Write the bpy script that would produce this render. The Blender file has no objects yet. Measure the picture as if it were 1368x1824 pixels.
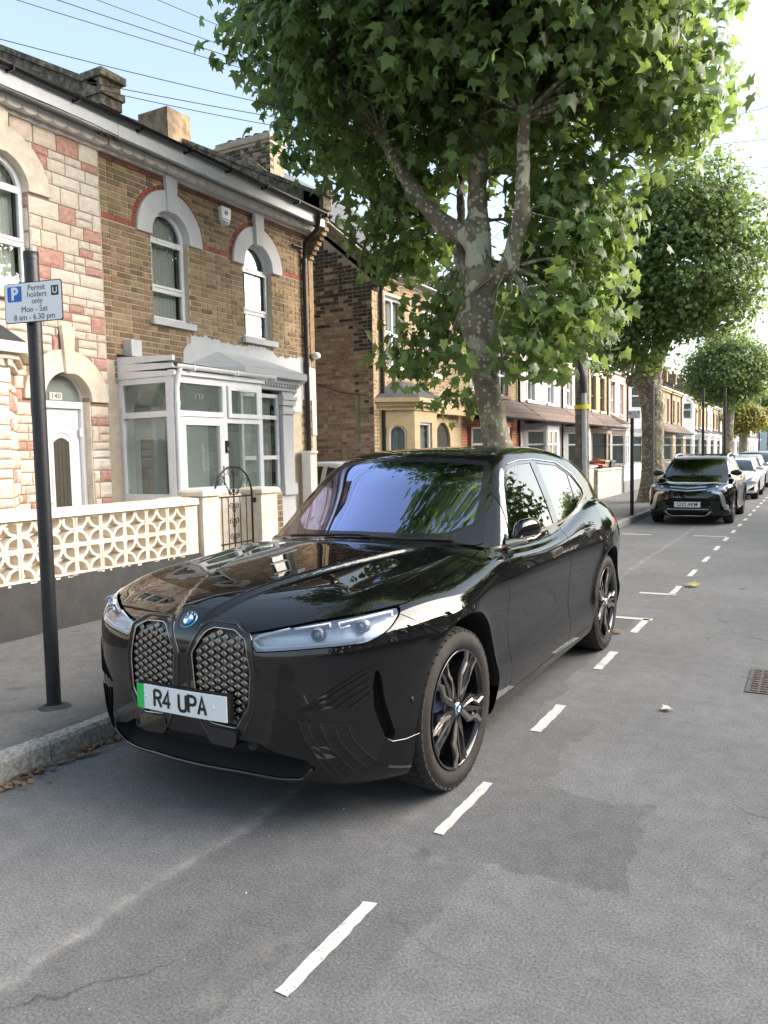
import bpy, bmesh, math, random
import numpy as np
from mathutils import Vector, Matrix
R_ = math.radians
scene = bpy.context.scene
COL = scene.collection

# ---------------------------------------------------------------- camera
cam_d = bpy.data.cameras.new('camera'); cam = bpy.data.objects.new('camera', cam_d); COL.objects.link(cam)
scene.camera = cam
RC = np.array([[0.875952033685682, 0.481964791733598, -0.020444417602542553],
               [0.017157883251287927, -0.07348174183191446, -0.9971489561041935],
               [-0.48209298037230625, 0.8731038730566583, -0.0726359768242281]])
CAM = Vector((0, 0, 1.626))
m = Matrix.Identity(4)
for r in range(3):
    m[r][0] = RC[0][r]; m[r][1] = -RC[1][r]; m[r][2] = -RC[2][r]; m[r][3] = CAM[r]
cam.matrix_world = m
cam_d.sensor_fit = 'VERTICAL'; cam_d.sensor_height = 34.6; cam_d.sensor_width = 34.6 * 0.75
cam_d.lens = 1400.2 / 1824 * 34.6
cam_d.clip_start = 0.05; cam_d.clip_end = 3000
scene.render.resolution_x = 768; scene.render.resolution_y = 1024

# ---------------------------------------------------------------- light
SUN_EL, SUN_AZ = 23.0, 60.0      # azimuth measured from +Y (down the street) towards +X (far kerb)
w = bpy.data.worlds.new('World'); scene.world = w; w.use_nodes = True
nt = w.node_tree; nt.nodes.clear()
wo = nt.nodes.new('ShaderNodeOutputWorld'); bg = nt.nodes.new('ShaderNodeBackground')
sky = nt.nodes.new('ShaderNodeTexSky'); sky.sky_type = 'NISHITA'; sky.sun_disc = False
sky.sun_elevation = R_(SUN_EL); sky.sun_rotation = R_(SUN_AZ)
sky.air_density = 1.0; sky.dust_density = 3.2; sky.ozone_density = 0.8; sky.altitude = 0
bg.inputs['Strength'].default_value = 0.115
hz = nt.nodes.new('ShaderNodeHueSaturation'); hz.inputs['Hue'].default_value = .488; hz.inputs['Saturation'].default_value = .74   # thin high cloud whitens the blue
nt.links.new(sky.outputs[0], hz.inputs['Color']); nt.links.new(hz.outputs[0], bg.inputs['Color']); nt.links.new(bg.outputs[0], wo.inputs['Surface'])
sl = bpy.data.lights.new('sun', 'SUN'); sl.energy = 3.1; sl.angle = R_(75); sl.color = (1.0, 0.92, 0.82)
so = bpy.data.objects.new('sun', sl); COL.objects.link(so)
sd = Vector((math.sin(R_(SUN_AZ)) * math.cos(R_(SUN_EL)), math.cos(R_(SUN_AZ)) * math.cos(R_(SUN_EL)), math.sin(R_(SUN_EL))))
so.rotation_euler = sd.to_track_quat('Z', 'Y').to_euler(); so.location = sd * 50
vs = scene.view_settings; vs.view_transform = 'Standard'; vs.look = 'None'; vs.gamma = 1; vs.use_curve_mapping = False
vs.exposure = 1.92

# ---------------------------------------------------------------- helpers
def tag(o, label=None, cat=None, group=None, kind=None):
    if label: o['label'] = label
    if cat: o['category'] = cat
    if group: o['group'] = group
    if kind: o['kind'] = kind
    return o
def thing(name, label, cat, loc=(0, 0, 0), rz=0.0, group=None):
    o = bpy.data.objects.new(name, None); COL.objects.link(o); o.location = loc; o.rotation_euler = (0, 0, rz)
    o.empty_display_size = 0.2
    return tag(o, label, cat, group)
def link(name, me, parent=None, mat=None):
    o = bpy.data.objects.new(name, me); COL.objects.link(o)
    if mat is not None:
        if not me.materials: me.materials.append(mat)
    if parent is not None: o.parent = parent
    return o
class MB:
    """collects plain geometry, links it as one mesh object"""
    def __init__(s): s.v = []; s.f = []; s.mi = []; s.sm = []; s.cur = 0
    def add(s, vs_, fs_, smooth=False):
        b = len(s.v); s.v.extend([tuple(p) for p in vs_])
        for f in fs_: s.f.append([b + i for i in f]); s.mi.append(s.cur); s.sm.append(smooth)
        return s
    def box(s, x0, x1, y0, y1, z0, z1):
        if x0 > x1: x0, x1 = x1, x0
        if y0 > y1: y0, y1 = y1, y0
        if z0 > z1: z0, z1 = z1, z0
        v = [(x0, y0, z0), (x1, y0, z0), (x1, y1, z0), (x0, y1, z0), (x0, y0, z1), (x1, y0, z1), (x1, y1, z1), (x0, y1, z1)]
        return s.add(v, [(0, 3, 2, 1), (4, 5, 6, 7), (0, 1, 5, 4), (1, 2, 6, 5), (2, 3, 7, 6), (3, 0, 4, 7)])
    def hexa(s, v, ):   # 8 points: bottom 4, top 4
        return s.add(v, [(0, 3, 2, 1), (4, 5, 6, 7), (0, 1, 5, 4), (1, 2, 6, 5), (2, 3, 7, 6), (3, 0, 4, 7)])
    def tube(s, pts, r, n=8, caps=True, smooth=True):
        pts = [Vector(p) for p in pts]; rs = r if isinstance(r, (list, tuple)) else [r] * len(pts)
        rings = []; prev = None
        for i, p in enumerate(pts):
            t = (pts[min(i + 1, len(pts) - 1)] - pts[max(i - 1, 0)]).normalized()
            if prev is None:
                a = Vector((0, 0, 1)) if abs(t.z) < .9 else Vector((1, 0, 0)); u = t.cross(a).normalized()
            else: u = (prev - t * prev.dot(t)).normalized()
            prev = u; v_ = t.cross(u)
            rings.append([p + (u * math.cos(2 * math.pi * k / n) + v_ * math.sin(2 * math.pi * k / n)) * rs[i] for k in range(n)])
        vs_ = [q for ring in rings for q in ring]; fs_ = []
        for i in range(len(pts) - 1):
            for k in range(n):
                a, b = i * n + k, i * n + (k + 1) % n; fs_.append((a, b, b + n, a + n))
        s.add(vs_, fs_, smooth)
        if caps: s.add(rings[0], [tuple(reversed(range(n)))]); s.add(rings[-1], [tuple(range(n))])
        return s
    def prism(s, poly, fn, d0, d1, smooth=False):
        """poly: 2-D outline; fn(a,b,d)->3-D; extruded from depth d0 to d1"""
        n = len(poly)
        v = [fn(a, b, d0) for a, b in poly] + [fn(a, b, d1) for a, b in poly]
        f = [tuple(range(n)), tuple(reversed(range(n, 2 * n)))] + [(i, i + n, (i + 1) % n + n, (i + 1) % n) for i in range(n)]
        return s.add(v, f, smooth)
    def lathe(s, prof, fn, n=32, smooth=True, a0=0.0, a1=2 * math.pi):
        """prof: list of (radius, depth); fn(a,b,d)->3-D"""
        full = abs(a1 - a0 - 2 * math.pi) < 1e-6; m_ = n if full else n + 1
        v = []
        for r, d in prof:
            for k in range(m_):
                t = a0 + (a1 - a0) * k / n; v.append(fn(r * math.cos(t), r * math.sin(t), d))
        f = []
        for i in range(len(prof) - 1):
            for k in range(n):
                a = i * m_ + k; b = i * m_ + (k + 1) % m_; f.append((a, b, b + m_, a + m_))
        return s.add(v, f, smooth)
    def build(s, name, mat, parent=None, fix=True):
        me = bpy.data.meshes.new(name); me.from_pydata(s.v, [], s.f)
        mats = mat if isinstance(mat, (list, tuple)) else [mat]
        for m_ in mats: me.materials.append(m_)
        me.polygons.foreach_set('material_index', s.mi); me.polygons.foreach_set('use_smooth', s.sm)
        if fix and len(s.f) < 40000:
            bm = bmesh.new(); bm.from_mesh(me); bmesh.ops.recalc_face_normals(bm, faces=bm.faces); bm.to_mesh(me); bm.free()
        me.update()
        o = bpy.data.objects.new(name, me); COL.objects.link(o)
        if parent is not None: o.parent = parent
        return o
def boxobj(name, mat, parent, *a): return MB().box(*a).build(name, mat, parent)
def copy_tree(o, parent=None):
    c = o.copy(); COL.objects.link(c)
    if parent is not None: c.parent = parent
    for ch in list(o.children): copy_tree(ch, c)
    return c

# ---------------------------------------------------------------- materials
MATS = {}
def nmat(name):
    mt = bpy.data.materials.new(name); mt.use_nodes = True; t = mt.node_tree
    return mt, t, t.nodes['Principled BSDF']
def P(name, col, rough=.6, metal=0, spec=.5, coat=0, noise=0, nscale=6, bump=0, bscale=60, trans=0, ior=1.45, emit=None, detail=4, var=0, col2=None):
    """principled material; noise = brightness variation, bump = fine relief, var = per piece variation"""
    if name in MATS: return MATS[name]
    mt, t, b = nmat(name); L = t.links.new; N = t.nodes.new
    b.inputs['Base Color'].default_value = (*col, 1); b.inputs['Roughness'].default_value = rough
    b.inputs['Metallic'].default_value = metal; b.inputs['Specular IOR Level'].default_value = spec
    b.inputs['Coat Weight'].default_value = coat; b.inputs['Coat Roughness'].default_value = .03
    b.inputs['Transmission Weight'].default_value = trans; b.inputs['IOR'].default_value = ior
    if emit: b.inputs['Emission Color'].default_value = (*emit[:3], 1); b.inputs['Emission Strength'].default_value = emit[3]
    tc = N('ShaderNodeNewGeometry')
    cur = None
    if noise or var:
        rgb = N('ShaderNodeHueSaturation'); rgb.inputs['Color'].default_value = (*col, 1)
        if col2:
            mx = N('ShaderNodeMix'); mx.data_type = 'RGBA'; mx.inputs[6].default_value = (*col, 1); mx.inputs[7].default_value = (*col2, 1)
            n2 = N('ShaderNodeTexNoise'); n2.inputs['Scale'].default_value = nscale * 1.7; L(tc.outputs['Position'], n2.inputs['Vector'])
            cr = N('ShaderNodeMapRange'); cr.inputs[1].default_value = .42; cr.inputs[2].default_value = .62
            L(n2.outputs[0], cr.inputs[0]); L(cr.outputs[0], mx.inputs[0]); L(mx.outputs[2], rgb.inputs['Color'])
        val = None
        if noise:
            nz = N('ShaderNodeTexNoise'); nz.inputs['Scale'].default_value = nscale; nz.inputs['Detail'].default_value = detail; nz.inputs['Roughness'].default_value = .65
            L(tc.outputs['Position'], nz.inputs['Vector'])
            mr = N('ShaderNodeMapRange'); mr.inputs[1].default_value = .28; mr.inputs[2].default_value = .72
            mr.inputs[3].default_value = 1 - noise; mr.inputs[4].default_value = 1 + noise; L(nz.outputs[0], mr.inputs[0]); val = mr.outputs[0]
        if var:
            ri = N('ShaderNodeMapRange'); ri.inputs[3].default_value = 1 - var; ri.inputs[4].default_value = 1 + var
            ad = N('ShaderNodeMath'); ad.operation = 'ADD'; oi = N('ShaderNodeObjectInfo')
            fr = N('ShaderNodeMath'); fr.operation = 'FRACT'
            L(tc.outputs['Random Per Island'], ad.inputs[0]); L(oi.outputs['Random'], ad.inputs[1]); L(ad.outputs[0], fr.inputs[0]); L(fr.outputs[0], ri.inputs[0])
            if val is None: val = ri.outputs[0]
            else:
                mu = N('ShaderNodeMath'); mu.operation = 'MULTIPLY'; L(val, mu.inputs[0]); L(ri.outputs[0], mu.inputs[1]); val = mu.outputs[0]
        L(val, rgb.inputs['Value']); L(rgb.outputs[0], b.inputs['Base Color'])
    if bump:
        nb = N('ShaderNodeTexNoise'); nb.inputs['Scale'].default_value = bscale; nb.inputs['Detail'].default_value = 5
        L(tc.outputs['Position'], nb.inputs['Vector'])
        bp = N('ShaderNodeBump'); bp.inputs['Strength'].default_value = min(1, bump); bp.inputs['Distance'].default_value = .01 * max(1, bump)
        L(nb.outputs[0], bp.inputs['Height']); L(bp.outputs[0], b.inputs['Normal'])
    MATS[name] = mt; return mt
def glass(name, tint=(.75, .8, .8), refl=1.0, gtint=(1, 1, 1), ior=1.6, rough=.0, diff=None, dw=0.0):
    """thin window pane: see-through with tint, mirror reflection by fresnel"""
    if name in MATS: return MATS[name]
    mt, t, b = nmat(name); L = t.links.new; N = t.nodes.new
    t.nodes.remove(b); out = t.nodes['Material Output']
    tr = N('ShaderNodeBsdfTransparent'); tr.inputs[0].default_value = (*tint, 1)
    gl = N('ShaderNodeBsdfGlossy'); gl.inputs[0].default_value = (*gtint, 1); gl.inputs['Roughness'].default_value = rough
    fr = N('ShaderNodeFresnel'); fr.inputs[0].default_value = ior
    mul = N('ShaderNodeMath'); mul.operation = 'MULTIPLY'; mul.use_clamp = True; mul.inputs[1].default_value = refl
    mx = N('ShaderNodeMixShader'); L(fr.outputs[0], mul.inputs[0]); L(mul.outputs[0], mx.inputs[0]); L(tr.outputs[0], mx.inputs[1]); L(gl.outputs[0], mx.inputs[2])
    last = mx
    if diff:
        df = N('ShaderNodeBsdfDiffuse'); df.inputs[0].default_value = (*diff, 1)
        m2 = N('ShaderNodeMixShader'); m2.inputs[0].default_value = dw; L(tr.outputs[0], m2.inputs[1]); L(df.outputs[0], m2.inputs[2]); L(m2.outputs[0], mx.inputs[1])
    L(last.outputs[0], out.inputs[0]); MATS[name] = mt; return mt
def FN(axis):
    """frames for prisms and lathes: depth along an axis"""
    return {'x': lambda a, b, d: (d, a, b), 'y': lambda a, b, d: (a, d, b), 'z': lambda a, b, d: (a, b, d)}[axis]
def text(name, body, size, mat, parent, loc, rot, ext=.001, align='CENTER', bold=0.0, sx=1.0):
    cu = bpy.data.curves.new(name, 'FONT'); cu.body = body; cu.size = size; cu.extrude = ext; cu.align_x = align; cu.align_y = 'CENTER'; cu.offset = bold; cu.resolution_u = 3
    tmp = bpy.data.objects.new(name, cu); COL.objects.link(tmp)
    dg = bpy.context.evaluated_depsgraph_get(); me = bpy.data.meshes.new_from_object(tmp.evaluated_get(dg))
    COL.objects.unlink(tmp); bpy.data.objects.remove(tmp)
    me.materials.clear(); o = link(name, me, parent, mat); o.location = loc; o.rotation_euler = rot; o.scale = (sx, 1, 1); return o
# ---------------------------------------------------------------- car body tools (an implicit body, meshed and cut into panels)
def spline(pts):
    """natural cubic through (x,y) points -> fast table lookup"""
    x = np.array([p[0] for p in pts], float); y = np.array([p[1] for p in pts], float); n = len(x)
    h = np.diff(x); A = np.zeros((n, n)); b = np.zeros(n); A[0, 0] = A[-1, -1] = 1
    for i in range(1, n - 1):
        A[i, i - 1] = h[i - 1]; A[i, i] = 2 * (h[i - 1] + h[i]); A[i, i + 1] = h[i]; b[i] = 3 * ((y[i + 1] - y[i]) / h[i] - (y[i] - y[i - 1]) / h[i - 1])
    c = np.linalg.solve(A, b); X = np.linspace(x[0], x[-1], 3000)
    k = np.clip(np.searchsorted(x, X) - 1, 0, n - 2); dx = X - x[k]
    d = (c[k + 1] - c[k]) / (3 * h[k]); bb = (y[k + 1] - y[k]) / h[k] - h[k] * (2 * c[k] + c[k + 1]) / 3
    Y = y[k] + bb * dx + c[k] * dx ** 2 + d * dx ** 3
    return lambda t: np.interp(t, X, Y)
def smax(a, b, k):
    h = np.maximum(k - np.abs(a - b), 0) / k; return np.maximum(a, b) + h * h * h * k / 6
def smin(a, b, k): return -smax(-a, -b, k)
def sstep(a, b, x):
    t = np.clip((x - a) / (b - a), 0, 1); return t * t * (3 - 2 * t)
def surface_nets(F, lo, hi, h):
    n = [int(math.ceil((hi[i] - lo[i]) / h)) + 1 for i in range(3)]
    ax = [lo[i] + h * np.arange(n[i]) for i in range(3)]
    V = F(ax[0][:, None, None], ax[1][None, :, None], ax[2][None, None, :]).astype(np.float32)
    V = np.broadcast_to(V, n); S = V < 0
    c = np.zeros([k - 1 for k in n], np.uint8)
    for dx in (0, 1):
        for dy in (0, 1):
            for dz in (0, 1): c += S[dx:n[0] - 1 + dx, dy:n[1] - 1 + dy, dz:n[2] - 1 + dz]
    act = (c > 0) & (c < 8); idx = -np.ones(act.shape, np.int64); ii = np.argwhere(act); idx[act] = np.arange(len(ii))
    acc = np.zeros((len(ii), 3)); cnt = np.zeros(len(ii))
    cor = [(a, b, d) for a in (0, 1) for b in (0, 1) for d in (0, 1)]
    for i in range(8):
        for j in range(i + 1, 8):
            if sum(abs(cor[i][k] - cor[j][k]) for k in range(3)) != 1: continue
            pa = ii + cor[i]; pb = ii + cor[j]; va = V[pa[:, 0], pa[:, 1], pa[:, 2]]; vb = V[pb[:, 0], pb[:, 1], pb[:, 2]]
            m_ = (va < 0) != (vb < 0); t = np.where(m_, va / np.where(m_, va - vb, 1), 0)[:, None]
            acc += np.where(m_[:, None], pa + (pb - pa) * t, 0); cnt += m_
    verts = acc / cnt[:, None] * h + np.array(lo)
    faces = []
    for a in range(3):
        b, d = (a + 1) % 3, (a + 2) % 3
        s0 = np.moveaxis(S, [a, b, d], [0, 1, 2]); I = np.moveaxis(idx, [a, b, d], [0, 1, 2])
        x = s0[:-1, 1:-1, 1:-1] != s0[1:, 1:-1, 1:-1]; e = np.argwhere(x)
        if not len(e): continue
        fl = s0[e[:, 0], e[:, 1] + 1, e[:, 2] + 1]
        q = np.stack([I[e[:, 0], e[:, 1], e[:, 2]], I[e[:, 0], e[:, 1] + 1, e[:, 2]], I[e[:, 0], e[:, 1] + 1, e[:, 2] + 1], I[e[:, 0], e[:, 1], e[:, 2] + 1]], 1)
        q[~fl] = q[~fl][:, ::-1]; faces.append(q)
    return verts, np.concatenate(faces)
def gradient(F, v):
    e = 2e-4; g = np.empty_like(v)
    for i in range(3):
        p = v.copy(); p[:, i] += e; q = v.copy(); q[:, i] -= e
        g[:, i] = (F(p[:, 0], p[:, 1], p[:, 2]) - F(q[:, 0], q[:, 1], q[:, 2])) / (2 * e)
    return g
def project(F, v, n=3, fix0=True):
    for _ in range(n):
        g = gradient(F, v); f = F(v[:, 0], v[:, 1], v[:, 2])
        st = (f / np.maximum((g * g).sum(1), .05))[:, None] * g
        l = np.linalg.norm(st, axis=1, keepdims=True); v = v - st * np.minimum(1, .02 / np.maximum(l, 1e-9))
    return v
def polysd(poly, closed=True):
    """signed distance (negative inside) to a 2-D polygon, or distance to an open polyline"""
    p = np.array(poly, float); a = p if closed else p[:-1]; b = np.roll(p, -1, 0) if closed else p[1:]
    def f(x, y):
        x = np.asarray(x); y = np.asarray(y); d = np.full(x.shape, 1e9); ins = np.zeros(x.shape, bool)
        for (ax_, ay), (bx, by) in zip(a, b):
            ex, ey = bx - ax_, by - ay; t = np.clip(((x - ax_) * ex + (y - ay) * ey) / (ex * ex + ey * ey + 1e-12), 0, 1)
            d = np.minimum(d, (x - ax_ - t * ex) ** 2 + (y - ay - t * ey) ** 2)
            if closed:
                c = ((ay > y) != (by > y)) & (x < (bx - ax_) * (y - ay) / (by - ay + 1e-15) + ax_); ins ^= c
        d = np.sqrt(d); return np.where(ins, -d, d) if closed else d
    return f
def smooth_poly(pts, n=6, closed=True):
    """rounded outline through the points (Catmull-Rom)"""
    P_ = [np.array(p, float) for p in pts]; N_ = len(P_); out = []
    rng = range(N_) if closed else range(N_ - 1)
    for i in rng:
        g = (lambda k: P_[k % N_]) if closed else (lambda k: P_[min(max(k, 0), N_ - 1)])
        p0, p1, p2, p3 = g(i - 1), g(i), g(i + 1), g(i + 2)
        for k in range(n):
            t = k / n; out.append(tuple(.5 * ((2 * p1) + (-p0 + p2) * t + (2 * p0 - 5 * p1 + 4 * p2 - p3) * t * t + (-p0 + 3 * p1 - 3 * p2 + p3) * t ** 3)))
    if not closed: out.append(tuple(P_[-1]))
    return out
def round_poly(pts, r, n=4):
    """polygon with its corners rounded by radius r (float or list)"""
    out = []; N_ = len(pts)
    for i in range(N_):
        p = np.array(pts[i], float); a = np.array(pts[i - 1], float) - p; b = np.array(pts[(i + 1) % N_], float) - p
        la, lb = np.linalg.norm(a), np.linalg.norm(b); rr = r[i] if isinstance(r, (list, tuple)) else r
        rr = min(rr, .45 * la, .45 * lb)
        if rr < 1e-5: out.append(tuple(p)); continue
        A, B = p + a / la * rr, p + b / lb * rr
        for k in range(n + 1):
            t = k / n; out.append(tuple((1 - t) ** 2 * A + 2 * t * (1 - t) * p + t * t * B))
    return out
class Shell:
    def __init__(s, F, lo, hi, h):
        s.F = F; s.h = h; v, f = surface_nets(F, lo, hi, h); v = project(F, v, 4)
        s.v = v; s.f = [list(q) for q in f.tolist()]; s.lab = ['body'] * len(s.f)
        s.cut(lambda x, y, z: -x); keep = [i for i, q in enumerate(s.f) if s.cent(q)[0] > 0]
        s.sel(keep)
        on = np.abs(s.v[:, 0]) < 1e-4; s.v[on, 0] = 0
    def cent(s, q): return s.v[q].mean(0)
    def sel(s, keep): s.f = [s.f[i] for i in keep]; s.lab = [s.lab[i] for i in keep]
    def cut(s, phi, cond=None, only=None):
        """insert the curve phi = 0 into the mesh as edges"""
        v = s.v; val = phi(v[:, 0], v[:, 1], v[:, 2]).astype(float)
        ok = np.ones(len(v), bool) if cond is None else cond(v[:, 0], v[:, 1], v[:, 2])
        near = ok & (np.abs(val) < .12 * s.h)
        if near.any():   # pull very close vertices onto the curve instead of slicing slivers
            ids = np.where(near)[0]; e = 1e-4; q = v[ids]; g = np.empty_like(q)
            for i in range(3):
                p = q.copy(); p[:, i] += e; g[:, i] = (phi(p[:, 0], p[:, 1], p[:, 2]) - val[ids]) / e
            n = gradient(s.F, q); n /= np.linalg.norm(n, axis=1, keepdims=True) + 1e-9
            g -= n * (g * n).sum(1, keepdims=True); gg = (g * g).sum(1, keepdims=True)
            good = gg[:, 0] > .05
            st = np.where(gg > .05, g / np.maximum(gg, .05) * val[ids][:, None], 0)
            q2 = q - st; q2[np.abs(q[:, 0]) < 1e-6, 0] = 0
            s.v[ids] = q2; val[ids[good]] = 0
        sg = np.sign(val); new = []; cache = {}; nf = []; nl = []; base = len(s.v)
        sgl = sg.tolist(); okl = ok.tolist(); vl = val.tolist()
        for q, lb in zip(s.f, s.lab):
            ss = [sgl[i] for i in q]
            if not (any(a > 0 for a in ss) and any(a < 0 for a in ss)) or not any(okl[i] for i in q) or (only and lb not in only):
                nf.append(q); nl.append(lb); continue
            pos, neg = [], []; n = len(q)
            for k in range(n):
                i, j = q[k], q[(k + 1) % n]
                if ss[k] >= 0: pos.append(i)
                if ss[k] <= 0: neg.append(i)
                if ss[k] * ss[(k + 1) % n] < 0:
                    key = (i, j) if i < j else (j, i)
                    if key not in cache:
                        t = vl[key[0]] / (vl[key[0]] - vl[key[1]]); cache[key] = base + len(new); new.append(s.v[key[0]] * (1 - t) + s.v[key[1]] * t)
                    c = cache[key]; pos.append(c); neg.append(c)
            for g_ in (pos, neg):
                if len(g_) >= 3: nf.append(g_); nl.append(lb)
        # faces outside the condition that share a cut edge keep a T-junction: split them too
        if new:
            nv = project(s.F, np.array(new), 1); z = np.abs(np.array(new)[:, 0]) < 1e-6; nv[z, 0] = 0
            s.v = np.vstack([s.v, nv])
            keys = set(cache)
            for a_, q in enumerate(nf):
                n = len(q); hit = False
                for k in range(n):
                    i, j = q[k], q[(k + 1) % n]
                    if ((i, j) if i < j else (j, i)) in keys: hit = True; break
                if hit:
                    r = []
                    for k in range(n):
                        i, j = q[k], q[(k + 1) % n]; r.append(i); kk = (i, j) if i < j else (j, i)
                        if kk in cache: r.append(cache[kk])
                    nf[a_] = r
        s.f, s.lab = nf, nl
    def cents(s):
        L = np.array([len(q) for q in s.f]); fl = np.fromiter((i for q in s.f for i in q), int, L.sum())
        st = np.concatenate([[0], np.cumsum(L)[:-1]]); return np.add.reduceat(s.v[fl], st, axis=0) / L[:, None]
    def region(s, name, phi, cond=None, gap=0.0, only=None, gapname='panel_gap'):
        """label faces inside phi<0; gap>0 leaves a strip of that half width on the border"""
        cf = cond
        if gap:
            s.cut(lambda x, y, z: phi(x, y, z) + gap, cf, only); s.cut(lambda x, y, z: phi(x, y, z) - gap, cf, only)
        else: s.cut(phi, cf, only)
        c = s.cents(); val = phi(c[:, 0], c[:, 1], c[:, 2]); ok = np.ones(len(c), bool) if cond is None else cond(c[:, 0], c[:, 1], c[:, 2])
        for i in np.where(ok & (val < gap))[0]:
            if only and s.lab[i] not in only: continue
            s.lab[i] = gapname if val[i] > -gap else name
    def finish(s, mats, parent, order=None, mirror=True, inset=None, names=None, split=()):
        """make one mesh per label; `inset` pushes a label inwards; labels in `split` become one object per side"""
        inset = inset or {}; names = names or {}
        g = gradient(s.F, s.v); nrm = g / (np.linalg.norm(g, axis=1, keepdims=True) + 1e-9); objs = {}
        for lb in sorted(set(s.lab)):
            if lb == 'none': continue
            fs = [q for q, l in zip(s.f, s.lab) if l == lb]
            ids = sorted({i for q in fs for i in q}); mp = {i: k for k, i in enumerate(ids)}
            v = s.v[ids].copy(); n = nrm[ids].copy(); fs = [[mp[i] for i in q] for q in fs]
            if lb in inset:
                d = inset[lb]; v = v - n * d
            def make(v, n, fs, nm):
                me = bpy.data.meshes.new(nm); me.from_pydata(v.tolist(), [], fs); me.polygons.foreach_set('use_smooth', [True] * len(fs))
                me.materials.append(mats.get(lb, mats['body'])); me.update()
                me.normals_split_custom_set_from_vertices(n.tolist())
                o = bpy.data.objects.new(nm, me); COL.objects.link(o); o.parent = parent; return o
            nm = names.get(lb, lb)
            vm = v * [-1, 1, 1]; nmr = n * [-1, 1, 1]; fm = [q[::-1] for q in fs]
            if lb in split and mirror:
                objs[lb] = [make(v, n, fs, nm), make(vm, nmr, fm, nm)]
            else:
                on = np.abs(v[:, 0]) < 1e-5; k = len(v); mm = {}; v2 = list(v); n2 = list(n)
                n2 = [np.array([0 if on[i] else n[i][0], n[i][1], n[i][2]]) for i in range(k)]
                for i in range(k):
                    if on[i]: mm[i] = i
                    else: mm[i] = len(v2); v2.append(vm[i]); n2.append(nmr[i])
                objs[lb] = [make(np.array(v2), np.array(n2), fs + [[mm[i] for i in q] for q in fm], nm)]
            if lb == 'panel_gap': objs[lb][0]['kind'] = 'stuff'
        return objs
def border(objs): pass
def lip(me_obj, depth_vec, mat, name, parent): pass
def onside(F, s_, z_, w0=1.1):
    """surface point of the body seen from the side"""
    w = np.full(np.shape(s_), w0, float); s_ = np.asarray(s_, float); z_ = np.asarray(z_, float); a = np.zeros_like(w); b = w.copy()
    for _ in range(30):
        m_ = (a + b) / 2; f = F(m_, s_, z_); a = np.where(f < 0, m_, a); b = np.where(f < 0, b, m_)
    return np.stack([a, s_, z_], -1)
def onfront(F, w_, z_, s0=-.3, s1=1.2):
    w_ = np.asarray(w_, float); z_ = np.asarray(z_, float); a = np.full(w_.shape, s0); b = np.full(w_.shape, s1)
    for _ in range(30):
        m_ = (a + b) / 2; f = F(np.abs(w_), m_, z_); b = np.where(f < 0, m_, b); a = np.where(f < 0, a, m_)
    return np.stack([w_, a, z_], -1)
def ontop(F, w_, s_, z0=0.3, z1=2.0):
    w_ = np.asarray(w_, float); s_ = np.asarray(s_, float); a = np.full(w_.shape, z0); b = np.full(w_.shape, z1)
    for _ in range(30):
        m_ = (a + b) / 2; f = F(np.abs(w_), s_, m_); a = np.where(f < 0, m_, a); b = np.where(f < 0, b, m_)
    return np.stack([w_, s_, a], -1)
def resample(pts, step):
    p = np.array(pts, float); d = np.concatenate([[0], np.cumsum(np.linalg.norm(np.diff(p, axis=0), axis=1))])
    n = max(2, int(d[-1] / step) + 1); t = np.linspace(0, d[-1], n); return np.stack([np.interp(t, d, p[:, k]) for k in range(p.shape[1])], 1)
def strip_on(F, view, pts, width, name, mat, parent, proud=.004, step=.02, closed=False, both=True, mb=None):
    """a raised band laid on the body along a polyline given in the side, front or top view"""
    if closed: pts = list(pts) + [pts[0]]
    p2 = resample(pts, step); fn = {'side': onside, 'front': onfront, 'top': ontop}[view]
    c = fn(F, p2[:, 0], p2[:, 1]); ok = c.copy(); ok[:, 0] = np.abs(ok[:, 0]); n = gradient(F, ok); n /= np.linalg.norm(n, axis=1, keepdims=True)
    n[:, 0] *= np.where(c[:, 0] < 0, -1, 1)
    t = np.gradient(c, axis=0)
    if closed: t[0] = t[-1] = c[1] - c[-2]
    t /= np.linalg.norm(t, axis=1, keepdims=True) + 1e-9; b = np.cross(t, n)
    wd = np.asarray(width) * np.ones(len(c)) if np.ndim(width) == 0 else np.interp(np.linspace(0, 1, len(c)), np.linspace(0, 1, len(width)), width)
    own = mb is None; mb = mb or MB()
    for sx in ((1, -1) if both else (1,)):
        V = []; 
        for i in range(len(c)):
            for o, q in ((-.5, -.004), (-.42, proud), (.42, proud), (.5, -.004)):
                x = c[i] + b[i] * o * wd[i] + n[i] * q; V.append((x[0] * sx, x[1], x[2]))
        f = []
        for i in range(len(c) - 1):
            for k in range(3):
                a_ = i * 4 + k; f.append((a_, a_ + 1, a_ + 5, a_ + 4))
        mb.add(V, f, False)
    return mb.build(name, mat, parent) if own else mb
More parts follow.
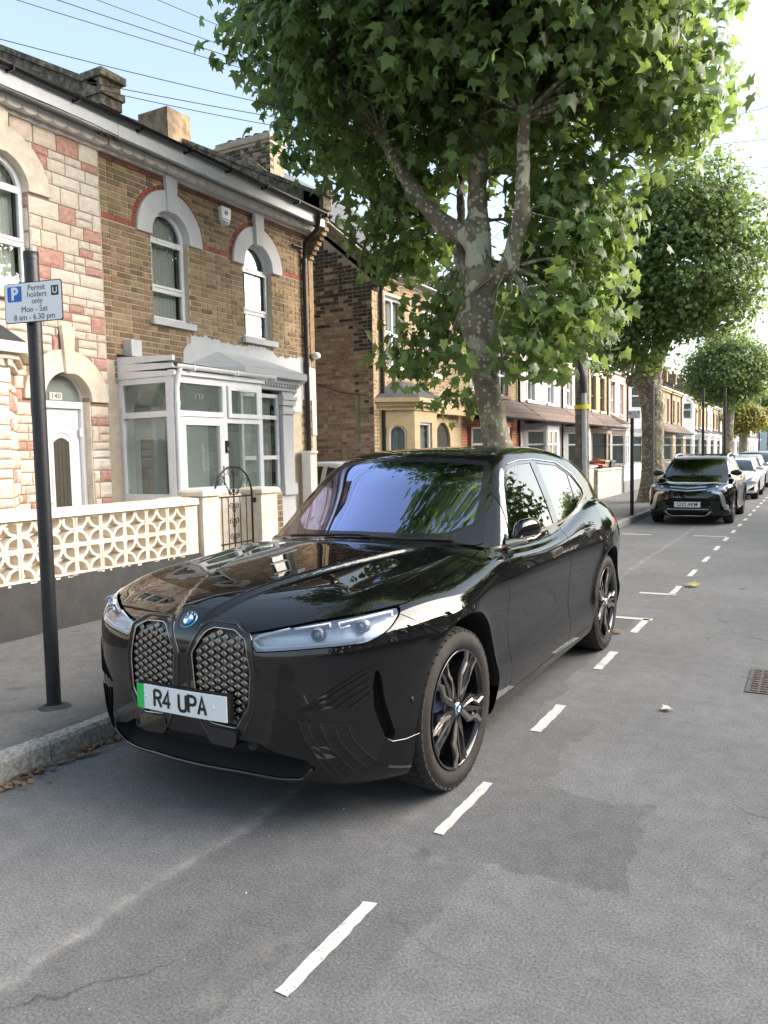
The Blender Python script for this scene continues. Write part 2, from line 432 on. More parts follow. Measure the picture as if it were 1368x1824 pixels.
# ---------------------------------------------------------------- shared car materials and parts
def paint(name, col, metallic=0.0, rough=.18, flake=0.0):
    if name in MATS: return MATS[name]
    mt = P(name, col, rough=rough if metallic else .5, metal=metallic, spec=.6 if metallic or sum(col) > .1 else .0, coat=1.0); b = mt.node_tree.nodes['Principled BSDF']
    b.inputs['Coat Roughness'].default_value = .012; b.inputs['Coat IOR'].default_value = 1.62
    t = mt.node_tree; L = t.links.new      # a little road dust that breaks the mirror finish
    g = t.nodes.new('ShaderNodeNewGeometry'); n = t.nodes.new('ShaderNodeTexNoise'); n.inputs['Scale'].default_value = 3.5; n.inputs['Detail'].default_value = 8
    L(g.outputs['Position'], n.inputs['Vector']); r = t.nodes.new('ShaderNodeMapRange'); r.inputs[1].default_value = .45; r.inputs[2].default_value = .8; r.inputs[3].default_value = .004; r.inputs[4].default_value = .03
    L(n.outputs[0], r.inputs[0]); L(r.outputs[0], b.inputs['Coat Roughness']); return mt
M_black = paint('black_paint', (.0035, .0035, .004))
M_gloss = P('gloss_black', (.006, .006, .007), rough=.08, coat=.6)
M_satin = P('satin_black_plastic', (.012, .012, .013), rough=.45, bump=.2, bscale=300)
M_matte = P('matte_black', (.006, .006, .006), rough=.85)
M_gap = P('panel_gap_dark', (.002, .002, .002), rough=1, spec=0)
M_bronze = P('titanium_bronze_metal', (.62, .54, .46), rough=.24, metal=1)
M_chrome = P('chrome', (.82, .83, .85), rough=.08, metal=1)
M_silver = P('silver_plastic', (.55, .57, .6), rough=.25, metal=.8)
M_white = P('white_plastic', (.8, .8, .8), rough=.35)
M_tyre = P('tyre_rubber', (.030, .026, .024), rough=.78, noise=.35, nscale=9, bump=.3, bscale=220)
M_disc = P('brake_disc_steel', (.30, .30, .30), rough=.35, metal=1)
M_seat = P('seat_leather', (.025, .024, .023), rough=.6)
G_wind = glass('windscreen_glass', tint=(.30, .33, .34), refl=9.0, gtint=(.56, .61, 1.0), ior=1.55)
G_side = glass('tinted_side_glass', tint=(.10, .115, .11), refl=1.7, gtint=(1, .98, .93), ior=1.62)
G_car = glass('car_glass', tint=(.28, .32, .31), refl=1.9, gtint=(.92, .97, 1), ior=1.55)
G_lens = glass('lamp_lens', tint=(.95, .97, 1.0), refl=1.4, ior=1.5)
def shell_walls(me_obj, F_norm_inset, mat, name, parent): pass
def walls(sh, lb, depth, mat, name, parent, side=None):
    """inset copy of a labelled patch with side walls: a real recess in the body"""
    g = gradient(sh.F, sh.v); n = g / (np.linalg.norm(g, axis=1, keepdims=True) + 1e-9)
    fs = [q for q, l in zip(sh.f, sh.lab) if l == lb]; cnt = {}
    for q in fs:
        for k in range(len(q)):
            a, b = q[k], q[(k + 1) % len(q)]; cnt[(a, b)] = 1
    mb = MB()
    for sx in ((1, -1) if side is None else (side,)):
        mp = {}; V = []; Fc = []
        def idx(i, d):
            if (i, d) not in mp: mp[(i, d)] = len(V); x = sh.v[i] - n[i] * depth * d; V.append((x[0] * sx, x[1], x[2]))
            return mp[(i, d)]
        for q in fs: Fc.append([idx(i, 1) for i in q])
        for (a, b) in cnt:
            if (b, a) not in cnt and not (sh.v[a][0] < 1e-5 and sh.v[b][0] < 1e-5): Fc.append([idx(a, 0), idx(b, 0), idx(b, 1), idx(a, 1)])
        mb.add(V, Fc, False)
    return mb.build(name, mat, parent, fix=False)
def wheel_fn(cx, cy, cz, sgn, steer=0.0):
    """a,b in the wheel plane, d outwards"""
    c, s = math.cos(steer), math.sin(steer)
    def f(a, b, d): # a along car, b up, d outward from hub face
        x = d * sgn; y = a
        return (cx + x * c - y * s, cy + x * s + y * c, cz + b)
    return f
def make_tyre(parent, fn, R, wd, rim, mat, treads=46, name='tyre', sidewall=.03):
    mb = MB(); h = wd / 2; e = .055
    prof = [(rim, -wd + .012), (rim + .02, -wd), (rim + (R - rim) * .55, -wd - .006), (R - .022, -wd + .006), (R - .006, -wd + .022), (R, -wd + .05),
            (R, -.045), (R - .005, -.022), (R - .018, -.006), (R - .035, .000), (rim + (R - rim) * .60, .006), (rim + (R - rim) * .35, .004), (rim + .022, -.002), (rim + .010, -.010), (rim, -.018), (rim - .004, -.05)]
    mb.lathe(prof, fn, 72)
    # tread blocks and grooves stand a few millimetres proud
    for k in range(treads):
        a0 = 2 * math.pi * k / treads; a1 = a0 + 2 * math.pi / treads * .80
        for d0, d1, sk in ((-.052, -.006, .03), (-.125, -.060, .0), (-.200, -.133, .0), (-wd + .008, -.208, -.03)):
            if d1 < -wd + .012: continue
            V = []
            for rr in (R - .003, R + .006):
                for d, aa in ((d0, a0 + sk), (d1, a0), (d1, a1), (d0, a1 + sk)):
                    q = rr - (.012 if (rr > R and (d > -.02 or d < -wd + .02)) else 0) - (.02 if (rr < R and (d > -.02 or d < -wd + .02)) else 0)
                    V.append(fn(q * math.cos(aa), q * math.sin(aa), d))
            mb.hexa(V)
    return mb.build(name, mat, parent)
# ---------------------------------------------------------------- body shape of the large black SUV  (x across, y from nose to tail, z up)
b_plan = spline([(-.1, 0), (0, 0), (.2, .010), (.4, .042), (.6, .110), (.72, .185), (.81, .275), (.88, .385), (.94, .525), (1.08, 1.0)])
b_nose = spline([(.10, .24), (.16, .16), (.22, .085), (.30, .035), (.42, .010), (.55, 0), (.70, .0), (.78, .003), (.85, .014), (.92, .045), (1.0, .11), (1.3, .45)])
b_hood = spline([(-.5, .70), (-.1, .82), (0, .872), (.05, .900), (.12, .935), (.25, .982), (.5, 1.03), (1.0, 1.085), (1.5, 1.118), (2.0, 1.108), (2.7, 1.112), (3.2, 1.165), (3.6, 1.22), (4.0, 1.245), (4.4, 1.225), (4.7, 1.15), (4.95, 1.03), (5.3, .8)])
b_wide = spline([(-.3, .90), (.2, .928), (.5, .950), (.876, .974), (1.3, .962), (1.8, .958), (2.7, .960), (3.3, .972), (3.876, .990), (4.3, .965), (4.7, .885), (4.95, .78), (5.2, .6)])
b_side = spline([(0, -.10), (.15, -.07), (.25, -.032), (.33, -.012), (.42, -.001), (.50, -.014), (.60, -.020), (.75, -.008), (.86, 0), (.94, -.010), (1.02, -.038), (1.1, -.085), (1.25, -.20), (1.8, -.7)])
b_roof = spline([(.6, .50), (1.0, .775), (1.35, 1.008), (1.52, 1.122), (1.9, 1.375), (2.2, 1.562), (2.4, 1.628), (2.7, 1.664), (3.1, 1.678), (3.6, 1.655), (4.1, 1.590), (4.45, 1.515), (4.6, 1.44), (4.75, 1.29), (4.9, 1.10), (5.1, .85)])
b_green = spline([(.8, .76), (1.2, .81), (1.5, .838), (2.0, .853), (2.7, .860), (3.5, .853), (4.0, .83), (4.5, .775), (4.9, .70), (5.2, .6)])
b_wrap = spline([(.5, .52), (1.5, .49), (2.0, .36), (2.3, .25), (2.7, .11), (3.4, .02), (4.2, -.08), (4.7, -.18), (5.2, -.2)])
def slope(f, s): return (f(s + .01) - f(s - .01)) / .02
def bmw_F(w, s, z):
    w = np.abs(w)
    wb = b_wide(s)
    r1 = np.sqrt((s - .876) ** 2 + (z - .385) ** 2); r2 = np.sqrt((s - 3.876) ** 2 + (z - .385) ** 2)
    fl = .016 * (np.exp(-((r1 - .45) / .055) ** 2) + np.exp(-((r2 - .45) / .055) ** 2)) * sstep(.35, .5, z)
    side = w - (wb + b_side(z) + fl)
    pl = b_plan(w)
    sp = s - pl * (1 - .75 * sstep(.6, 1.8, s))
    hs = slope(b_hood, s)
    crown = .075 * (w / .88) ** 2.5 * sstep(.15, 1.3, s) * (1 - .25 * sstep(2.0, 3.4, s))
    # raised middle of the bonnet running back from the badge, and its side ridges
    wc = .045 + .36 * np.clip(s, 0, 1.6) ** .8
    bulge = .024 * (1 - sstep(-.018, .022, w - wc)) * sstep(-.02, .12, s) * (1 - sstep(1.2, 1.5, s))
    ridge = .018 * np.exp(-((w - (.67 + .04 * s)) / .085) ** 2) * sstep(.2, .5, s) * (1 - sstep(1.3, 1.7, s))
    top = (z - (b_hood(sp) - crown + bulge + ridge)) / np.sqrt(1 + hs * hs)
    pn = slope(b_plan, w)
    lg = z - (.775 + .035 * sstep(.3, .85, w)); shelf = .30 * .5 * (lg + np.sqrt(lg * lg + .00012)) * sstep(.30, .42, w) * (1 - sstep(.06, .10, lg)) * .8
    front = (b_nose(z) + shelf * .6 + pl - s) / np.sqrt(1 + .8 * pn * pn)
    rear = (s - (4.95 - .7 * b_plan(w) - .25 * np.clip(z - .75, 0, 2) ** 2 - .35 * np.clip(.5 - z, 0, 1) ** 2))
    lower = smax(side, top, .12 - .065 * sstep(1.0, 1.7, s) + .03 * sstep(3.6, 4.3, s))
    lower = smax(lower, front, .048)
    lower = smax(lower, rear, .16)
    lower = smax(lower, .185 + .05 * sstep(1.3, .9, s) * 0 - z, .05)
    rs = slope(b_roof, s); q = b_wrap(s)
    up = (z - (b_roof(s - q * w * w) - .055 * w * w)) / np.sqrt(1 + rs * rs)
    gz = z - 1.08
    us = (w - (b_green(s) - .40 * gz - .14 * gz * gz)) / 1.08
    upper = smax(up, us, .070 + .045 * sstep(2.2, 2.9, s))
    upper = smax(upper, .9 - z, .02)
    return smin(lower, upper, .035)
# ---------------------------------------------------------------- ground, road, pavement, kerbs, markings
class NT:
    """tiny expression helper for material nodes"""
    def __init__(s, mt): s.t = mt.node_tree; s.b = s.t.nodes['Principled BSDF']; s.L = s.t.links.new
    def n(s, k, **kw):
        nd = s.t.nodes.new(k)
        for a, v in kw.items(): setattr(nd, a, v)
        return nd
    def val(s, nd, i, v):
        if isinstance(v, (int, float)): nd.inputs[i].default_value = v
        elif isinstance(v, tuple): nd.inputs[i].default_value = (*v, 1) if len(v) == 3 and nd.inputs[i].type == 'RGBA' else v
        else: s.L(v, nd.inputs[i])
    def m(s, op, a, b=0.0, clamp=False):
        nd = s.n('ShaderNodeMath', operation=op, use_clamp=clamp); s.val(nd, 0, a); s.val(nd, 1, b); return nd.outputs[0]
    def pos(s):
        g = s.n('ShaderNodeNewGeometry'); x = s.n('ShaderNodeSeparateXYZ'); s.L(g.outputs['Position'], x.inputs[0]); s.P = g.outputs['Position']; return x.outputs
    def noise(s, sc, det=4, rough=.6, vec=None, dist=0.0):
        nd = s.n('ShaderNodeTexNoise'); nd.inputs['Scale'].default_value = sc; nd.inputs['Detail'].default_value = det; nd.inputs['Roughness'].default_value = rough; nd.inputs['Distortion'].default_value = dist
        s.L(vec or s.P, nd.inputs['Vector']); return nd.outputs[0]
    def ramp(s, v, a, b, lo=0.0, hi=1.0):
        nd = s.n('ShaderNodeMapRange'); s.L(v, nd.inputs[0])
        for i, q in zip((1, 2, 3, 4), (a, b, lo, hi)): nd.inputs[i].default_value = q
        return nd.outputs[0]
    def mix(s, f, a, b):
        nd = s.n('ShaderNodeMix', data_type='RGBA'); s.val(nd, 0, f); s.val(nd, 6, a); s.val(nd, 7, b); return nd.outputs[2]
    def bump(s, h, strength, dist):
        nd = s.n('ShaderNodeBump'); nd.inputs['Strength'].default_value = strength; nd.inputs['Distance'].default_value = dist; s.L(h, nd.inputs['Height']); s.L(nd.outputs[0], s.b.inputs['Normal'])
def asphalt_mat(name, dark, light, road=True):
    mt = bpy.data.materials.new(name); mt.use_nodes = True; q = NT(mt); X, Y, Z = q.pos()
    fine = q.noise(95, 3, .7); mid = q.noise(9, 6, .6); big = q.noise(.7, 4, .55)
    c = q.mix(q.ramp(fine, .30, .70), dark, light)
    vo = q.n('ShaderNodeTexVoronoi'); vo.inputs['Scale'].default_value = 70; q.L(q.P, vo.inputs['Vector'])
    st = q.ramp(vo.outputs['Distance'], .10, .20, 1, 0); rnd = q.n('ShaderNodeSeparateColor'); q.L(vo.outputs['Color'], rnd.inputs[0])
    st2 = q.m('MULTIPLY', st, q.ramp(rnd.outputs[0], .72, .80))
    c = q.mix(q.m('MULTIPLY', st2, .8), c, (.40, .39, .36))
    v2 = q.ramp(mid, .3, .7, .86, 1.12); v3 = q.ramp(big, .3, .7, .84, 1.14)
    val = q.m('MULTIPLY', v2, v3)
    spots = q.ramp(q.noise(3.1, 2, .5), .70, .74, 1, .72); val = q.m('MULTIPLY', val, spots)
    if road:
        n1 = q.noise(1.6, 5, .6); wob = q.m('MULTIPLY', q.m('SUBTRACT', n1, .5), .34); n2 = q.noise(14, 4, .6); wob = q.m('ADD', wob, q.m('MULTIPLY', q.m('SUBTRACT', n2, .5), .07))
        Xw = q.m('ADD', X, wob); Yw = q.m('ADD', Y, q.m('MULTIPLY', wob, 1.3))
        def inside(a, lo, hi, soft): return q.m('MULTIPLY', q.ramp(a, lo - soft, lo + soft), q.ramp(a, hi - soft, hi + soft, 1, 0))
        # darker relaid tarmac: strip along the bay, widening to a square patch by the front wheel
        strip = q.m('MULTIPLY', inside(Xw, -2.19, -1.52, .008), inside(Y, -2, 7.8, .1))
        patch = q.m('MULTIPLY', inside(Xw, -1.7, -.62, .006), inside(Yw, 2.78, 3.62, .008))
        lobe = q.m('MULTIPLY', inside(Xw, -1.9, -1.15, .012), inside(Yw, 1.9, 4.6, .25))
        dk = q.m('MAXIMUM', q.m('MAXIMUM', strip, patch), q.m('MULTIPLY', lobe, .8)); val = q.m('MULTIPLY', val, q.ramp(dk, 0, 1, 1, .77))
        # pale worn joint on the left of the strip and dusty scuffs on its right
        jl = q.m('MULTIPLY', q.ramp(q.m('ABSOLUTE', q.m('ADD', q.m('ADD', X, 2.20), q.m('MULTIPLY', wob, .45))), .0, .055, 1, 0), q.ramp(q.noise(7, 7, .75), .40, .62))
        jr = q.m('MULTIPLY', q.ramp(q.m('ABSOLUTE', q.m('ADD', q.m('ADD', X, 1.56), q.m('MULTIPLY', wob, .6))), .0, .085, 1, 0), q.ramp(q.noise(3.3, 6, .75), .50, .62))
        jr = q.m('MULTIPLY', jr, q.ramp(Y, 2.6, 3.2, 1, .2))
        jp = q.m('MULTIPLY', q.m('MULTIPLY', q.ramp(q.m('ABSOLUTE', q.m('ADD', Yw, -2.77)), .0, .035, 1, 0), inside(X, -1.75, -.75, .1)), q.ramp(q.noise(6, 5, .7), .42, .6))
        pale = q.m('MAXIMUM', q.m('MAXIMUM', jl, q.m('MULTIPLY', jr, .8)), q.m('MULTIPLY', jp, .5)); pale = q.m('MULTIPLY', pale, q.ramp(q.noise(60, 3, .7), .3, .6, .55, 1))
        c = q.mix(q.m('MULTIPLY', pale, .6), c, (.36, .35, .32))
        sc_ = q.m('MULTIPLY', q.ramp(q.noise(7.5, 5, .7), .66, .70), .35); c = q.mix(sc_, c, (.26, .255, .24))
        crack = q.n('ShaderNodeTexVoronoi', feature='DISTANCE_TO_EDGE'); crack.inputs['Scale'].default_value = .55
        nv = q.n('ShaderNodeTexNoise'); nv.inputs['Scale'].default_value = 2.4; nv.inputs['Detail'].default_value = 5; q.L(q.P, nv.inputs['Vector'])
        ad = q.n('ShaderNodeVectorMath', operation='ADD'); q.L(q.P, ad.inputs[0]); sc = q.n('ShaderNodeVectorMath', operation='SCALE'); sc.inputs[3].default_value = .5; q.L(nv.outputs['Color'], sc.inputs[0]); q.L(sc.outputs[0], ad.inputs[1]); q.L(ad.outputs[0], crack.inputs['Vector'])
        ck = q.m('MULTIPLY', q.ramp(crack.outputs['Distance'], .0, .006, 1, 0), q.ramp(q.noise(.5, 2, .5), .50, .58)); val = q.m('MULTIPLY', val, q.ramp(ck, 0, 1, 1, .55))
    hs = q.n('ShaderNodeHueSaturation'); q.L(c, hs.inputs['Color']); q.L(val, hs.inputs['Value']); q.L(hs.outputs[0], q.b.inputs['Base Color'])
    q.b.inputs['Roughness'].default_value = .88; q.b.inputs['Specular IOR Level'].default_value = .35
    h = q.m('ADD', q.m('MULTIPLY', fine, .6), st2); q.bump(h, .75, .006); return mt
M_road = asphalt_mat('road_asphalt', (.083, .084, .086), (.225, .226, .228))
M_pave = asphalt_mat('pavement_asphalt', (.085, .085, .085), (.185, .184, .182), road=False)
def grid_sheet(name, x0, x1, y0, y1, z, mat, nx=2, ny=2, amp=0, seed=0, parent=None):
    rnd = random.Random(seed); V = [(x0 + (x1 - x0) * i / nx, y0 + (y1 - y0) * j / ny, z + (rnd.uniform(-amp, amp))) for j in range(ny + 1) for i in range(nx + 1)]
    f = [(j * (nx + 1) + i, j * (nx + 1) + i + 1, (j + 1) * (nx + 1) + i + 1, (j + 1) * (nx + 1) + i) for j in range(ny) for i in range(nx)]
    mb = MB(); mb.add(V, f, True); return mb.build(name, mat, parent, fix=False)
tag(grid_sheet('ground', -900, 900, -300, 1500, -.03, P('earth', (.12, .11, .09), rough=.95, noise=.3, nscale=.5)), kind='structure')
tag(grid_sheet('road', -3.62, 4.4, -40, 320, 0, M_road), kind='structure')
pv = boxobj('pavement', M_pave, None, -7.9, -3.72, -40, 320, -.05, .12); tag(pv, kind='structure')
pv2 = boxobj('pavement', M_pave, None, 4.5, 7.4, -40, 320, -.05, .12); tag(pv2, kind='structure')
M_kerb = P('kerb_granite', (.40, .39, .36), rough=.85, noise=.35, nscale=28, bump=.6, bscale=45, var=.14, col2=(.24, .235, .22))
rnd = random.Random(4)
def kerb_run(x0, x1, name, sgn):
    root = bpy.data.objects.new(name, None); COL.objects.link(root); tag(root, kind='structure'); far = MB(); y = -4.0; k = 0; vs_ = []
    for v_ in range(3):
        mb = MB(); w_ = abs(x1 - x0); e = .018
        prof = [(0, -.06), (0, .108 - rnd.uniform(0, .004)), (e, .124), (w_ - .005, .124), (w_, .118), (w_, -.06)]
        n = len(prof); ys = [0, .3, .6, .9, .905]; V = []
        for yy in ys:
            for a, b in prof: V.append((a + rnd.uniform(-.003, .003) * (0 < yy < .9), yy / .905, b + rnd.uniform(-.003, .003)))
        f = [(j * n + i, j * n + (i + 1) % n, (j + 1) * n + (i + 1) % n, (j + 1) * n + i) for j in range(4) for i in range(n)] + [tuple(range(n)), tuple(range(4 * n, 5 * n))]
        mb.add(V, f); me = mb.build('kerbstone', M_kerb); vs_.append(me.data); COL.objects.unlink(me); bpy.data.objects.remove(me)
    while y < 120:
        L_ = rnd.choice([.90, .90, .90, .60, .45])
        o = link('kerbstone', vs_[k % 3], root); o.location = (x0, y, rnd.uniform(-.004, .003)); o.scale = (sgn, L_ - .008, 1); y += L_; k += 1
        if k > 130: break
    far.box(x0, x1, y, 320, -.05, .122); far.build('kerbstone', M_kerb, root)
kerb_run(-3.60, -3.72, 'kerb', -1); kerb_run(4.38, 4.50, 'kerb', 1)
tag(boxobj('front_gardens', P('garden_concrete', (.26, .25, .23), rough=.9, noise=.2, nscale=4, bump=.3), None, -14, -7.9, -40, 320, -.05, .118), kind='structure')
tag(boxobj('front_gardens', MATS['garden_concrete'], None, 7.4, 14, -40, 320, -.05, .118), kind='structure')
# painted bay markings
def line_mat():
    mt = bpy.data.materials.new('road_paint'); mt.use_nodes = True; q = NT(mt); q.pos()
    n1 = q.noise(85, 5, .8); n2 = q.noise(8, 3, .6); w_ = q.ramp(q.m('ADD', q.m('MULTIPLY', n1, .65), q.m('MULTIPLY', n2, .35)), .38, .47)
    c = q.mix(w_, (.24, .24, .23), (.56, .56, .53)); q.L(c, q.b.inputs['Base Color']); q.b.inputs['Roughness'].default_value = .7; q.bump(n1, .5, .004); return mt
M_line = line_mat()
def dash(x0, x1, y0, y1, z=.004):
    r2 = random.Random(int(y0 * 100) + 7); n = 14; V = []
    for i in range(n + 1):
        t = i / n
        for xx, s_ in ((x0, 1), (x1, -1)):
            V.append((xx + r2.uniform(-.004, .004), y0 + (y1 - y0) * t + (r2.uniform(-.008, .008) if i in (0, n) else 0), z))
    f = [(2 * i, 2 * i + 1, 2 * i + 3, 2 * i + 2) for i in range(n)]
    mb = MB(); mb.add(V, f); o = mb.build('bay_line', M_line, None, fix=False); tag(o, kind='structure'); return o
for y0, y1 in ((.62, 1.16), (1.82, 2.37), (2.95, 3.54), (4.33, 4.85), (5.79, 6.35), (7.10, 7.73)): dash(-1.422, -1.370 if y0 < 4 else -1.380, y0, y1) if y0 < 4 else dash(-1.442, -1.378, y0, y1)
dash(-1.75, -1.355, 7.66, 7.75, .004)
dash(-1.75, -1.355, 9.10, 9.19, .004)
y = 9.15
while y < 75: dash(-1.44, -1.375, y, y + .60); y += 1.42
for yb in (15.5,): dash(-2.0, -1.44, yb, yb + .09)
dash(-3.3, -2.75, 15.45, 15.54)
# iron cover in the road
dc = thing('drain_cover', 'rusty rectangular iron cover set in the road near the right edge', 'drain cover', (-.16, 5.95, .004))
M_iron = P('cast_iron', (.085, .070, .062), rough=.7, metal=.3, noise=.4, nscale=20, bump=.4, col2=(.13, .085, .06))
mb = MB(); mb.box(-.24, .24, -.31, .31, -.002, .003); mb.build('frame', P('cover_surround', (.10, .095, .09), rough=.9, noise=.3, nscale=20), dc)
for i in range(10):
    for j in range(7):
        boxobj('tread_stud', M_iron, dc, -.205 + j * .06, -.165 + j * .06, -.285 + i * .058, -.245 + i * .058, .003, .009)
# leaf litter
def leaf_shape(size=1.0, fold=.12, simple=False):
    """five-lobed plane leaf, stem end at the origin, tip along +Y"""
    out = [(0, 0), (.16, -.10), (.46, -.01), (.33, .16), (.60, .46), (.31, .47), (.23, .60), (0, 1.0), (-.23, .60), (-.31, .47), (-.60, .46), (-.33, .16), (-.46, -.01), (-.16, -.10)] if not simple else \
          [(0, 0), (.40, .05), (.50, .48), (.18, .55), (0, 1.0), (-.18, .55), (-.50, .48), (-.40, .05)]
    V = [(x * size, y * size, (-abs(x) * fold - .25 * max(0, y - .4) ** 2 - (.10 if abs(x) > .4 else 0) * .6) * size) for x, y in out]; c = (0, .30 * size, .015 * size)
    V = [c] + V; n = len(out); return V, [(0, i + 1, (i + 1) % n + 1) for i in range(n)]
M_dry = P('dry_leaf', (.20, .13, .075), rough=.8, var=.4); M_yel = P('yellow_leaf', (.42, .36, .10), rough=.7)
def fallen(x, y, z, s_, mat, rz, label):
    V, f = leaf_shape(s_, -.3); mb = MB(); mb.add(V, f, True); o = mb.build('fallen_leaf', mat, None, fix=False); o.location = (x, y, z); o.rotation_euler = (.1, -.1, rz); tag(o, label, 'leaf')
fallen(-1.60, 6.95, .03, .15, M_yel, .4, 'curled yellow-green leaf on the road beside the rear tyre of the large black SUV')
fallen(-1.50, 7.03, .02, .09, M_dry, 2.0, 'small brown leaf touching the yellow leaf behind the black SUV')
fallen(-1.22, 9.75, .02, .16, M_yel, 1.1, 'pale yellow leaf lying alone on the open road beyond the black SUV')
fallen(-.78, 5.05, .015, .07, P('pale_leaf', (.5, .48, .42), rough=.8), 2.4, 'tiny whitish leaf scrap on the road right of the bay lines')
mb = MB(); r2 = random.Random(8)
for i in range(420):
    yy = r2.choice([r2.uniform(1.9, 3.6), r2.uniform(2, 4), r2.uniform(7.5, 30), r2.uniform(7.5, 18)]); xx = -3.585 + abs(r2.gauss(0, .06)); s_ = r2.uniform(.008, .035)
    a = r2.uniform(0, 6.28); V = [(xx + s_ * math.cos(a + k * 1.57) * r2.uniform(.5, 1), yy + s_ * math.sin(a + k * 1.57) * r2.uniform(.5, 1), .006 + r2.uniform(0, .018)) for k in range(4)]; mb.add(V, [(0, 1, 2, 3)])
tag(mb.build('kerb_litter', M_dry, None, fix=False), 'brown leaf crumbs and grit gathered in the gutter along the kerb', 'litter', kind='stuff')
mb = MB()
for i in range(700):
    xx, yy, zz = (r2.uniform(-3.55, 2), r2.uniform(.9, 14), .003) if r2.random() < .6 else (r2.uniform(-5.9, -3.75), r2.uniform(1, 9), .123); s_ = r2.uniform(.002, .006)
    mb.add([(xx - s_, yy, zz), (xx, yy - s_, zz), (xx + s_, yy, zz), (xx, yy + s_, zz), (xx, yy, zz + s_)], [(0, 1, 4), (1, 2, 4), (2, 3, 4), (3, 0, 4)])
tag(mb.build('loose_grit', P('pale_grit', (.32, .31, .28), rough=.9, var=.4), None, fix=False), 'scattered pale grit lying on the road and pavement', 'grit', kind='stuff')
# ---------------------------------------------------------------- wall building kit
M_wp = P('upvc_white', (.74, .76, .78), rough=.32, noise=.05, nscale=9)
M_cream = P('cream_masonry_paint', (.73, .66, .55), rough=.75, noise=.10, nscale=5, bump=.25, bscale=40, col2=(.66, .58, .46))
M_grey_render = P('pale_grey_render', (.55, .56, .58), rough=.8, noise=.08, nscale=4, bump=.25, bscale=50)
M_white_render = P('white_render', (.58, .57, .55), rough=.8, noise=.10, nscale=4, bump=.25, bscale=50)
M_soffit = P('soffit_grey_white', (.62, .60, .57), rough=.8, noise=.14, nscale=6)
M_slate = P('roof_slate', (.055, .060, .070), rough=.65, noise=.25, nscale=5, var=.2)
M_tile = P('brown_roof_tile', (.115, .080, .065), rough=.8, noise=.25, nscale=6, var=.3)
M_black_pipe = P('black_pipe', (.012, .012, .014), rough=.35)
M_stone_old = P('weathered_coping', (.135, .120, .095), rough=.95, noise=.45, nscale=7, bump=.8, bscale=30, col2=(.30, .25, .17))
M_mortar = P('mortar', (.50, .43, .33), rough=.95, noise=.15, nscale=8)
M_mortar_d = P('sooty_mortar', (.36, .31, .25), rough=.95, noise=.35, nscale=3)
M_curt = P('net_curtain', (.56, .57, .55), rough=.9)
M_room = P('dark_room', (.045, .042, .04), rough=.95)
M_redm = P('maroon_brick', (.15, .060, .045), rough=.85, noise=.15, nscale=12, var=.2, bump=.4)
M_redb = P('red_brick', (.29, .095, .060), rough=.85, noise=.15, nscale=12, var=.2, bump=.4)
BR = [P('stock_brick', (.315, .222, .128), rough=.9, noise=.16, nscale=9, var=.24, bump=.5, bscale=70, col2=(.235, .165, .10)), P('stock_brick_brown', (.20, .138, .085), rough=.9, noise=.25, nscale=12, var=.28, bump=.5, bscale=70), P('stock_brick_buff', (.30, .218, .135), rough=.9, noise=.22, nscale=12, var=.25, bump=.5, bscale=70)]
BRW = [P('wall_brick_tan', (.33, .245, .165), rough=.9, noise=.25, nscale=12, var=.25, bump=.6, bscale=60), P('wall_brick_dull', (.24, .18, .125), rough=.9, noise=.3, nscale=12, var=.3, bump=.6, bscale=60), P('wall_brick_sooty', (.060, .052, .046), rough=.92, noise=.3, nscale=12, var=.4, bump=.6, bscale=60)]
G_win = glass('window_glass', tint=(.80, .85, .83), refl=2.6, ior=1.5)
G_door = glass('porch_glass', tint=(.72, .80, .77), refl=1.7, ior=1.5, diff=(.42, .52, .48), dw=.22)
G_frost = glass('frosted_glass', tint=(.66, .74, .70), refl=1.2, ior=1.5, diff=(.48, .55, .50), dw=.45)
class Face:
    """a vertical wall plane: u along, v up, d outwards"""
    def __init__(s, o, u, n): s.o = Vector(o); s.u = Vector(u).normalized(); s.n = Vector(n).normalized()
    def __call__(s, u, v, d=0.0): p = s.o + s.u * u + s.n * d; return (p.x, p.y, p.z + v)
def front(X, Y0=0.0): return Face((X, Y0, 0), (0, 1, 0), (1, 0, 0))
def fbox(mb, F, u0, u1, v0, v1, d0, d1):
    return mb.hexa([F(u0, v0, d0), F(u1, v0, d0), F(u1, v0, d1), F(u0, v0, d1), F(u0, v1, d0), F(u1, v1, d0), F(u1, v1, d1), F(u0, v1, d1)])
def fobj(name, mat, parent, F, *a): return fbox(MB(), F, *a).build(name, mat, parent)
def fprism(mb, F, poly, d0, d1): return mb.prism(poly, lambda a, b, d: F(a, b, d), d0, d1)
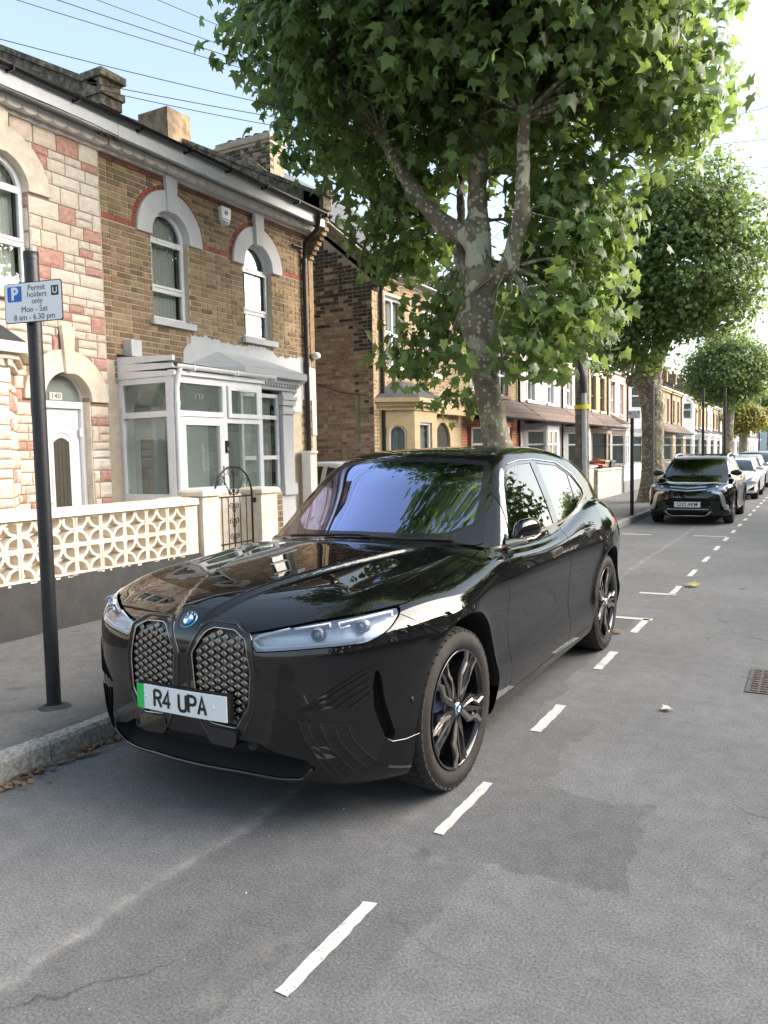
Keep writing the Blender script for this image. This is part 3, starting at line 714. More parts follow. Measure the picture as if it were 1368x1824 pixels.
def wall_holes(name, mat, parent, F, u0, u1, v0, v1, holes, th=.25, top=None, cuts=()):
    """flat wall with rectangular openings and their reveals; top(u) can cut a gable"""
    us = sorted({u0, u1, *cuts, *[min(max(h[0], u0), u1) for h in holes], *[min(max(h[1], u0), u1) for h in holes]}); vs_ = sorted({v0, v1, *[min(max(h[2], v0), v1) for h in holes], *[min(max(h[3], v0), v1) for h in holes]}); mb = MB()
    for i in range(len(us) - 1):
        for j in range(len(vs_) - 1):
            cu, cv = (us[i] + us[i + 1]) / 2, (vs_[j] + vs_[j + 1]) / 2
            if any(h[0] < cu < h[1] and h[2] < cv < h[3] for h in holes): continue
            a, b, c, d = us[i], us[i + 1], vs_[j], vs_[j + 1]
            d1_, d2_ = (min(d, top(a)), min(d, top(b))) if top else (d, d)
            mb.add([F(a, c), F(b, c), F(b, d2_), F(a, d1_)], [(0, 1, 2, 3)])
    for h in holes:
        a, b, c, d = h[:4]; q = [F(a, c), F(b, c), F(b, d), F(a, d)]; r = [F(a, c, -th), F(b, c, -th), F(b, d, -th), F(a, d, -th)]
        mb.add(q + r, [(i, (i + 1) % 4, (i + 1) % 4 + 4, i + 4) for i in range(4)])
    return mb.build(name, mat, parent, fix=False)
_ub = None
def unit_brick():
    global _ub
    if _ub is None:
        V = [(0, 0, 0), (1, 0, 0), (1, 1, 0), (0, 1, 0), (.012, .03, 1), (.988, .03, 1), (.99, .97, 1), (.01, .97, 1)]; _ub = {}
        _ub['v'] = V; _ub['f'] = [(4, 5, 6, 7), (0, 1, 5, 4), (1, 2, 6, 5), (2, 3, 7, 6), (3, 0, 4, 7)]
    return _ub
_bm = {}
def brick_mesh(mat):
    if mat.name not in _bm:
        me = bpy.data.meshes.new('brick'); ub = unit_brick(); me.from_pydata(ub['v'], [], ub['f']); me.materials.append(mat); _bm[mat.name] = me
    return _bm[mat.name]
def brickwork(parent, F, u0, u1, v0, v1, inside, mats, wts, seed=1, nind=300, key=None, lb=.215, ch=.065, jt=.012, name='brick', pick=None, proud=.008):
    """Flemish bond laid brick by brick; the nearest `nind` are objects, the rest one joined part"""
    rr = random.Random(seed); lst = []; row = 0; v = v0; hb = (lb - jt) / 2
    while v + ch * .6 < v1:
        u = u0 - (0 if row % 2 else (lb + hb) / 4 + .03); k = row % 2
        while u < u1:
            L_ = lb if k % 2 == 0 else hb; a, b = max(u, u0), min(u + L_, u1); k += 1; u += L_ + jt
            if b - a < .03: continue
            bb = min(v + ch, v1)
            r = inside(a, b, v, bb)
            if not r: continue
            if r is not True: a, b = r
            if b - a < .02: continue
            lst.append((a, b, v, bb))
        v += ch + jt; row += 1
    key = key or (lambda t: (Vector(F((t[0] + t[1]) / 2, t[2])) - CAM).length)
    lst.sort(key=key); M_ = Matrix.Identity(4)
    rows = F.u, Vector((0, 0, 1)), F.n
    joined = [MB() for _ in mats]
    for i, (a, b, c, d) in enumerate(lst):
        mi = pick(a, c, rr) if pick else rr.choices(range(len(mats)), wts)[0]; pr = proud + rr.uniform(-.004, .004)
        if i < nind:
            o = link(name, brick_mesh(mats[mi]), parent); S = (b - a, d - c, pr + .002); p = F(a, c, -.002)
            mw = Matrix.Identity(4)
            for col in range(3):
                for r_ in range(3): mw[r_][col] = rows[col][r_] * S[col]
            for r_ in range(3): mw[r_][3] = p[r_]
            o.matrix_local = mw
        else:
            ub = unit_brick(); joined[mi].add([F(a + (b - a) * x, c + (d - c) * y, -.002 + (pr + .002) * z) for x, y, z in ub['v']], ub['f'])
    allj = MB()
    for mi, j in enumerate(joined):
        allj.cur = mi; allj.add(j.v, j.f)
    if allj.v:
        o = allj.build('brickwork', mats, parent, fix=False); o['kind'] = 'stuff'
def arc(cu, cv, r, a0, a1, n): return [(cu + r * math.cos(a0 + (a1 - a0) * i / n), cv + r * math.sin(a0 + (a1 - a0) * i / n)) for i in range(n + 1)]
def ring_prism(mb, F, cu, cv, ri, ro, d0, d1, a0=0, a1=math.pi, n=24, leg=0.0):
    inn = arc(cu, cv, ri, a0, a1, n); out = arc(cu, cv, ro, a0, a1, n)
    if leg: inn = [(inn[0][0], cv - leg)] + inn + [(inn[-1][0], cv - leg)]; out = [(out[0][0], cv - leg)] + out + [(out[-1][0], cv - leg)]
    n = len(inn); V = []
    for d in (d0, d1):
        V += [F(a, b, d) for a, b in inn] + [F(a, b, d) for a, b in out]
    f = []
    for i in range(n - 1):
        f += [(i, i + 1, n + i + 1, n + i), (2 * n + i, 3 * n + i, 3 * n + i + 1, 2 * n + i + 1), (i, 2 * n + i, 2 * n + i + 1, i + 1), (n + i, n + i + 1, 3 * n + i + 1, 3 * n + i)]
    f += [(0, n, 3 * n, 2 * n), (n - 1, 3 * n - 1, 4 * n - 1, 2 * n - 1)]
    return mb.add(V, f)
def pleats(mb, F, u0, u1, v0, v1, d, amp=.018, wave=.055, top=None):
    n = max(6, int((u1 - u0) / wave * 4)); V = []
    for i in range(n + 1):
        u = u0 + (u1 - u0) * i / n; dd = d + amp * math.sin(i * math.pi / 2 + .3 * math.sin(i * 1.7)) * (.7 + .3 * math.sin(i * .37)); vt = top(u) if top else v1
        V += [F(u, v0, dd), F(u, vt, dd)]
    mb.add(V, [(2 * i, 2 * i + 2, 2 * i + 3, 2 * i + 1) for i in range(n)], True); return mb
def window(parent, F, u0, u1, v0, v1, d=-.10, bars_v=(), bars_h=(), fr=.055, arch=False, frame_mat=None, pane_mat=None, curtain=True, sill=None, room=True, casements=(), curt_mat=None, seg=False):
    """window part > pane, curtain, sill as its sub-parts"""
    fm = frame_mat or M_wp; pm = pane_mat or G_win; mb = MB(); cu = (u0 + u1) / 2; r = (u1 - u0) / 2; vs_ = v1 - r if arch else v1
    topf = (lambda u: vs_ + math.sqrt(max(0, r * r - (u - cu) ** 2))) if arch else None
    if arch: ring_prism(mb, F, cu, vs_, r - fr, r, d - .05, d, n=20, leg=vs_ - v0)
    else:
        fbox(mb, F, u0, u0 + fr, v0, v1, d - .05, d); fbox(mb, F, u1 - fr, u1, v0, v1, d - .05, d); fbox(mb, F, u0 + fr, u1 - fr, v1 - fr, v1, d - .05, d)
    fbox(mb, F, u0 + fr, u1 - fr, v0, v0 + fr, d - .05, d)
    for b in bars_v: fbox(mb, F, b - fr * .4, b + fr * .4, v0 + fr, (vs_ if arch else v1 - fr), d - .045, d - .004)
    for b in bars_h: fbox(mb, F, u0 + fr, u1 - fr, b - fr * .5, b + fr * .5, d - .045, d + .003)
    for (a, b, c, e) in casements:   # opening sashes stand proud of the frame
        t = .035; fbox(mb, F, a, b, c, c + t, d, d + .02); fbox(mb, F, a, b, e - t, e, d, d + .02); fbox(mb, F, a, a + t, c + t, e - t, d, d + .02); fbox(mb, F, b - t, b, c + t, e - t, d, d + .02)
    W = mb.build('window', fm, parent)
    def outline():
        if arch: return [(u0 + fr, v0 + fr), (u1 - fr, v0 + fr)] + arc(cu, vs_, r - fr, 0, math.pi, 16)
        return [(u0 + fr, v0 + fr), (u1 - fr, v0 + fr), (u1 - fr, v1 - fr), (u0 + fr, v1 - fr)]
    pts = outline(); mb = MB(); mb.add([F(a, b, d - .028) for a, b in pts], [tuple(range(len(pts)))]); mb.build('pane', pm, W, fix=False)
    if curtain:
        mb = MB(); pleats(mb, F, u0 + fr, u1 - fr, v0 + fr, v1 - fr, d - .13, top=(lambda u: min(topf(u), v1 - fr)) if arch else None); mb.build('curtain', curt_mat or M_curt, W, fix=False)
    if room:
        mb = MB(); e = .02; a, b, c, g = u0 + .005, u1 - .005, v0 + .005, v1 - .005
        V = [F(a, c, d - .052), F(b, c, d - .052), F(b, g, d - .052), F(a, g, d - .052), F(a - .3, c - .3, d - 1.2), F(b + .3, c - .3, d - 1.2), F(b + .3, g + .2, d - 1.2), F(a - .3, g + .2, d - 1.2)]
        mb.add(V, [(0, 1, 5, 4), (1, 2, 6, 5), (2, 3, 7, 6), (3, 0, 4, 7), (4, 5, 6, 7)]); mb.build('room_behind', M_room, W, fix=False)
    if sill: 
        fobj('sill', sill, W, F, u0 - .06, u1 + .06, v0 - .09, v0 - .001, d - .03, .075)
    return W
def gutter(parent, F, u0, u1, v, d, mat=None, r=.055, brackets=True):
    mb = MB(); n = 8; V = []; us = [u0, u1]
    for u in us:
        for k in range(n + 1):
            a = math.pi + math.pi * k / n; V.append(F(u, v + r * math.sin(a), d + r * math.cos(a)))
        for k in range(n, -1, -1):
            a = math.pi + math.pi * k / n; V.append(F(u, v + (r - .006) * math.sin(a), d + (r - .006) * math.cos(a)))
    m_ = 2 * (n + 1); mb.add(V, [(k, (k + 1) % m_, (k + 1) % m_ + m_, k + m_) for k in range(m_)] + [tuple(range(m_)), tuple(range(2 * m_ - 1, m_ - 1, -1))], False)
    g = mb.build('gutter', mat or M_black_pipe, parent)
    if brackets:
        u = u0 + .3
        while u < u1:
            mb = MB(); fbox(mb, F, u - .012, u + .012, v - r - .012, v + .005, d - r - .03, d + r + .006); mb.build('gutter_bracket', mat or M_black_pipe, g); u += .85
    return g
def pipe(parent, pts, r=.036, mat=None, name='downpipe', joints=()):
    mb = MB(); mb.tube(pts, r, 10)
    for (p, q) in joints: mb.tube([p, q], r * 1.25, 10)
    return mb.build(name, mat or M_black_pipe, parent)
def brick_tex(name, c1, c2, mortar, scale=1.0, soot=0.0, bump=.5):
    """brickwork as a material, for walls too far away to tell the bricks apart"""
    if name in MATS: return MATS[name]
    mt = bpy.data.materials.new(name); mt.use_nodes = True; q = NT(mt); X, Y, Z = q.pos()
    cb = q.n('ShaderNodeCombineXYZ'); q.L(q.m('ADD', X, Y), cb.inputs[0]); q.L(Z, cb.inputs[1])
    bt = q.n('ShaderNodeTexBrick'); q.L(cb.outputs[0], bt.inputs['Vector']); bt.inputs['Scale'].default_value = 1.0; bt.inputs['Brick Width'].default_value = .225; bt.inputs['Row Height'].default_value = .075
    bt.inputs['Mortar Size'].default_value = .006; bt.inputs['Mortar Smooth'].default_value = .1
    bt.inputs['Color1'].default_value = (*c1, 1); bt.inputs['Color2'].default_value = (*c2, 1); bt.inputs['Mortar'].default_value = (*mortar, 1)
    v = q.m('MULTIPLY', q.ramp(q.noise(2.2, 5, .6), .3, .7, .82, 1.15), q.ramp(q.noise(18, 3, .6), .3, .7, .85, 1.12))
    hs = q.n('ShaderNodeHueSaturation'); q.L(bt.outputs['Color'], hs.inputs['Color']); q.L(v, hs.inputs['Value']); q.L(hs.outputs[0], q.b.inputs['Base Color']); q.b.inputs['Roughness'].default_value = .9
    q.bump(q.m('SUBTRACT', 1.0, bt.outputs['Fac']), bump, .008); MATS[name] = mt; return mt
def roof_slab(parent, X0, z0, X1, z1, y0, y1, mat, th=.06, name='roof', course=.28):
    """pitched roof side laid in overlapping courses"""
    mb = MB(); L_ = math.hypot(X1 - X0, z1 - z0); n = max(3, int(L_ / course)); 
    for i in range(n):
        a, b = i / n, (i + 1) / n; xa, za, xb, zb = X0 + (X1 - X0) * a, z0 + (z1 - z0) * a, X0 + (X1 - X0) * b, z0 + (z1 - z0) * b
        mb.add([(xa, y0, za + .022), (xa, y1, za + .022), (xb, y1, zb + .002), (xb, y0, zb + .002), (xa, y0, za - th), (xa, y1, za - th), (xb, y1, zb - th), (xb, y0, zb - th)],
               [(0, 1, 2, 3), (4, 7, 6, 5), (0, 4, 5, 1), (1, 5, 6, 2), (3, 7, 4, 0)])
    return mb.build(name, mat, parent, fix=False)
def parapet(parent, y, w_, X0, z0, X1, z1, mat, h=.34, name='party_wall', body=None):
    mb = MB(); s_ = (z1 - z0) / (X1 - X0)
    def bl(a0, a1, b0, b1, ya, yb): 
        mb.hexa([(a0, ya, z0 + s_ * (a0 - X0) + b0), (a1, ya, z0 + s_ * (a1 - X0) + b0), (a1, yb, z0 + s_ * (a1 - X0) + b0), (a0, yb, z0 + s_ * (a0 - X0) + b0),
                 (a0, ya, z0 + s_ * (a0 - X0) + b1), (a1, ya, z0 + s_ * (a1 - X0) + b1), (a1, yb, z0 + s_ * (a1 - X0) + b1), (a0, yb, z0 + s_ * (a0 - X0) + b1)])
    bl(X0, X1, -.1, h - .06, y - w_ / 2, y + w_ / 2); p = mb.build(name, body or mat, parent)
    mb = MB(); n = 7
    for i in range(n):
        a0 = X0 + (X1 - X0) * i / n; a1 = X0 + (X1 - X0) * (i + 1) / n
        bl(a0 + (0 if i == 0 else -.006), a1 + .006, h - .055, h + .02, y - w_ / 2 - .045, y + w_ / 2 + .045)
    mb.build('coping', mat, p); return p
def chimney(parent, x, y, z0, z1, wx, wy, mat, pots=3, name='chimney', cap=True, along='y', pot_mat=None, ph=1.0):
    mb = MB(); mb.box(x - wx / 2, x + wx / 2, y - wy / 2, y + wy / 2, z0, z1)
    c = mb.build(name, mat, parent)
    if cap:
        mb = MB()
        for k, (e, a, b) in enumerate(((.03, -.22, -.15), (.06, -.15, -.08), (.03, -.08, 0))): mb.box(x - wx / 2 - e, x + wx / 2 + e, y - wy / 2 - e, y + wy / 2 + e, z1 + a + .001 * k, z1 + b)
        mb.build('corbel', mat, c)
    for k in range(pots):
        t = (k + .5) / pots - .5; px, py = (x, y + t * wy * .85) if along == 'y' else (x + t * wx * .85, y)
        mb = MB(); mb.lathe([(.10, 0), (.12, .03), (.105, .08), (.095, .22), (.115, .24), (.115, .27), (.08, .27), (.08, .05)], lambda a, b, d, px=px, py=py: (px + a, py + b, z1 + d * ph), 12); mb.build('chimney_pot', pot_mat or P('clay_pot', (.20, .12, .07), rough=.9, noise=.3), c)
    return c
# ---------------------------------------------------------------- the three near houses
F8 = front(-8.0)
def base(root, loc):
    root.location = loc
    for c in root.children: c.matrix_parent_inverse = Matrix.Translation(-Vector(loc))
def clipper(holes):
    """holes: (centre u, halfwidth(v), vmin, vmax); trims a brick to what lies outside"""
    def f(a, b, c, d):
        v = (c + d) / 2
        for cu, hw, v0, v1 in holes:
            if v0 < v < v1:
                h = hw(v)
                if h <= 0: continue
                l, r = cu - h, cu + h
                if a >= l and b <= r: return None
                if a < l < b <= r: b = l
                elif l <= a < r < b: a = r
                elif a < l and b > r: b = l
        return (a, b)
    return f
def archhole(cu, r, vs_, v0): return (cu, lambda v: r if v < vs_ else math.sqrt(max(0, r * r - (v - vs_) ** 2)), v0, vs_ + r)
def recthole(u0, u1, v0, v1): return ((u0 + u1) / 2, lambda v: (u1 - u0) / 2, v0, v1)
# rock-faced cladding blocks
M_stone = [P('cladding_cream', (.70, .60, .51), rough=.88, noise=.10, nscale=11, bump=.6, bscale=55, col2=(.68, .57, .45)), P('cladding_white', (.72, .67, .59), rough=.88, noise=.09, nscale=9, bump=.6, bscale=55, col2=(.70, .62, .51)), P('cladding_pink', (.56, .33, .27), rough=.88, noise=.12, nscale=11, bump=.6, bscale=55, col2=(.48, .27, .22))]
M_stone_mortar = P('cladding_mortar', (.33, .23, .18), rough=.95, noise=.2, nscale=10)
_rock = []
def rock_meshes():
    if _rock: return _rock
    rr = random.Random(5)
    for k in range(7):
        nx, ny = 7, 5; V = []; ph = rr.uniform(0, 6); cy_ = rr.uniform(.2, .45); sl = rr.uniform(-.4, .4); up = rr.random() < .7
        for j in range(ny + 1):
            for i in range(nx + 1):
                x, y = i / nx, j / ny; e = min(x, 1 - x, y * .8, (1 - y) * .8); h = .45 + .55 * min(1, e * 6)
                if e < 1e-6: h = .35
                brk = cy_ + .10 * math.sin(x * 7 + ph) + sl * (x - .5) * .3
                if 0 < i < nx and 0 < j < ny: h += (.22 if (y < brk) == up else -.10) + rr.uniform(-.06, .06)
                V.append((min(.995, max(.005, x)), min(.99, max(.01, y)), h))
        f = [(j * (nx + 1) + i, j * (nx + 1) + i + 1, (j + 1) * (nx + 1) + i + 1, (j + 1) * (nx + 1) + i) for j in range(ny) for i in range(nx)]
        b = len(V); V += [(0.005, .01, 0), (.995, .01, 0), (.995, .99, 0), (.005, .99, 0)]
        f += [tuple([b] + list(range(0, nx + 1)) + [b + 1])[::-1], tuple([b + 1] + [j * (nx + 1) + nx for j in range(ny + 1)] + [b + 2])[::-1], tuple([b + 2] + [ny * (nx + 1) + i for i in range(nx, -1, -1)] + [b + 3])[::-1], tuple([b + 3] + [j * (nx + 1) for j in range(ny, -1, -1)] + [b])[::-1]]
        _rock.append((V, f))
    return _rock
_rm = {}
def rock_obj(parent, F, a, b, c, d, mat, k, depth=.030, gap=.006, name='stone_block'):
    key = (k, mat.name)
    if key not in _rm:
        V, f = rock_meshes()[k]; me = bpy.data.meshes.new('stone_block'); me.from_pydata(V, [], f); me.materials.append(mat); _rm[key] = me
    o = link(name, _rm[key], parent); S = (b - a - 2 * gap, d - c - 2 * gap, depth); p = F(a + gap, c + gap, 0); cols = (F.u, Vector((0, 0, 1)), F.n); mw = Matrix.Identity(4)
    for cc in range(3):
        for r_ in range(3): mw[r_][cc] = cols[cc][r_] * S[cc]
    for r_ in range(3): mw[r_][3] = p[r_]
    o.matrix_local = mw
def ashlar(parent, F, u0, u1, v0, v1, clip, seed=3, pink=.24, depth=.024):
    rr = random.Random(seed); v = v0; last = 0
    while v < v1 - .03:
        H_ = min(rr.choice([.205, .205, .15, .10]), v1 - v); u = u0
        if v1 - v - H_ < .05: H_ = v1 - v
        while u < u1 - .02:
            L_ = rr.uniform(.19, .44) if H_ > .11 else rr.uniform(.24, .46); e = min(u + L_, u1)
            if u1 - e < .12: e = u1
            rows_ = [(v, v + H_)] if H_ < .18 or rr.random() < .62 else [(v, v + H_ / 2), (v + H_ / 2, v + H_)]
            for (c, d) in rows_:
                segs = [(u, e)] if d - c > .12 or e - u < .3 else [(u, (u + e) / 2 + rr.uniform(-.04, .04)), None]
                if segs[-1] is None: segs[-1] = (segs[0][1], e)
                for (a, b) in segs:
                    q = clip(a, b, c, d)
                    if not q or q[1] - q[0] < .035: continue
                    pk = rr.random() < (pink if last < 1 else pink * .4); last = 2 if pk else max(0, last - 1)
                    rock_obj(parent, F, q[0], q[1], c, d, M_stone[2] if pk else M_stone[rr.randrange(2)], rr.randrange(7), depth)
            u = e
        v += H_
def archstone(mb, F, cu, vs_, r0, r1, d, a0, a1, n=20): ring_prism(mb, F, cu, vs_, r0, r1, 0, d, a0, a1, n)
def cornice(parent, F, u0, u1, v, mats=None):
    """stepped plaster cornice of shallow scallops under the gutter board"""
    mb = MB(); fbox(mb, F, u0, u1, v, v + .05, 0, .07); fbox(mb, F, u0, u1, v + .05, v + .17, 0, .135)
    mb.build('cornice', M_soffit, parent)
    u = u0 + .02; mb = MB(); n = 0
    while u + .19 < u1:
        pts = [(u + .19 * k / 6, v + .052 - .030 * math.sin(math.pi * k / 6)) for k in range(7)] + [(u + .19, v + .115), (u, v + .115)]; fprism(mb, F, pts, .1355, .20); u += .20; n += 1
    o = mb.build('cornice_scallops', M_soffit, parent); o['kind'] = 'stuff'
    fobj('soffit_board', M_wp, parent, F, u0, u1, v + .172, v + .192, 0, .36)
    fobj('fascia', M_wp, parent, F, u0, u1, v + .10, v + .30, .3605, .385)

# ---- cream and pink stone-clad house (number 140)
A = thing('stone_clad_house', 'cream house clad in rough cream and pink blocks, white front door numbered 140', 'house')
hA = [(5.43, 6.17, 3.55, 5.09), (6.24, 6.92, .12, 2.69), (2.75, 3.5, 3.55, 5.09)]
wall_holes('wall', M_stone_mortar, A, F8, 2.0, 7.22, 0, 5.62, hA, .2)
boxobj('end_wall', M_stone_mortar, A, -12.5, -8.26, 2.0, 2.05, 0, 7.2)
clipA = clipper([archhole(5.80, .66, 4.72, 4.715), (5.80, lambda v: .37, 3.45, 4.72), (5.80, lambda v: .12, 5.3, 5.6), archhole(3.12, .66, 4.72, 4.715), (3.12, lambda v: .37, 3.45, 4.72),
                 archhole(6.58, .615, 2.36, 2.355), (6.58, lambda v: .345, 0, 2.36), (6.58, lambda v: .09, 2.9, 3.24), recthole(2, 5.86, 0, 2.95), recthole(2, 6.1, 2.95, 2.98)])
ashlar(A, F8, 3.6, 7.215, .14, 5.55, clipA, 3)
for cu in (5.80, 3.12):
    mb = MB(); ring_prism(mb, F8, cu, 4.72, .37, .655, -.10, .045); mb.build('arch_surround', M_cream, A)
    mb = MB(); fprism(mb, F8, [(cu - .085, 5.06), (cu + .085, 5.06), (cu + .12, 5.55), (cu - .12, 5.55)], .03, .085); mb.build('keystone', M_cream, A)
    window(A, F8, cu - .365, cu + .365, 3.555, 5.085, d=-.08, arch=True, bars_h=(4.12, 4.74), casements=((cu - .33, cu + .33, 4.15, 4.72),), sill=M_cream)
for sx, cu in ((1, 5.80),):   # narrow reveal blocks beside the upper window
    Fr = Face((-8.0, 6.175, 0), (-1, 0, 0), (0, -1, 0)); v = 3.56
    for k, h_ in enumerate((.22, .30, .2, .28, .12)):
        if v + h_ > 4.72: break
        rock_obj(A, Fr, .0, .095, v, v + h_, M_stone[2] if k == 4 else M_stone[k % 2], k % 7, .012); v += h_
mb = MB(); ring_prism(mb, F8, 6.58, 2.36, .345, .61, -.16, .05); mb.build('arch_surround', M_cream, A)
mb = MB(); fprism(mb, F8, [(6.525, 2.68), (6.635, 2.68), (6.672, 3.24), (6.488, 3.24)], .03, .09); mb.build('keystone', M_cream, A)
# door leaf with arched leaded light
dr = fobj('front_door', M_wp, A, F8, 6.31, 6.86, .20, 2.27, -.20, -.15)
mb = MB(); fbox(mb, F8, 6.235, 6.305, .12, 2.36, -.21, -.10); fbox(mb, F8, 6.865, 6.925, .12, 2.36, -.21, -.10); fbox(mb, F8, 6.305, 6.865, 2.275, 2.36, -.21, -.10); mb.build('door_frame', M_wp, A)
def molding(mb, F, poly, w_, d0, d1):
    n = len(poly); c = (sum(p[0] for p in poly) / n, sum(p[1] for p in poly) / n); inn = []
    for i in range(n):
        p = Vector(poly[i]); a = (p - Vector(poly[i - 1])).normalized(); b = (Vector(poly[(i + 1) % n]) - p).normalized(); nn = Vector((-(a.y + b.y), a.x + b.x)).normalized(); inn.append(tuple(p + nn * w_ / max(.4, nn.dot(Vector((-a.y, a.x))))))
    V = [F(a, b, d0) for a, b in poly] + [F(a, b, d1) for a, b in [((p[0] * .7 + q[0] * .3), (p[1] * .7 + q[1] * .3)) for p, q in zip(poly, inn)]] + [F(a, b, d0) for a, b in inn]
    f = [(i, (i + 1) % n, (i + 1) % n + n, i + n) for i in range(n)] + [(i + n, (i + 1) % n + n, (i + 1) % n + 2 * n, i + 2 * n) for i in range(n)]; return mb.add(V, f)
ol = [(6.42, .95), (6.755, .95)] + [(6.755 - .335 * k / 8, 1.93 + .07 * math.sin(math.pi * k / 8)) for k in range(9)]
mb = MB(); molding(mb, F8, ol, .035, -.15, -.135); molding(mb, F8, [(6.38, .34), (6.79, .34), (6.79, .86), (6.38, .86)], .03, -.15, -.138); molding(mb, F8, [(6.35, .92)] + [(6.82, .92)] + [(6.82 - .47 * k / 8, 2.03 + .08 * math.sin(math.pi * k / 8)) for k in range(9)], .02, -.15, -.142); mb.build('door_moulding', M_wp, dr)
lt = [(6.475, 1.02), (6.70, 1.02)] + [(6.70 - .225 * k / 8, 1.86 + .055 * math.sin(math.pi * k / 8)) for k in range(9)]
mb = MB(); fprism(mb, F8, lt, -.149, -.143); mb.build('leaded_light', P('leaded_dark_glass', (.085, .078, .060), rough=.12, coat=.3), dr)
mb = MB()
for u in (6.53, 6.587, 6.645): fbox(mb, F8, u - .002, u + .002, 1.02, 1.90, -.1425, -.141)
for v in (1.19, 1.36, 1.53, 1.70): fbox(mb, F8, 6.476, 6.699, v - .002, v + .002, -.1422, -.1405)
mb.build('lead_strip', P('lead_grey', (.02, .02, .02), rough=.6), dr)
mb = MB(); fbox(mb, F8, 6.505, 6.675, .735, .795, -.1495, -.138); mb.build('letterbox', M_chrome, dr)
mb = MB(); mb.tube([F8(6.355, 1.12, -.15), F8(6.355, 1.12, -.10), F8(6.41, 1.12, -.095)], .009, 6); fbox(mb, F8, 6.342, 6.368, 1.03, 1.22, -.1495, -.143); mb.build('handle', M_chrome, dr)
for v in (1.00, 1.98): fobj('hinge', M_wp, dr, F8, 6.835, 6.885, v - .05, v + .05, -.12, -.095)
mb = MB(); pts = [(6.255, 2.37)] + [(6.905, 2.37)] + arc(6.58, 2.36, .325, .03, math.pi - .03, 18); mb.add([F8(a, b, -.15) for a, b in pts], [tuple(range(len(pts)))]); fl_ = mb.build('fanlight', G_frost, A, fix=False)
mb = MB(); ring_prism(mb, F8, 6.58, 2.365, .318, .344, -.165, -.13, n=20); mb.build('fanlight_frame', M_wp, fl_)
np_ = fobj('house_number_plate', P('number_card', (.60, .62, .57), rough=.6), A, F8, 6.44, 6.62, 2.375, 2.465, -.140, -.132)
text('house_number', '140', .085, P('number_ink', (.16, .19, .17), rough=.6), np_, F8(6.53, 2.419, -.131), (R_(90), 0, R_(90)), .0005, bold=.0015, sx=1.15)
boxobj('hall', M_room, A, -9.6, -8.22, 6.1, 7.1, .1, 2.9)
for a, b in ((6.2405, 6.25), (6.908, 6.9195)): fobj('door_reveal', M_cream, A, F8, a, b, .12, 2.36, -.0995, .012)
# bay at the left
FA2 = front(-7.40); bz = 2.62
mb = MB(); pl = [(-8.0, 5.87), (-7.40, 5.36), (-7.40, 3.4), (-8.0, 2.9)]
mb.prism(pl, lambda a, b, d: (a, b, d), .12, .95); mb.build('bay_wall', M_stone_mortar, A)
clipBay = clipper([recthole(3.5, 5.13, .95, bz)])
ashlar(A, FA2, 4.6, 5.36, .14, .95, clipper([]), 11)
mb = MB(); fbox(mb, FA2, 5.14, 5.36, .95, bz, -.30, -.001); mb.build('bay_pier', M_stone_mortar, A)
Ff = Face((-7.40, 5.36, 0), (-.60, .51, 0), (.51, .60, 0))
mb = MB(); fbox(mb, Ff, .0, .787, .95, bz, -.25, -.001); mb.build('bay_pier', M_stone_mortar, A)
ashlar(A, FA2, 5.14, 5.36, .95, bz - .16, clipper([]), 12); ashlar(A, Ff, .0, .78, .14, bz - .16, clipper([]), 13)
mb = MB(); fbox(mb, FA2, 4.95, 5.37, bz - .16, bz, -.2, .03); mb.build('bay_capital', M_cream, A)
window(A, FA2, 3.6, 5.13, .97, bz - .02, d=-.12, bars_v=(4.35,), bars_h=(2.05,), curtain=True)
mb = MB()
for k, (o_, z0, z1) in enumerate(((.06, bz, bz + .07), (.12, bz + .07, bz + .13), (.20, bz + .13, bz + .24))):
    q = [(-8.0, 5.87 + o_ * 1.1), (-7.40 + o_, 5.36 + o_ * .5), (-7.40 + o_, 3.3), (-8.0, 2.8)]; mb.prism(q, lambda a, b, d: (a, b, d), z0 + .0005 * k, z1)
mb.build('bay_cornice', M_cream, A)
mb = MB(); u = 3.4
while u < 5.35: fbox(mb, FA2, u, u + .05, bz + .005, bz + .068, .062, .10); u += .10
o = mb.build('dentil', M_cream, A); o['kind'] = 'stuff'
mb = MB(); o_ = .20; zt = bz + .241; mb.add([(-8, 5.87 + .22, zt), (-7.2, 5.46, zt), (-7.2, 3.3, zt), (-8, 2.8, zt), (-8, 5.5, zt + .42), (-8, 3.4, zt + .42)], [(0, 1, 4), (1, 2, 5, 4), (2, 3, 5), (0, 3, 2, 1)]); mb.build('bay_roof', M_slate, A)
cornice(A, F8, 2.0, 7.215, 5.50); gutter(A, F8, 2.0, 7.23, 5.82, .45)
roof_slab(A, -7.62, 5.80, -12.5, 8.24, 2.0, 7.12, M_slate)
parapet(A, 7.25, .24, -7.80, 5.84, -12.5, 8.2, M_stone_old, h=.40)
mb = MB()   # corbelled end of the party wall
for k, (e, a, b) in enumerate(((.0, 5.62, 5.86), (.03, 5.86, 5.98), (.06, 5.98, 6.10), (.10, 6.10, 6.18), (.05, 6.18, 6.30), (.12, 6.30, 6.39))): mb.box(-8.05, -7.80 + e, 7.11 - e * .5, 7.39 + e * .5, a + .0005 * k, b)
mb.build('parapet_corbel', M_stone_old, A)
# cables clipped under the eaves
mb = MB(); mb.tube([F8(u, 5.58 - .03 * math.sin((u - 2) * 1.1), .40 + .01 * math.sin(u * 3)) for u in np.linspace(2, 7.2, 14)], .006, 5); mb.build('eaves_cable', M_black_pipe, A)
base(A, (-8.0, 4.6, .12))

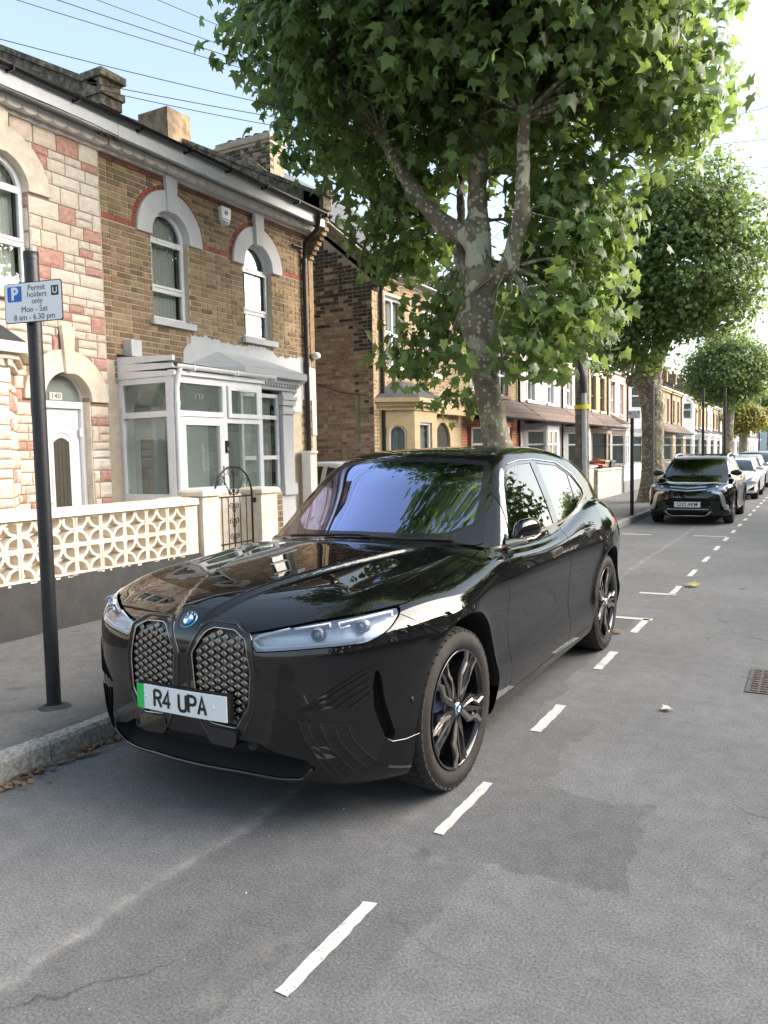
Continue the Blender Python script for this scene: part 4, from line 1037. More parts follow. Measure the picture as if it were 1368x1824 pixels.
# ---- yellow-brown brick house with a white glazed porch
B = thing('brick_house', 'yellow-brown brick house with white arched upper windows and a white glazed porch', 'house')
W1, W2 = (8.07, 8.80, 3.56, 5.07), (10.03, 10.77, 3.54, 5.05)
wall_holes('wall', M_mortar, B, F8, 7.22, 12.0, 0, 5.62, [W1, W2, (7.55, 8.35, .1, 2.5)], .2)
wall_holes('side_wall', brick_tex('tex_dull', (.19, .13, .08), (.13, .09, .06), (.28, .24, .19)), B, Face((-8.0, 12.0, 0), (-1, 0, 0), (0, 1, 0)), 0.0, 4.5, 0, 7.9, [], .1, top=lambda u: 5.62 + u * .5)
c1, c2 = (W1[0] + W1[1]) / 2, (W2[0] + W2[1]) / 2; sp1, sp2 = 4.70, 4.68
rr_ = random.Random(77); edge = lambda u: 3.40 + .022 * math.sin(u * 5) + .010 * math.sin(u * 23) - .07 * sstep(10.6, 10.9, u) + (0 if u > 8.76 else -3)
plaster_top = lambda u: (3.20 + .12 * math.sin(u * 8)) if 8.60 < u < 8.78 else (edge(u) if u >= 8.78 else 0)
hB = [archhole(c1, .70, sp1, sp1 - .005), (c1, lambda v: .366, 3.47, sp1), archhole(c2, .70, sp2, sp2 - .005), (c2, lambda v: .371, 3.45, sp2), (c1, lambda v: .115, 5.3, 5.53), (c2, lambda v: .115, 5.3, 5.53)]
cb_ = clipper(hB)
def inB(a, b, c, d):
    m_ = (a + b) / 2
    if d < plaster_top(m_) and m_ < 11.56: return None
    if c < 2.6 and m_ < 11.20: return None
    if 2.6 < c < 2.9 and m_ < 7.3: return None
    if abs((c + d) / 2 - 4.735) < .036: return None      # course taken by the red string line
    return cb_(a, b, c, d)
def pickB(u, v, rr):
    if v > 5.1 and rr.random() < .55: return 1
    if 8.6 < u < 9.6 and 3.5 < v < 4.4 and rr.random() < .6: return 2
    return rr.choices([0, 1, 2], [6, 2, 2])[0]
brickwork(B, F8, 7.235, 11.86, .15, 5.44, inB, BR, [6, 2, 2], seed=5, nind=300, pick=pickB)
# red string course and red arch rings: brick by brick
M_rb = M_redb; u = 7.24
while u < 11.85:
    q = cb_(u, min(u + .215, 11.86), 4.70, 4.765)
    if q and q[1] - q[0] > .03: fobj('red_brick', M_rb, B, F8, q[0], q[1], 4.7025, 4.7675, 0, .010)
    u += .225
u = 7.24
while u < 11.85: fobj('red_brick', M_redm, B, F8, u, min(u + .215, 11.86), 5.445, 5.505, 0, .018); u += .225
for cu, sp in ((c1, sp1), (c2, sp2)):
    for k in range(22):
        a0, a1 = math.pi * k / 22 + .008, math.pi * (k + 1) / 22 - .008
        mb = MB(); fprism(mb, F8, [(cu + .637 * math.cos(a0), sp + .637 * math.sin(a0)), (cu + .70 * math.cos(a0), sp + .70 * math.sin(a0)), (cu + .70 * math.cos(a1), sp + .70 * math.sin(a1)), (cu + .637 * math.cos(a1), sp + .637 * math.sin(a1))], 0, .014); mb.build('red_brick', M_rb, B)
    mb = MB(); ring_prism(mb, F8, cu, sp, .366, .632, -.10, .05, leg=.02); mb.build('arch_surround', M_grey_render, B)
    mb = MB(); fprism(mb, F8, [(cu - .085, sp + .34), (cu + .085, sp + .34), (cu + .115, sp + .83), (cu - .115, sp + .83)], .03, .09); mb.build('keystone', M_grey_render, B)
for (u0, u1, v0, v1), bars in ((W1, (3.98, 4.66)), (W2, (3.96, 4.64))):
    window(B, F8, u0 + .002, u1 - .002, v0, v1, d=-.085, arch=True, bars_h=bars, casements=((u0 + .045, u1 - .045, bars[0] + .03, bars[1] - .02),), sill=M_grey_render)
    mb = MB(); fbox(mb, F8, u0 + .2, u0 + .46, bars[1] - .012, bars[1] + .012, -.08, -.07); mb.build('trickle_vent', M_wp, B)
# plaster skirt under the upper windows with a ragged top
us = np.linspace(8.60, 11.55, 240); pts = [(8.60, 2.4)] + [(11.55, 2.4)] + [(u, plaster_top(u) + .012 * math.sin(u * 47)) for u in us[::-1]]
mb = MB(); n = len(us); V = []
for u in us: V += [F8(u, 2.4, .014), F8(u, plaster_top(u) + .008 * math.sin(u * 61) + .006 * math.sin(u * 27), .014)]
mb.add(V, [(2 * i, 2 * i + 2, 2 * i + 3, 2 * i + 1) for i in range(n - 1)]); mb.build('plaster_skirt', M_grey_render, B, fix=False)
fobj('plaster_quoin', M_white_render, B, F8, 11.56, 11.86, 2.62, 3.36, 0, .016); fobj('plaster_quoin', M_white_render, B, F8, 11.86, 12.0, 2.0, 3.2, 0, .02)
fobj('plaster_wall', M_grey_render, B, F8, 8.6, 11.2, .12, 2.4, 0, .012)
fobj('corbel_block', M_grey_render, B, F8, 7.50, 7.68, 2.98, 3.19, 0, .16)
# end pier of bricks stepping out under the gutter
for k in range(7):
    fobj('kneeler_brick', BR[k % 3], B, F8, 11.87, 12.0, 5.12 + k * .075, 5.185 + k * .075, 0, .05 + k * .055)
fobj('end_pier', MATS['stock_brick'], B, F8, 11.865, 12.0, 3.22, 5.1, 0, .02)
cornice(B, F8, 7.225, 11.86, 5.51); gutter(B, F8, 7.23, 11.95, 5.82, .45)
roof_slab(B, -7.62, 5.80, -12.5, 8.24, 7.38, 11.9, M_slate)
strip_ = MB(); strip_.hexa([(-7.66, 9.4, 5.845), (-7.9, 9.4, 5.97), (-7.9, 11.9, 5.97), (-7.66, 11.9, 5.845), (-7.66, 9.4, 5.86), (-7.9, 9.4, 5.985), (-7.9, 11.9, 5.985), (-7.66, 11.9, 5.86)]); strip_.build('eaves_flashing', P('blue_flashing', (.10, .16, .26), rough=.35, metal=.3, noise=.2, nscale=8), B)
parapet(B, 12.0, .26, -7.72, 5.86, -12.5, 8.24, M_stone_old, h=.36)
mb = MB()
for k, (e, a, b) in enumerate(((.05, 5.62, 5.80), (.10, 5.80, 5.95), (.16, 5.95, 6.16), (.22, 6.16, 6.30))): mb.box(-8.05, -7.80 + e, 11.87, 12.13, a + .0005 * k, b)
mb.build('parapet_corbel', M_stone_old, B)
ch_tex = P('rendered_stack', (.27, .20, .125), rough=.95, noise=.4, nscale=3.5, bump=.6, bscale=30, col2=(.17, .125, .085))
chimney(B, -11.15, 11.75, 7.2, 8.22, .75, .62, ch_tex, pots=0, cap=False)
mb = MB(); mb.tube([(-12.0, 11.2, 8.0), (-12.0, 11.2, 8.75)], .018, 6)
for k in range(4): mb.tube([(-12.22, 11.2, 8.28 + k * .12), (-11.78, 11.2, 8.28 + k * .12)], .008, 5)
mb.tube([(-11.93, 11.15, 8.45), (-11.9, 11.1, 8.72)], .022, 6); mb.build('aerial', P('aerial_red_grey', (.16, .09, .08), rough=.6), B)
# downpipe, alarm box, cameras
pipe(B, [F8(11.60, 5.76, .44), F8(11.60, 5.52, .40), F8(11.67, 5.34, .09), F8(11.67, 4.9, .06), F8(11.67, .2, .06)], .042, joints=[(F8(11.67, v, .06), F8(11.67, v + .08, .06)) for v in (5.0, 3.2, 1.6)])
pipe(B, [F8(11.36, 5.25, .04), F8(11.48, 5.25, .06), F8(11.63, 5.25, .06)], .022, name='overflow_pipe')
al = MB(); fprism(al, F8, round_poly([(9.485, 5.42), (9.715, 5.42), (9.70, 5.27), (9.65, 5.15), (9.55, 5.15), (9.50, 5.27)], .03), 0, .07); alo = al.build('alarm_box', M_wp, B)
mb = MB(); fprism(mb, F8, [(9.52, 5.21), (9.68, 5.21), (9.648, 5.155), (9.552, 5.155)], .071, .078); mb.build('alarm_light', P('alarm_blue', (.01, .03, .16), rough=.2), alo)
mb = MB(); ring_prism(mb, F8, 9.60, 5.335, .030, .036, .071, .075, 0, 2 * math.pi, 20); mb.tube([F8(9.575, 5.32, .073), F8(9.59, 5.35, .073), F8(9.60, 5.325, .073), F8(9.612, 5.35, .073), F8(9.626, 5.32, .073)], .0035, 5); mb.build('alarm_emblem', P('emblem_blue', (.05, .12, .40), rough=.4), alo)
mb = MB(); fbox(mb, F8, 9.52, 9.68, 5.235, 5.245, .071, .074); mb.build('alarm_lettering_line', MATS['alarm_blue'], alo)
for (u, v) in ((11.93, 3.42),):
    mb = MB(); mb.lathe([(.0, .16), (.05, .15), (.065, .10), (.06, .05), (.05, .0)], lambda a, b, d, u=u, v=v: F8(u + a, v + b, d), 12); mb.build('dome_camera', M_white, B)  # white dome camera on the house corner
mb = MB(); mb.tube([F8(11.15, 2.92, .02), F8(11.15, 2.92, .12), F8(11.05, 2.88, .20)], [.03, .045, .05], 10); mb.build('security_camera', M_white, B)
# bay window
zt = 2.66
pl = [(-8.0, 8.75), (-7.40, 9.15), (-7.40, 10.45), (-8.0, 11.25)]
mb = MB(); mb.prism(pl, lambda a, b, d: (a, b, d), .12, 1.02); mb.build('bay_wall', M_grey_render, B)
F74 = front(-7.40)
window(B, F74, 9.20, 10.13, 1.04, 2.60, d=-.05, bars_v=(9.62,), bars_h=(1.62, 2.24), fr=.06)
Fb = Face((-7.40, 10.45, 0), (-.6, .8, 0), (.8, .6, 0)); mb = MB(); fbox(mb, Fb, .0, 1.0, 1.02, zt, -.12, 0); mb.build('bay_side', M_grey_render, B)
mb = MB(); fbox(mb, F74, 10.15, 10.43, 1.02, zt, -.2, .015); fbox(mb, F74, 10.12, 10.46, 1.02, 1.20, -.2, .045); fbox(mb, F74, 10.13, 10.45, 2.30, 2.36, -.2, .04); fbox(mb, F74, 10.11, 10.47, 2.44, 2.52, -.2, .05); fbox(mb, F74, 10.10, 10.48, 2.5205, 2.58, -.2, .07); mb.build('pilaster', M_grey_render, B)
mb = MB()
for k, (o_, z0, z1) in enumerate(((.05, zt, zt + .10), (.11, zt + .10, zt + .17), (.20, zt + .17, zt + .27))):
    q = [(-8.0, 8.70 - o_), (-7.40 + o_, 9.12 - o_ * .5), (-7.40 + o_, 10.48 + o_ * .5), (-8.0, 11.25 + o_)]; mb.prism(q, lambda a, b, d: (a, b, d), z0 + .0005 * k, z1)
mb.build('bay_cornice', M_grey_render, B)
mb = MB(); u = 9.15
while u < 10.5: fbox(mb, F74, u, u + .035, zt + .055, zt + .098, .052, .095); u += .07
o = mb.build('dentil', M_grey_render, B); o['kind'] = 'stuff'
mb = MB(); z0 = zt + .2715; mb.add([(-8, 8.55, z0), (-7.2, 9.03, z0), (-7.2, 10.57, z0), (-8, 11.4, z0), (-8, 9.35, z0 + .31), (-8, 10.3, z0 + .31)], [(0, 1, 4), (1, 2, 5, 4), (2, 3, 5)]); mb.build('bay_roof', P('lead_roof_grey', (.58, .59, .61), rough=.7, noise=.12, nscale=6), B)
# glazed porch
PX = -7.06; FP = front(PX); FS = Face((-8.0, 7.40, 0), (1, 0, 0), (0, -1, 0)); LW = .934
mb = MB(); mb.box(-8.0, PX - .02, 7.42, 7.50, .12, 1.10); mb.box(PX - .10, PX - .02, 7.42, 7.53, .12, 1.10); pb = mb.build('porch_base', P('cream_painted_brick', (.68, .61, .52), rough=.8, noise=.1, bump=.4), B)
mb = MB()   # side frame
for a, b, c, d in ((0.0, .065, 1.10, 2.66), (LW - .115, LW, .12, 2.72), (.065, LW - .115, 1.10, 1.18), (.065, LW - .115, 2.16, 2.235), (.065, LW - .115, 2.59, 2.66)): fbox(mb, FS, a, b, c, d, -.06, .0)
ps = mb.build('porch_side_frame', M_wp, B)
for c, d in ((1.18, 2.16), (2.235, 2.59)):
    mb = MB(); mb.add([FS(.065, c, -.03), FS(LW - .115, c, -.03), FS(LW - .115, d, -.03), FS(.065, d, -.03)], [(0, 1, 2, 3)]); mb.build('pane', G_door, ps, fix=False)
fobj('cream_sill', M_cream, B, FS, -.0, LW + .03, 1.02, 1.098, -.02, .04)
for k in range(3):   # slanting boards over the side
    a, b = 2.665 + k * .095, 2.755 + k * .095; mb = MB(); mb.hexa([FS(-.0, a, -.02), FS(LW + .04, a, -.02), FS(LW + .04, a, .012 + k * .003), FS(-.0, a, .012 + k * .003), FS(-.0, b + .012, -.02), FS(LW + .04, b - .03, -.02), FS(LW + .04, b - .03, .012 + k * .003), FS(-.0, b + .012, .012 + k * .003)]) ; mb.build('bargeboard', M_wp, B)
mb = MB()   # front frame: posts, rails
for a, b, c, d in ((7.40, 7.50, .12, 2.68), (8.34, 8.42, .12, 2.68), (9.12, 9.20, .12, 2.68), (7.50, 8.34, 2.59, 2.68), (8.42, 9.12, 2.60, 2.68), (7.50, 8.34, 2.17, 2.24), (8.42, 9.12, 2.10, 2.17)): fbox(mb, FP, a + (.066 if a == 7.40 else 0), b, c, d, -.07, 0)
pf = mb.build('porch_front_frame', M_wp, B)
def pane(F, a, b, c, d, dd, m_, par, nm='pane'):
    mb = MB(); mb.add([F(a, c, dd), F(b, c, dd), F(b, d, dd), F(a, d, dd)], [(0, 1, 2, 3)]); return mb.build(nm, m_, par, fix=False)
pane(FP, 7.50, 8.34, 2.24, 2.59, -.035, G_door, pf)
mb = MB(); fbox(mb, FP, 7.51, 7.60, .16, 2.16, -.05, .012); fbox(mb, FP, 8.25, 8.33, .16, 2.16, -.05, .012); fbox(mb, FP, 7.60, 8.25, 2.06, 2.16, -.05, .012); fbox(mb, FP, 7.60, 8.25, 1.17, 1.25, -.05, .012); fbox(mb, FP, 7.60, 8.25, .16, 1.17, -.045, -.005); pd = mb.build('porch_door', M_wp, B)
pane(FP, 7.60, 8.25, 1.25, 2.06, -.02, G_door, pd)
mb = MB(); fbox(mb, FP, 8.275, 8.305, 1.26, 1.52, .012, .02); mb.tube([FP(8.29, 1.40, .02), FP(8.29, 1.40, .06), FP(8.20, 1.40, .062)], .010, 6); mb.build('handle', M_chrome, pd)
fobj('low_panel', M_wp, pf, FP, 8.42, 9.12, .12, 1.20, -.05, -.004)
pane(FP, 8.42, 9.12, 1.20, 2.10, -.035, G_door, pf)
mb = MB()
for a, b, c, d in ((8.43, 8.49, 2.17, 2.60), (9.05, 9.115, 2.17, 2.60), (8.49, 9.05, 2.545, 2.60), (8.49, 9.05, 2.172, 2.23)): fbox(mb, FP, a, b, c, d, 0, .03)
mb.build('top_opener', M_wp, pf); pane(FP, 8.49, 9.05, 2.23, 2.545, .012, G_door, pf)
fobj('trickle_vent', M_wp, pf, FP, 8.62, 8.92, 2.565, 2.585, .031, .04)
text('house_number', '138', .12, P('silver_numerals', (.62, .62, .62), rough=.25, metal=.8), pf, FP(7.90, 2.42, -.028), (R_(90), 0, R_(90)), .003, bold=.002)
bell = fobj('doorbell', P('bell_black', (.01, .01, .01), rough=.3), B, FP, 8.355, 8.415, 1.70, 1.86, .001, .025); fobj('bell_button', M_silver, bell, FP, 8.37, 8.40, 1.72, 1.775, .0255, .03)
fobj('sill_board', M_wp, B, FP, 7.38, 9.22, 2.682, 2.74, -.06, .05)
gutter(B, FP, 7.36, 9.38, 2.80, .09, mat=M_wp, r=.052)
mb = MB(); mb.hexa([(-8.0, 7.39, 2.97), (PX + .07, 7.39, 2.78), (PX + .07, 9.30, 2.78), (-8.0, 9.30, 2.97), (-8.0, 7.39, 3.00), (PX + .07, 7.39, 2.815), (PX + .07, 9.30, 2.815), (-8.0, 9.30, 3.00)]); mb.build('porch_roof', P('roof_felt', (.045, .052, .048), rough=.9, noise=.3, nscale=10, bump=.5), B)
pipe(B, [(PX + .09, 7.45, 2.76), (PX + .05, 7.45, 2.62), (PX + .035, 7.44, 2.5), (PX + .035, 7.44, .2)], .030, M_wp, joints=[((PX + .035, 7.44, v), (PX + .035, 7.44, v + .05)) for v in (2.3, 1.45)])
mb = MB(); fbox(mb, FP, 8.3, 9.05, .12, .3, -.8, -.75); boxobj('porch_floor', M_room, B, -8.0, PX - .08, 7.5, 9.15, .1, .2)
# inner front door seen through the glass, and its arch
mb = MB(); ring_prism(mb, F8, 7.95, 2.20, .36, .56, 0, .05, leg=1.9); mb.build('inner_arch', M_grey_render, B)
fobj('inner_door', P('inner_door_grey', (.34, .38, .38), rough=.5), B, F8, 7.62, 8.28, .2, 2.2, -.12, -.08); fobj('inner_door_light', M_room, B, F8, 7.82, 8.08, 1.0, 1.9, -.0795, -.07)
mb = MB(); mb.add([F8(a, b, -.05) for a, b in [(7.59, 2.2)] + [(8.31, 2.2)] + arc(7.95, 2.2, .36, 0, math.pi, 14)], [tuple(range(17))]); mb.build('inner_fanlight', M_room, B, fix=False)
mb = MB(); mb.lathe([(.0, 0), (.14, 0), (.15, .03), (.10, .05), (0, .055)], lambda a, b, d: (-7.5 + a, 8.0 + b, 2.72 - d), 16); mb.build('porch_lamp', M_white, B)
boxobj('hall', M_room, B, -9.4, -8.21, 7.3, 8.6, .1, 2.9)
base(B, (-8.0, 9.6, .12))

# ---- brick house across the driveway: sooty side wall, tan bay
C3 = thing('gable_house', 'brick house with a tall sooty side wall over the driveway and a tan arched bay', 'house')
y0 = 14.15; F3s = Face((-8.0, y0, 0), (-1, 0, 0), (0, -1, 0))
top3 = lambda u: 5.30 + .86 * min(u, 3.2) - (.86 * (u - 3.2) if u > 3.2 else 0)
wall_holes('side_wall', M_mortar_d, C3, F3s, 0, 5.0, 0, 9.0, [], .1, top=top3, cuts=(3.2,))
def pick3(u, v, rr):
    soot = (v - 3.4) / 2.0 + (1.0 - u) * .30 + rr.uniform(-.35, .35)
    if u < .45 and v > 1.5 and v < 5 and rr.random() < .5: soot += .6
    return 2 if soot > .75 else (1 if rr.random() < .45 else 0)
brickwork(C3, F3s, 0.0, 2.6, 1.0, 8.2, lambda a, b, c, d: (a, b) if d < top3(min(a, b)) - .12 else None, BRW, [4, 4, 1], seed=9, nind=300, pick=pick3, proud=.007, key=lambda t: -(t[2]) if t[0] < 1.7 else 99)
pls = MB(); pls.box(-8.42, -8.33, y0 - .012, y0 - .004, 1.9, 2.9); 
pls.build('green_stain_strip', P('damp_green_plaster', (.16, .22, .17), rough=.9, noise=.5, nscale=4, col2=(.20, .17, .13)), C3)
F3 = front(-8.0)
wall_holes('wall', M_mortar, C3, F3, y0, 18.62, 0, 5.45, [(14.72, 15.62, 3.50, 4.98), (16.55, 17.4, 3.50, 4.98)], .2)
cb3 = clipper([recthole(14.70, 15.64, 3.40, 5.0), recthole(16.53, 17.42, 3.40, 5.0), recthole(14.40, 18.62, 0, 2.92)])
brickwork(C3, F3, y0 + .0, 18.6, .5, 5.3, cb3, [BR[2], BR[0], BRW[0]], [5, 2, 3], seed=13, nind=300)
for a, b in ((14.72, 15.62), (16.55, 17.40)): window(C3, F3, a, b, 3.50, 4.98, d=-.09, bars_h=(4.2,), bars_v=((a + b) / 2,), casements=((a + .05, (a + b) / 2, 4.22, 4.93),), sill=M_cream)
mb = MB(); fbox(mb, F3, y0, 18.6, 5.30, 5.45, 0, .05); mb.build('cornice', M_soffit, C3); fobj('fascia', M_wp, C3, F3, y0 + .02, 18.6, 5.36, 5.50, .22, .245); fobj('soffit_board', M_wp, C3, F3, y0 + .02, 18.6, 5.451, 5.465, .0, .22)
gutter(C3, F3, y0 + .02, 18.62, 5.56, .30); roof_slab(C3, -7.72, 5.46, -11.2, 8.35, y0 + .12, 18.5, M_slate)
chimney(C3, -11.2, y0 + .30, 7.2, 8.62, 1.45, .5, M_mortar_d, pots=5, along='x', ph=.42, pot_mat=P('sooty_pot', (.09, .07, .055), rough=.95, noise=.3))
brickwork(C3, Face((-10.475, y0 + .05, 0), (-1, 0, 0), (0, -1, 0)), 0, 1.45, 7.25, 8.4, lambda a, b, c, d: (a, b), BRW, [1, 2, 5], seed=21, nind=0); brickwork(C3, Face((-10.475, y0 + .05, 0), (0, 1, 0), (1, 0, 0)), 0, .5, 7.25, 8.4, lambda a, b, c, d: (a, b), BRW, [4, 2, 1], seed=22, nind=0)
parapet(C3, y0 + .12, .24, -7.85, 5.17, -11.2, 8.05, M_stone_old, h=.30)
for k in range(6): fobj('kneeler_brick', BRW[2] if k < 3 else BRW[1], C3, F3, y0, y0 + .20, 4.98 + k * .075, 5.045 + k * .075, 0, .04 + k * .05)
pipe(C3, [F3(14.55, 5.50, .30), F3(14.52, 5.36, .26), F3(14.45, 5.22, .08), F3(14.45, 5.0, .06), F3(14.45, .2, .06)], .042)
mb = MB(); mb.tube([F3s(1.9, 3.35, .015), F3s(.8, 2.95, .03), F3s(.15, 2.85, .02)], .008, 5); mb.build('wall_cable', M_black_pipe, C3)
M_tan = P('tan_masonry_paint', (.44, .335, .20), rough=.8, noise=.10, nscale=6, bump=.3, bscale=40)
zt3 = 2.55
mb = MB(); pl = [(-8.0, 14.40), (-7.42, 14.85), (-7.42, 15.95), (-8.0, 16.5)]; mb.prism(pl, lambda a, b, d: (a, b, d), .12, 1.25); mb.build('bay_wall', M_tan, C3)
FL = Face((-8.0, 14.40, 0), (.58, .45, 0), (.45, -.58, 0)); FM = front(-7.42); FR_ = Face((-7.42, 15.95, 0), (-.58, .55, 0), (.55, .58, 0)); LL = math.hypot(.58, .45)
wall_holes('bay_side', M_tan, C3, FL, 0, LL, 1.25, zt3, [(.19, .56, 1.30, 2.25)], .1); wall_holes('bay_front', M_tan, C3, FM, 14.85, 15.95, 1.25, zt3, [(15.10, 15.70, 1.30, 2.30)], .1); wall_holes('bay_side', M_tan, C3, FR_, 0, .8, 1.25, zt3, [], .1)
mb = MB(); ring_prism(mb, FL, .375, 2.06, .185, .25, -.02, .02); mb.build('arch_moulding', M_tan, C3)
window(C3, FL, .19, .56, 1.30, 2.245, d=-.04, arch=True, fr=.035); window(C3, FM, 15.10, 15.70, 1.30, 2.30, d=-.05, fr=.045)
mb = MB()
for k, (o_, z0, z1) in enumerate(((.04, zt3, zt3 + .08), (.10, zt3 + .08, zt3 + .16), (.19, zt3 + .16, zt3 + .25))): mb.prism([(-8.0, 14.36 - o_), (-7.42 + o_, 14.82 - o_ * .5), (-7.42 + o_, 15.98 + o_ * .5), (-8.0, 16.5 + o_)], lambda a, b, d: (a, b, d), z0 + .0005 * k, z1)
fbox(mb, F3, 16.3, 18.5, zt3, zt3 + .25, 0, .30)
mb.build('bay_cornice', M_tan, C3)
mb = MB(); z0 = zt3 + .2515; mb.add([(-8, 14.17, z0), (-7.23, 14.73, z0), (-7.23, 16.07, z0), (-8, 16.7, z0), (-8, 15.0, z0 + .42), (-8, 15.9, z0 + .42)], [(0, 1, 4), (1, 2, 5, 4), (2, 3, 5)]); mb.build('bay_roof', M_slate, C3)
fobj('painted_wall', M_tan, C3, F3, 14.40, 18.6, .12, 2.56, 0, .012)
mb = MB(); ring_prism(mb, F3, 17.35, 1.95, .42, .60, .012, .09, leg=1.8); mb.build('door_arch', M_tan, C3); mb = MB(); mb.add([F3(a, b, .02) for a, b in [(16.93, .15), (17.77, .15)] + arc(17.35, 1.95, .42, 0, math.pi, 12)], [tuple(range(15))]); mb.build('door_shade_sheet', M_room, C3, fix=False)  # flat dark sheet paints in the shade of the arched doorway
base(C3, (-8.0, 16.3, .12))
# ---------------------------------------------------------------- the rest of the terrace, house by house
T_yel = brick_tex('tex_yellow', (.34, .25, .13), (.28, .20, .10), (.48, .42, .32)); T_brn = brick_tex('tex_brown', (.26, .175, .10), (.20, .135, .08), (.33, .28, .2)); T_org = brick_tex('tex_orange', (.40, .17, .085), (.33, .135, .07), (.42, .34, .26)); T_tan = brick_tex('tex_tan', (.34, .25, .16), (.28, .20, .12), (.4, .34, .26))
R_pink = P('pink_pebbledash', (.50, .36, .29), rough=.95, noise=.08, nscale=20, bump=.9, bscale=90); R_lil = P('lilac_grey_render', (.40, .385, .41), rough=.85, noise=.08, bump=.3); R_pal = P('pale_pink_render', (.50, .435, .42), rough=.85, noise=.07, bump=.3)
R_cr = P('pale_cream_render', (.52, .46, .36), rough=.85, noise=.08, bump=.3); R_wh = M_white_render; R_redp = P('dark_red_paint', (.16, .018, .016), rough=.4); M_pipe2 = M_black_pipe
D_w = M_wp; D_grey = P('door_grey', (.10, .10, .11), rough=.4); D_brn = P('door_brown', (.12, .05, .02), rough=.4); D_blue = P('door_blue', (.03, .06, .14), rough=.4)
M_ybk = P('dark_window_bars', (.09, .09, .095), rough=.4)
def house(y0, y1, label, wall, ground, roof=M_slate, style='lean', X=-8.0, ez=5.15, door=D_w, group=None, uw=2, sgn=1, chim=True, frame=None, bay2=False, trim=None, name='terraced_house', cat='house', low=False, bins=None, lite=False):
    """one terraced house; sgn=-1 builds it on the far side of the road"""
    T = thing(name, label, cat, group=group); F = Face((X * sgn, 0, 0), (0, 1, 0), (sgn, 0, 0)); w_ = y1 - y0; trim = trim or M_cream; fm = frame or M_wp
    uws = [(y0 + w_ * .16, y0 + w_ * .16 + .86), (y0 + w_ * .62, y0 + w_ * .62 + .80)][:uw]
    if bay2: uws = [(y0 + w_ * .68, y0 + w_ * .68 + .8)]
    hz = (3.25, 4.65); dz = y0 + w_ * .74
    holes = [(a, b, hz[0], hz[1]) for a, b in uws]
    wall_holes('wall', wall, T, F, y0, y1, 2.75, ez, holes, .16); holes2 = [(dz - .45, dz + .45, .12, 2.35)]
    wall_holes('ground_floor_wall', ground, T, F, y0, y1, 0, 2.75, holes2, .35)
    for a, b in uws: window(T, F, a, b, hz[0], hz[1], d=-.10, bars_h=(3.85,) if not lite else (), bars_v=() if lite else ((a + b) / 2,), frame_mat=fm, sill=trim, room=not lite)
    if trim and not lite:
        for a, b in uws: fobj('lintel', trim, T, F, a - .1, b + .1, hz[1] + .001, hz[1] + .2, 0, .03)
    fobj('door', door, T, F, dz - .43, dz + .43, .15, 2.05, -.34, -.29); fobj('door_light', M_room if lite else G_frost, T, F, dz - .43, dz + .43, 2.07, 2.33, -.33, -.31)
    c0, c1 = y0 + w_ * .10, y0 + w_ * .56; bX = .62
    Fb = Face(((X + bX) * sgn if sgn == 1 else X * sgn - bX, 0, 0), (0, 1, 0), (sgn, 0, 0)); bt = 2.5
    xf = (X + bX) if sgn == 1 else (-X - bX); xw = X if sgn == 1 else -X
    def bay(z0, z1, gm):
        mb = MB(); mb.prism([(xw, c0), (xf, c0 + .45), (xf, c1 - .45), (xw, c1)], lambda a, b, d: (a, b, d), z0, z0 + .85); mb.build('bay_wall', gm, T)
        mb = MB(); mb.prism([(xw, c0), (xf, c0 + .45), (xf, c1 - .45), (xw, c1)], lambda a, b, d: (a, b, d), z1 - .2, z1); mb.build('bay_head', gm, T)
        window(T, Fb, c0 + .50, c1 - .50, z0 + .86, z1 - .2, d=-.03, bars_v=() if lite else ((c0 + c1) / 2,), bars_h=(z1 - .65,), frame_mat=fm, room=False)
        for (p, q) in (((xw, c0), (xf, c0 + .45)), ((xf, c1 - .45), (xw, c1))):
            u_ = Vector((q[0] - p[0], q[1] - p[1], 0)); L_ = u_.length; nrm_ = Vector((u_.y, -u_.x, 0)) if p[1] < q[1] else Vector((u_.y, -u_.x, 0)); n_ = Vector((sgn * abs(u_.y), -1 if p[1] == c0 else 1, 0)); n_ = n_ - u_.normalized() * n_.dot(u_.normalized())
            Fs = Face((p[0], p[1], 0), u_, n_); window(T, Fs, .10, L_ - .06, z0 + .86, z1 - .2, d=-.03, bars_h=(z1 - .65,), frame_mat=fm, room=False)
            mb = MB(); fbox(mb, Fs, 0, .10, z0 + .85, z1 - .2, -.1, .02); fbox(mb, Fs, L_ - .06, L_, z0 + .85, z1 - .2, -.1, .02); mb.build('mullion', trim, T)
        mb = MB(); mb.prism([(xw, c0 + .15), (xf - .25 * sgn, c0 + .5), (xf - .25 * sgn, c1 - .5), (xw, c1 - .15)], lambda a, b, d: (a, b, d), z0 + .86, z1 - .21); mb.build('bay_room', M_curt, T)
    bay(.12, bt, ground if not bay2 else trim)
    if bay2: bay(2.75, 4.85, trim); 
    if style == 'lean':
        e = .14; mb = MB(); xo = xf + (e + .05) * sgn
        n = 4
        for i in range(n):
            a, b = i / n, (i + 1) / n; za, zb = 2.55 + .62 * a, 2.55 + .62 * b; xa, xb = xo + (xw - xo) * a, xo + (xw - xo) * b
            mb.add([(xa, y0 + .05, za + .03), (xa, y1 - .05, za + .03), (xb, y1 - .05, zb + .004), (xb, y0 + .05, zb + .004), (xa, y0 + .05, za - .05), (xa, y1 - .05, za - .05), (xb, y1 - .05, zb - .05), (xb, y0 + .05, zb - .05)], [(0, 1, 2, 3), (4, 7, 6, 5), (0, 4, 5, 1), (0, 3, 7, 4), (1, 5, 6, 2)])
        mb.build('porch_roof', M_tile, T, fix=False); gutter(T, F, y0 + .05, y1 - .05, 2.56, bX + e + .11, brackets=False, r=.045)
    else:
        mb = MB()
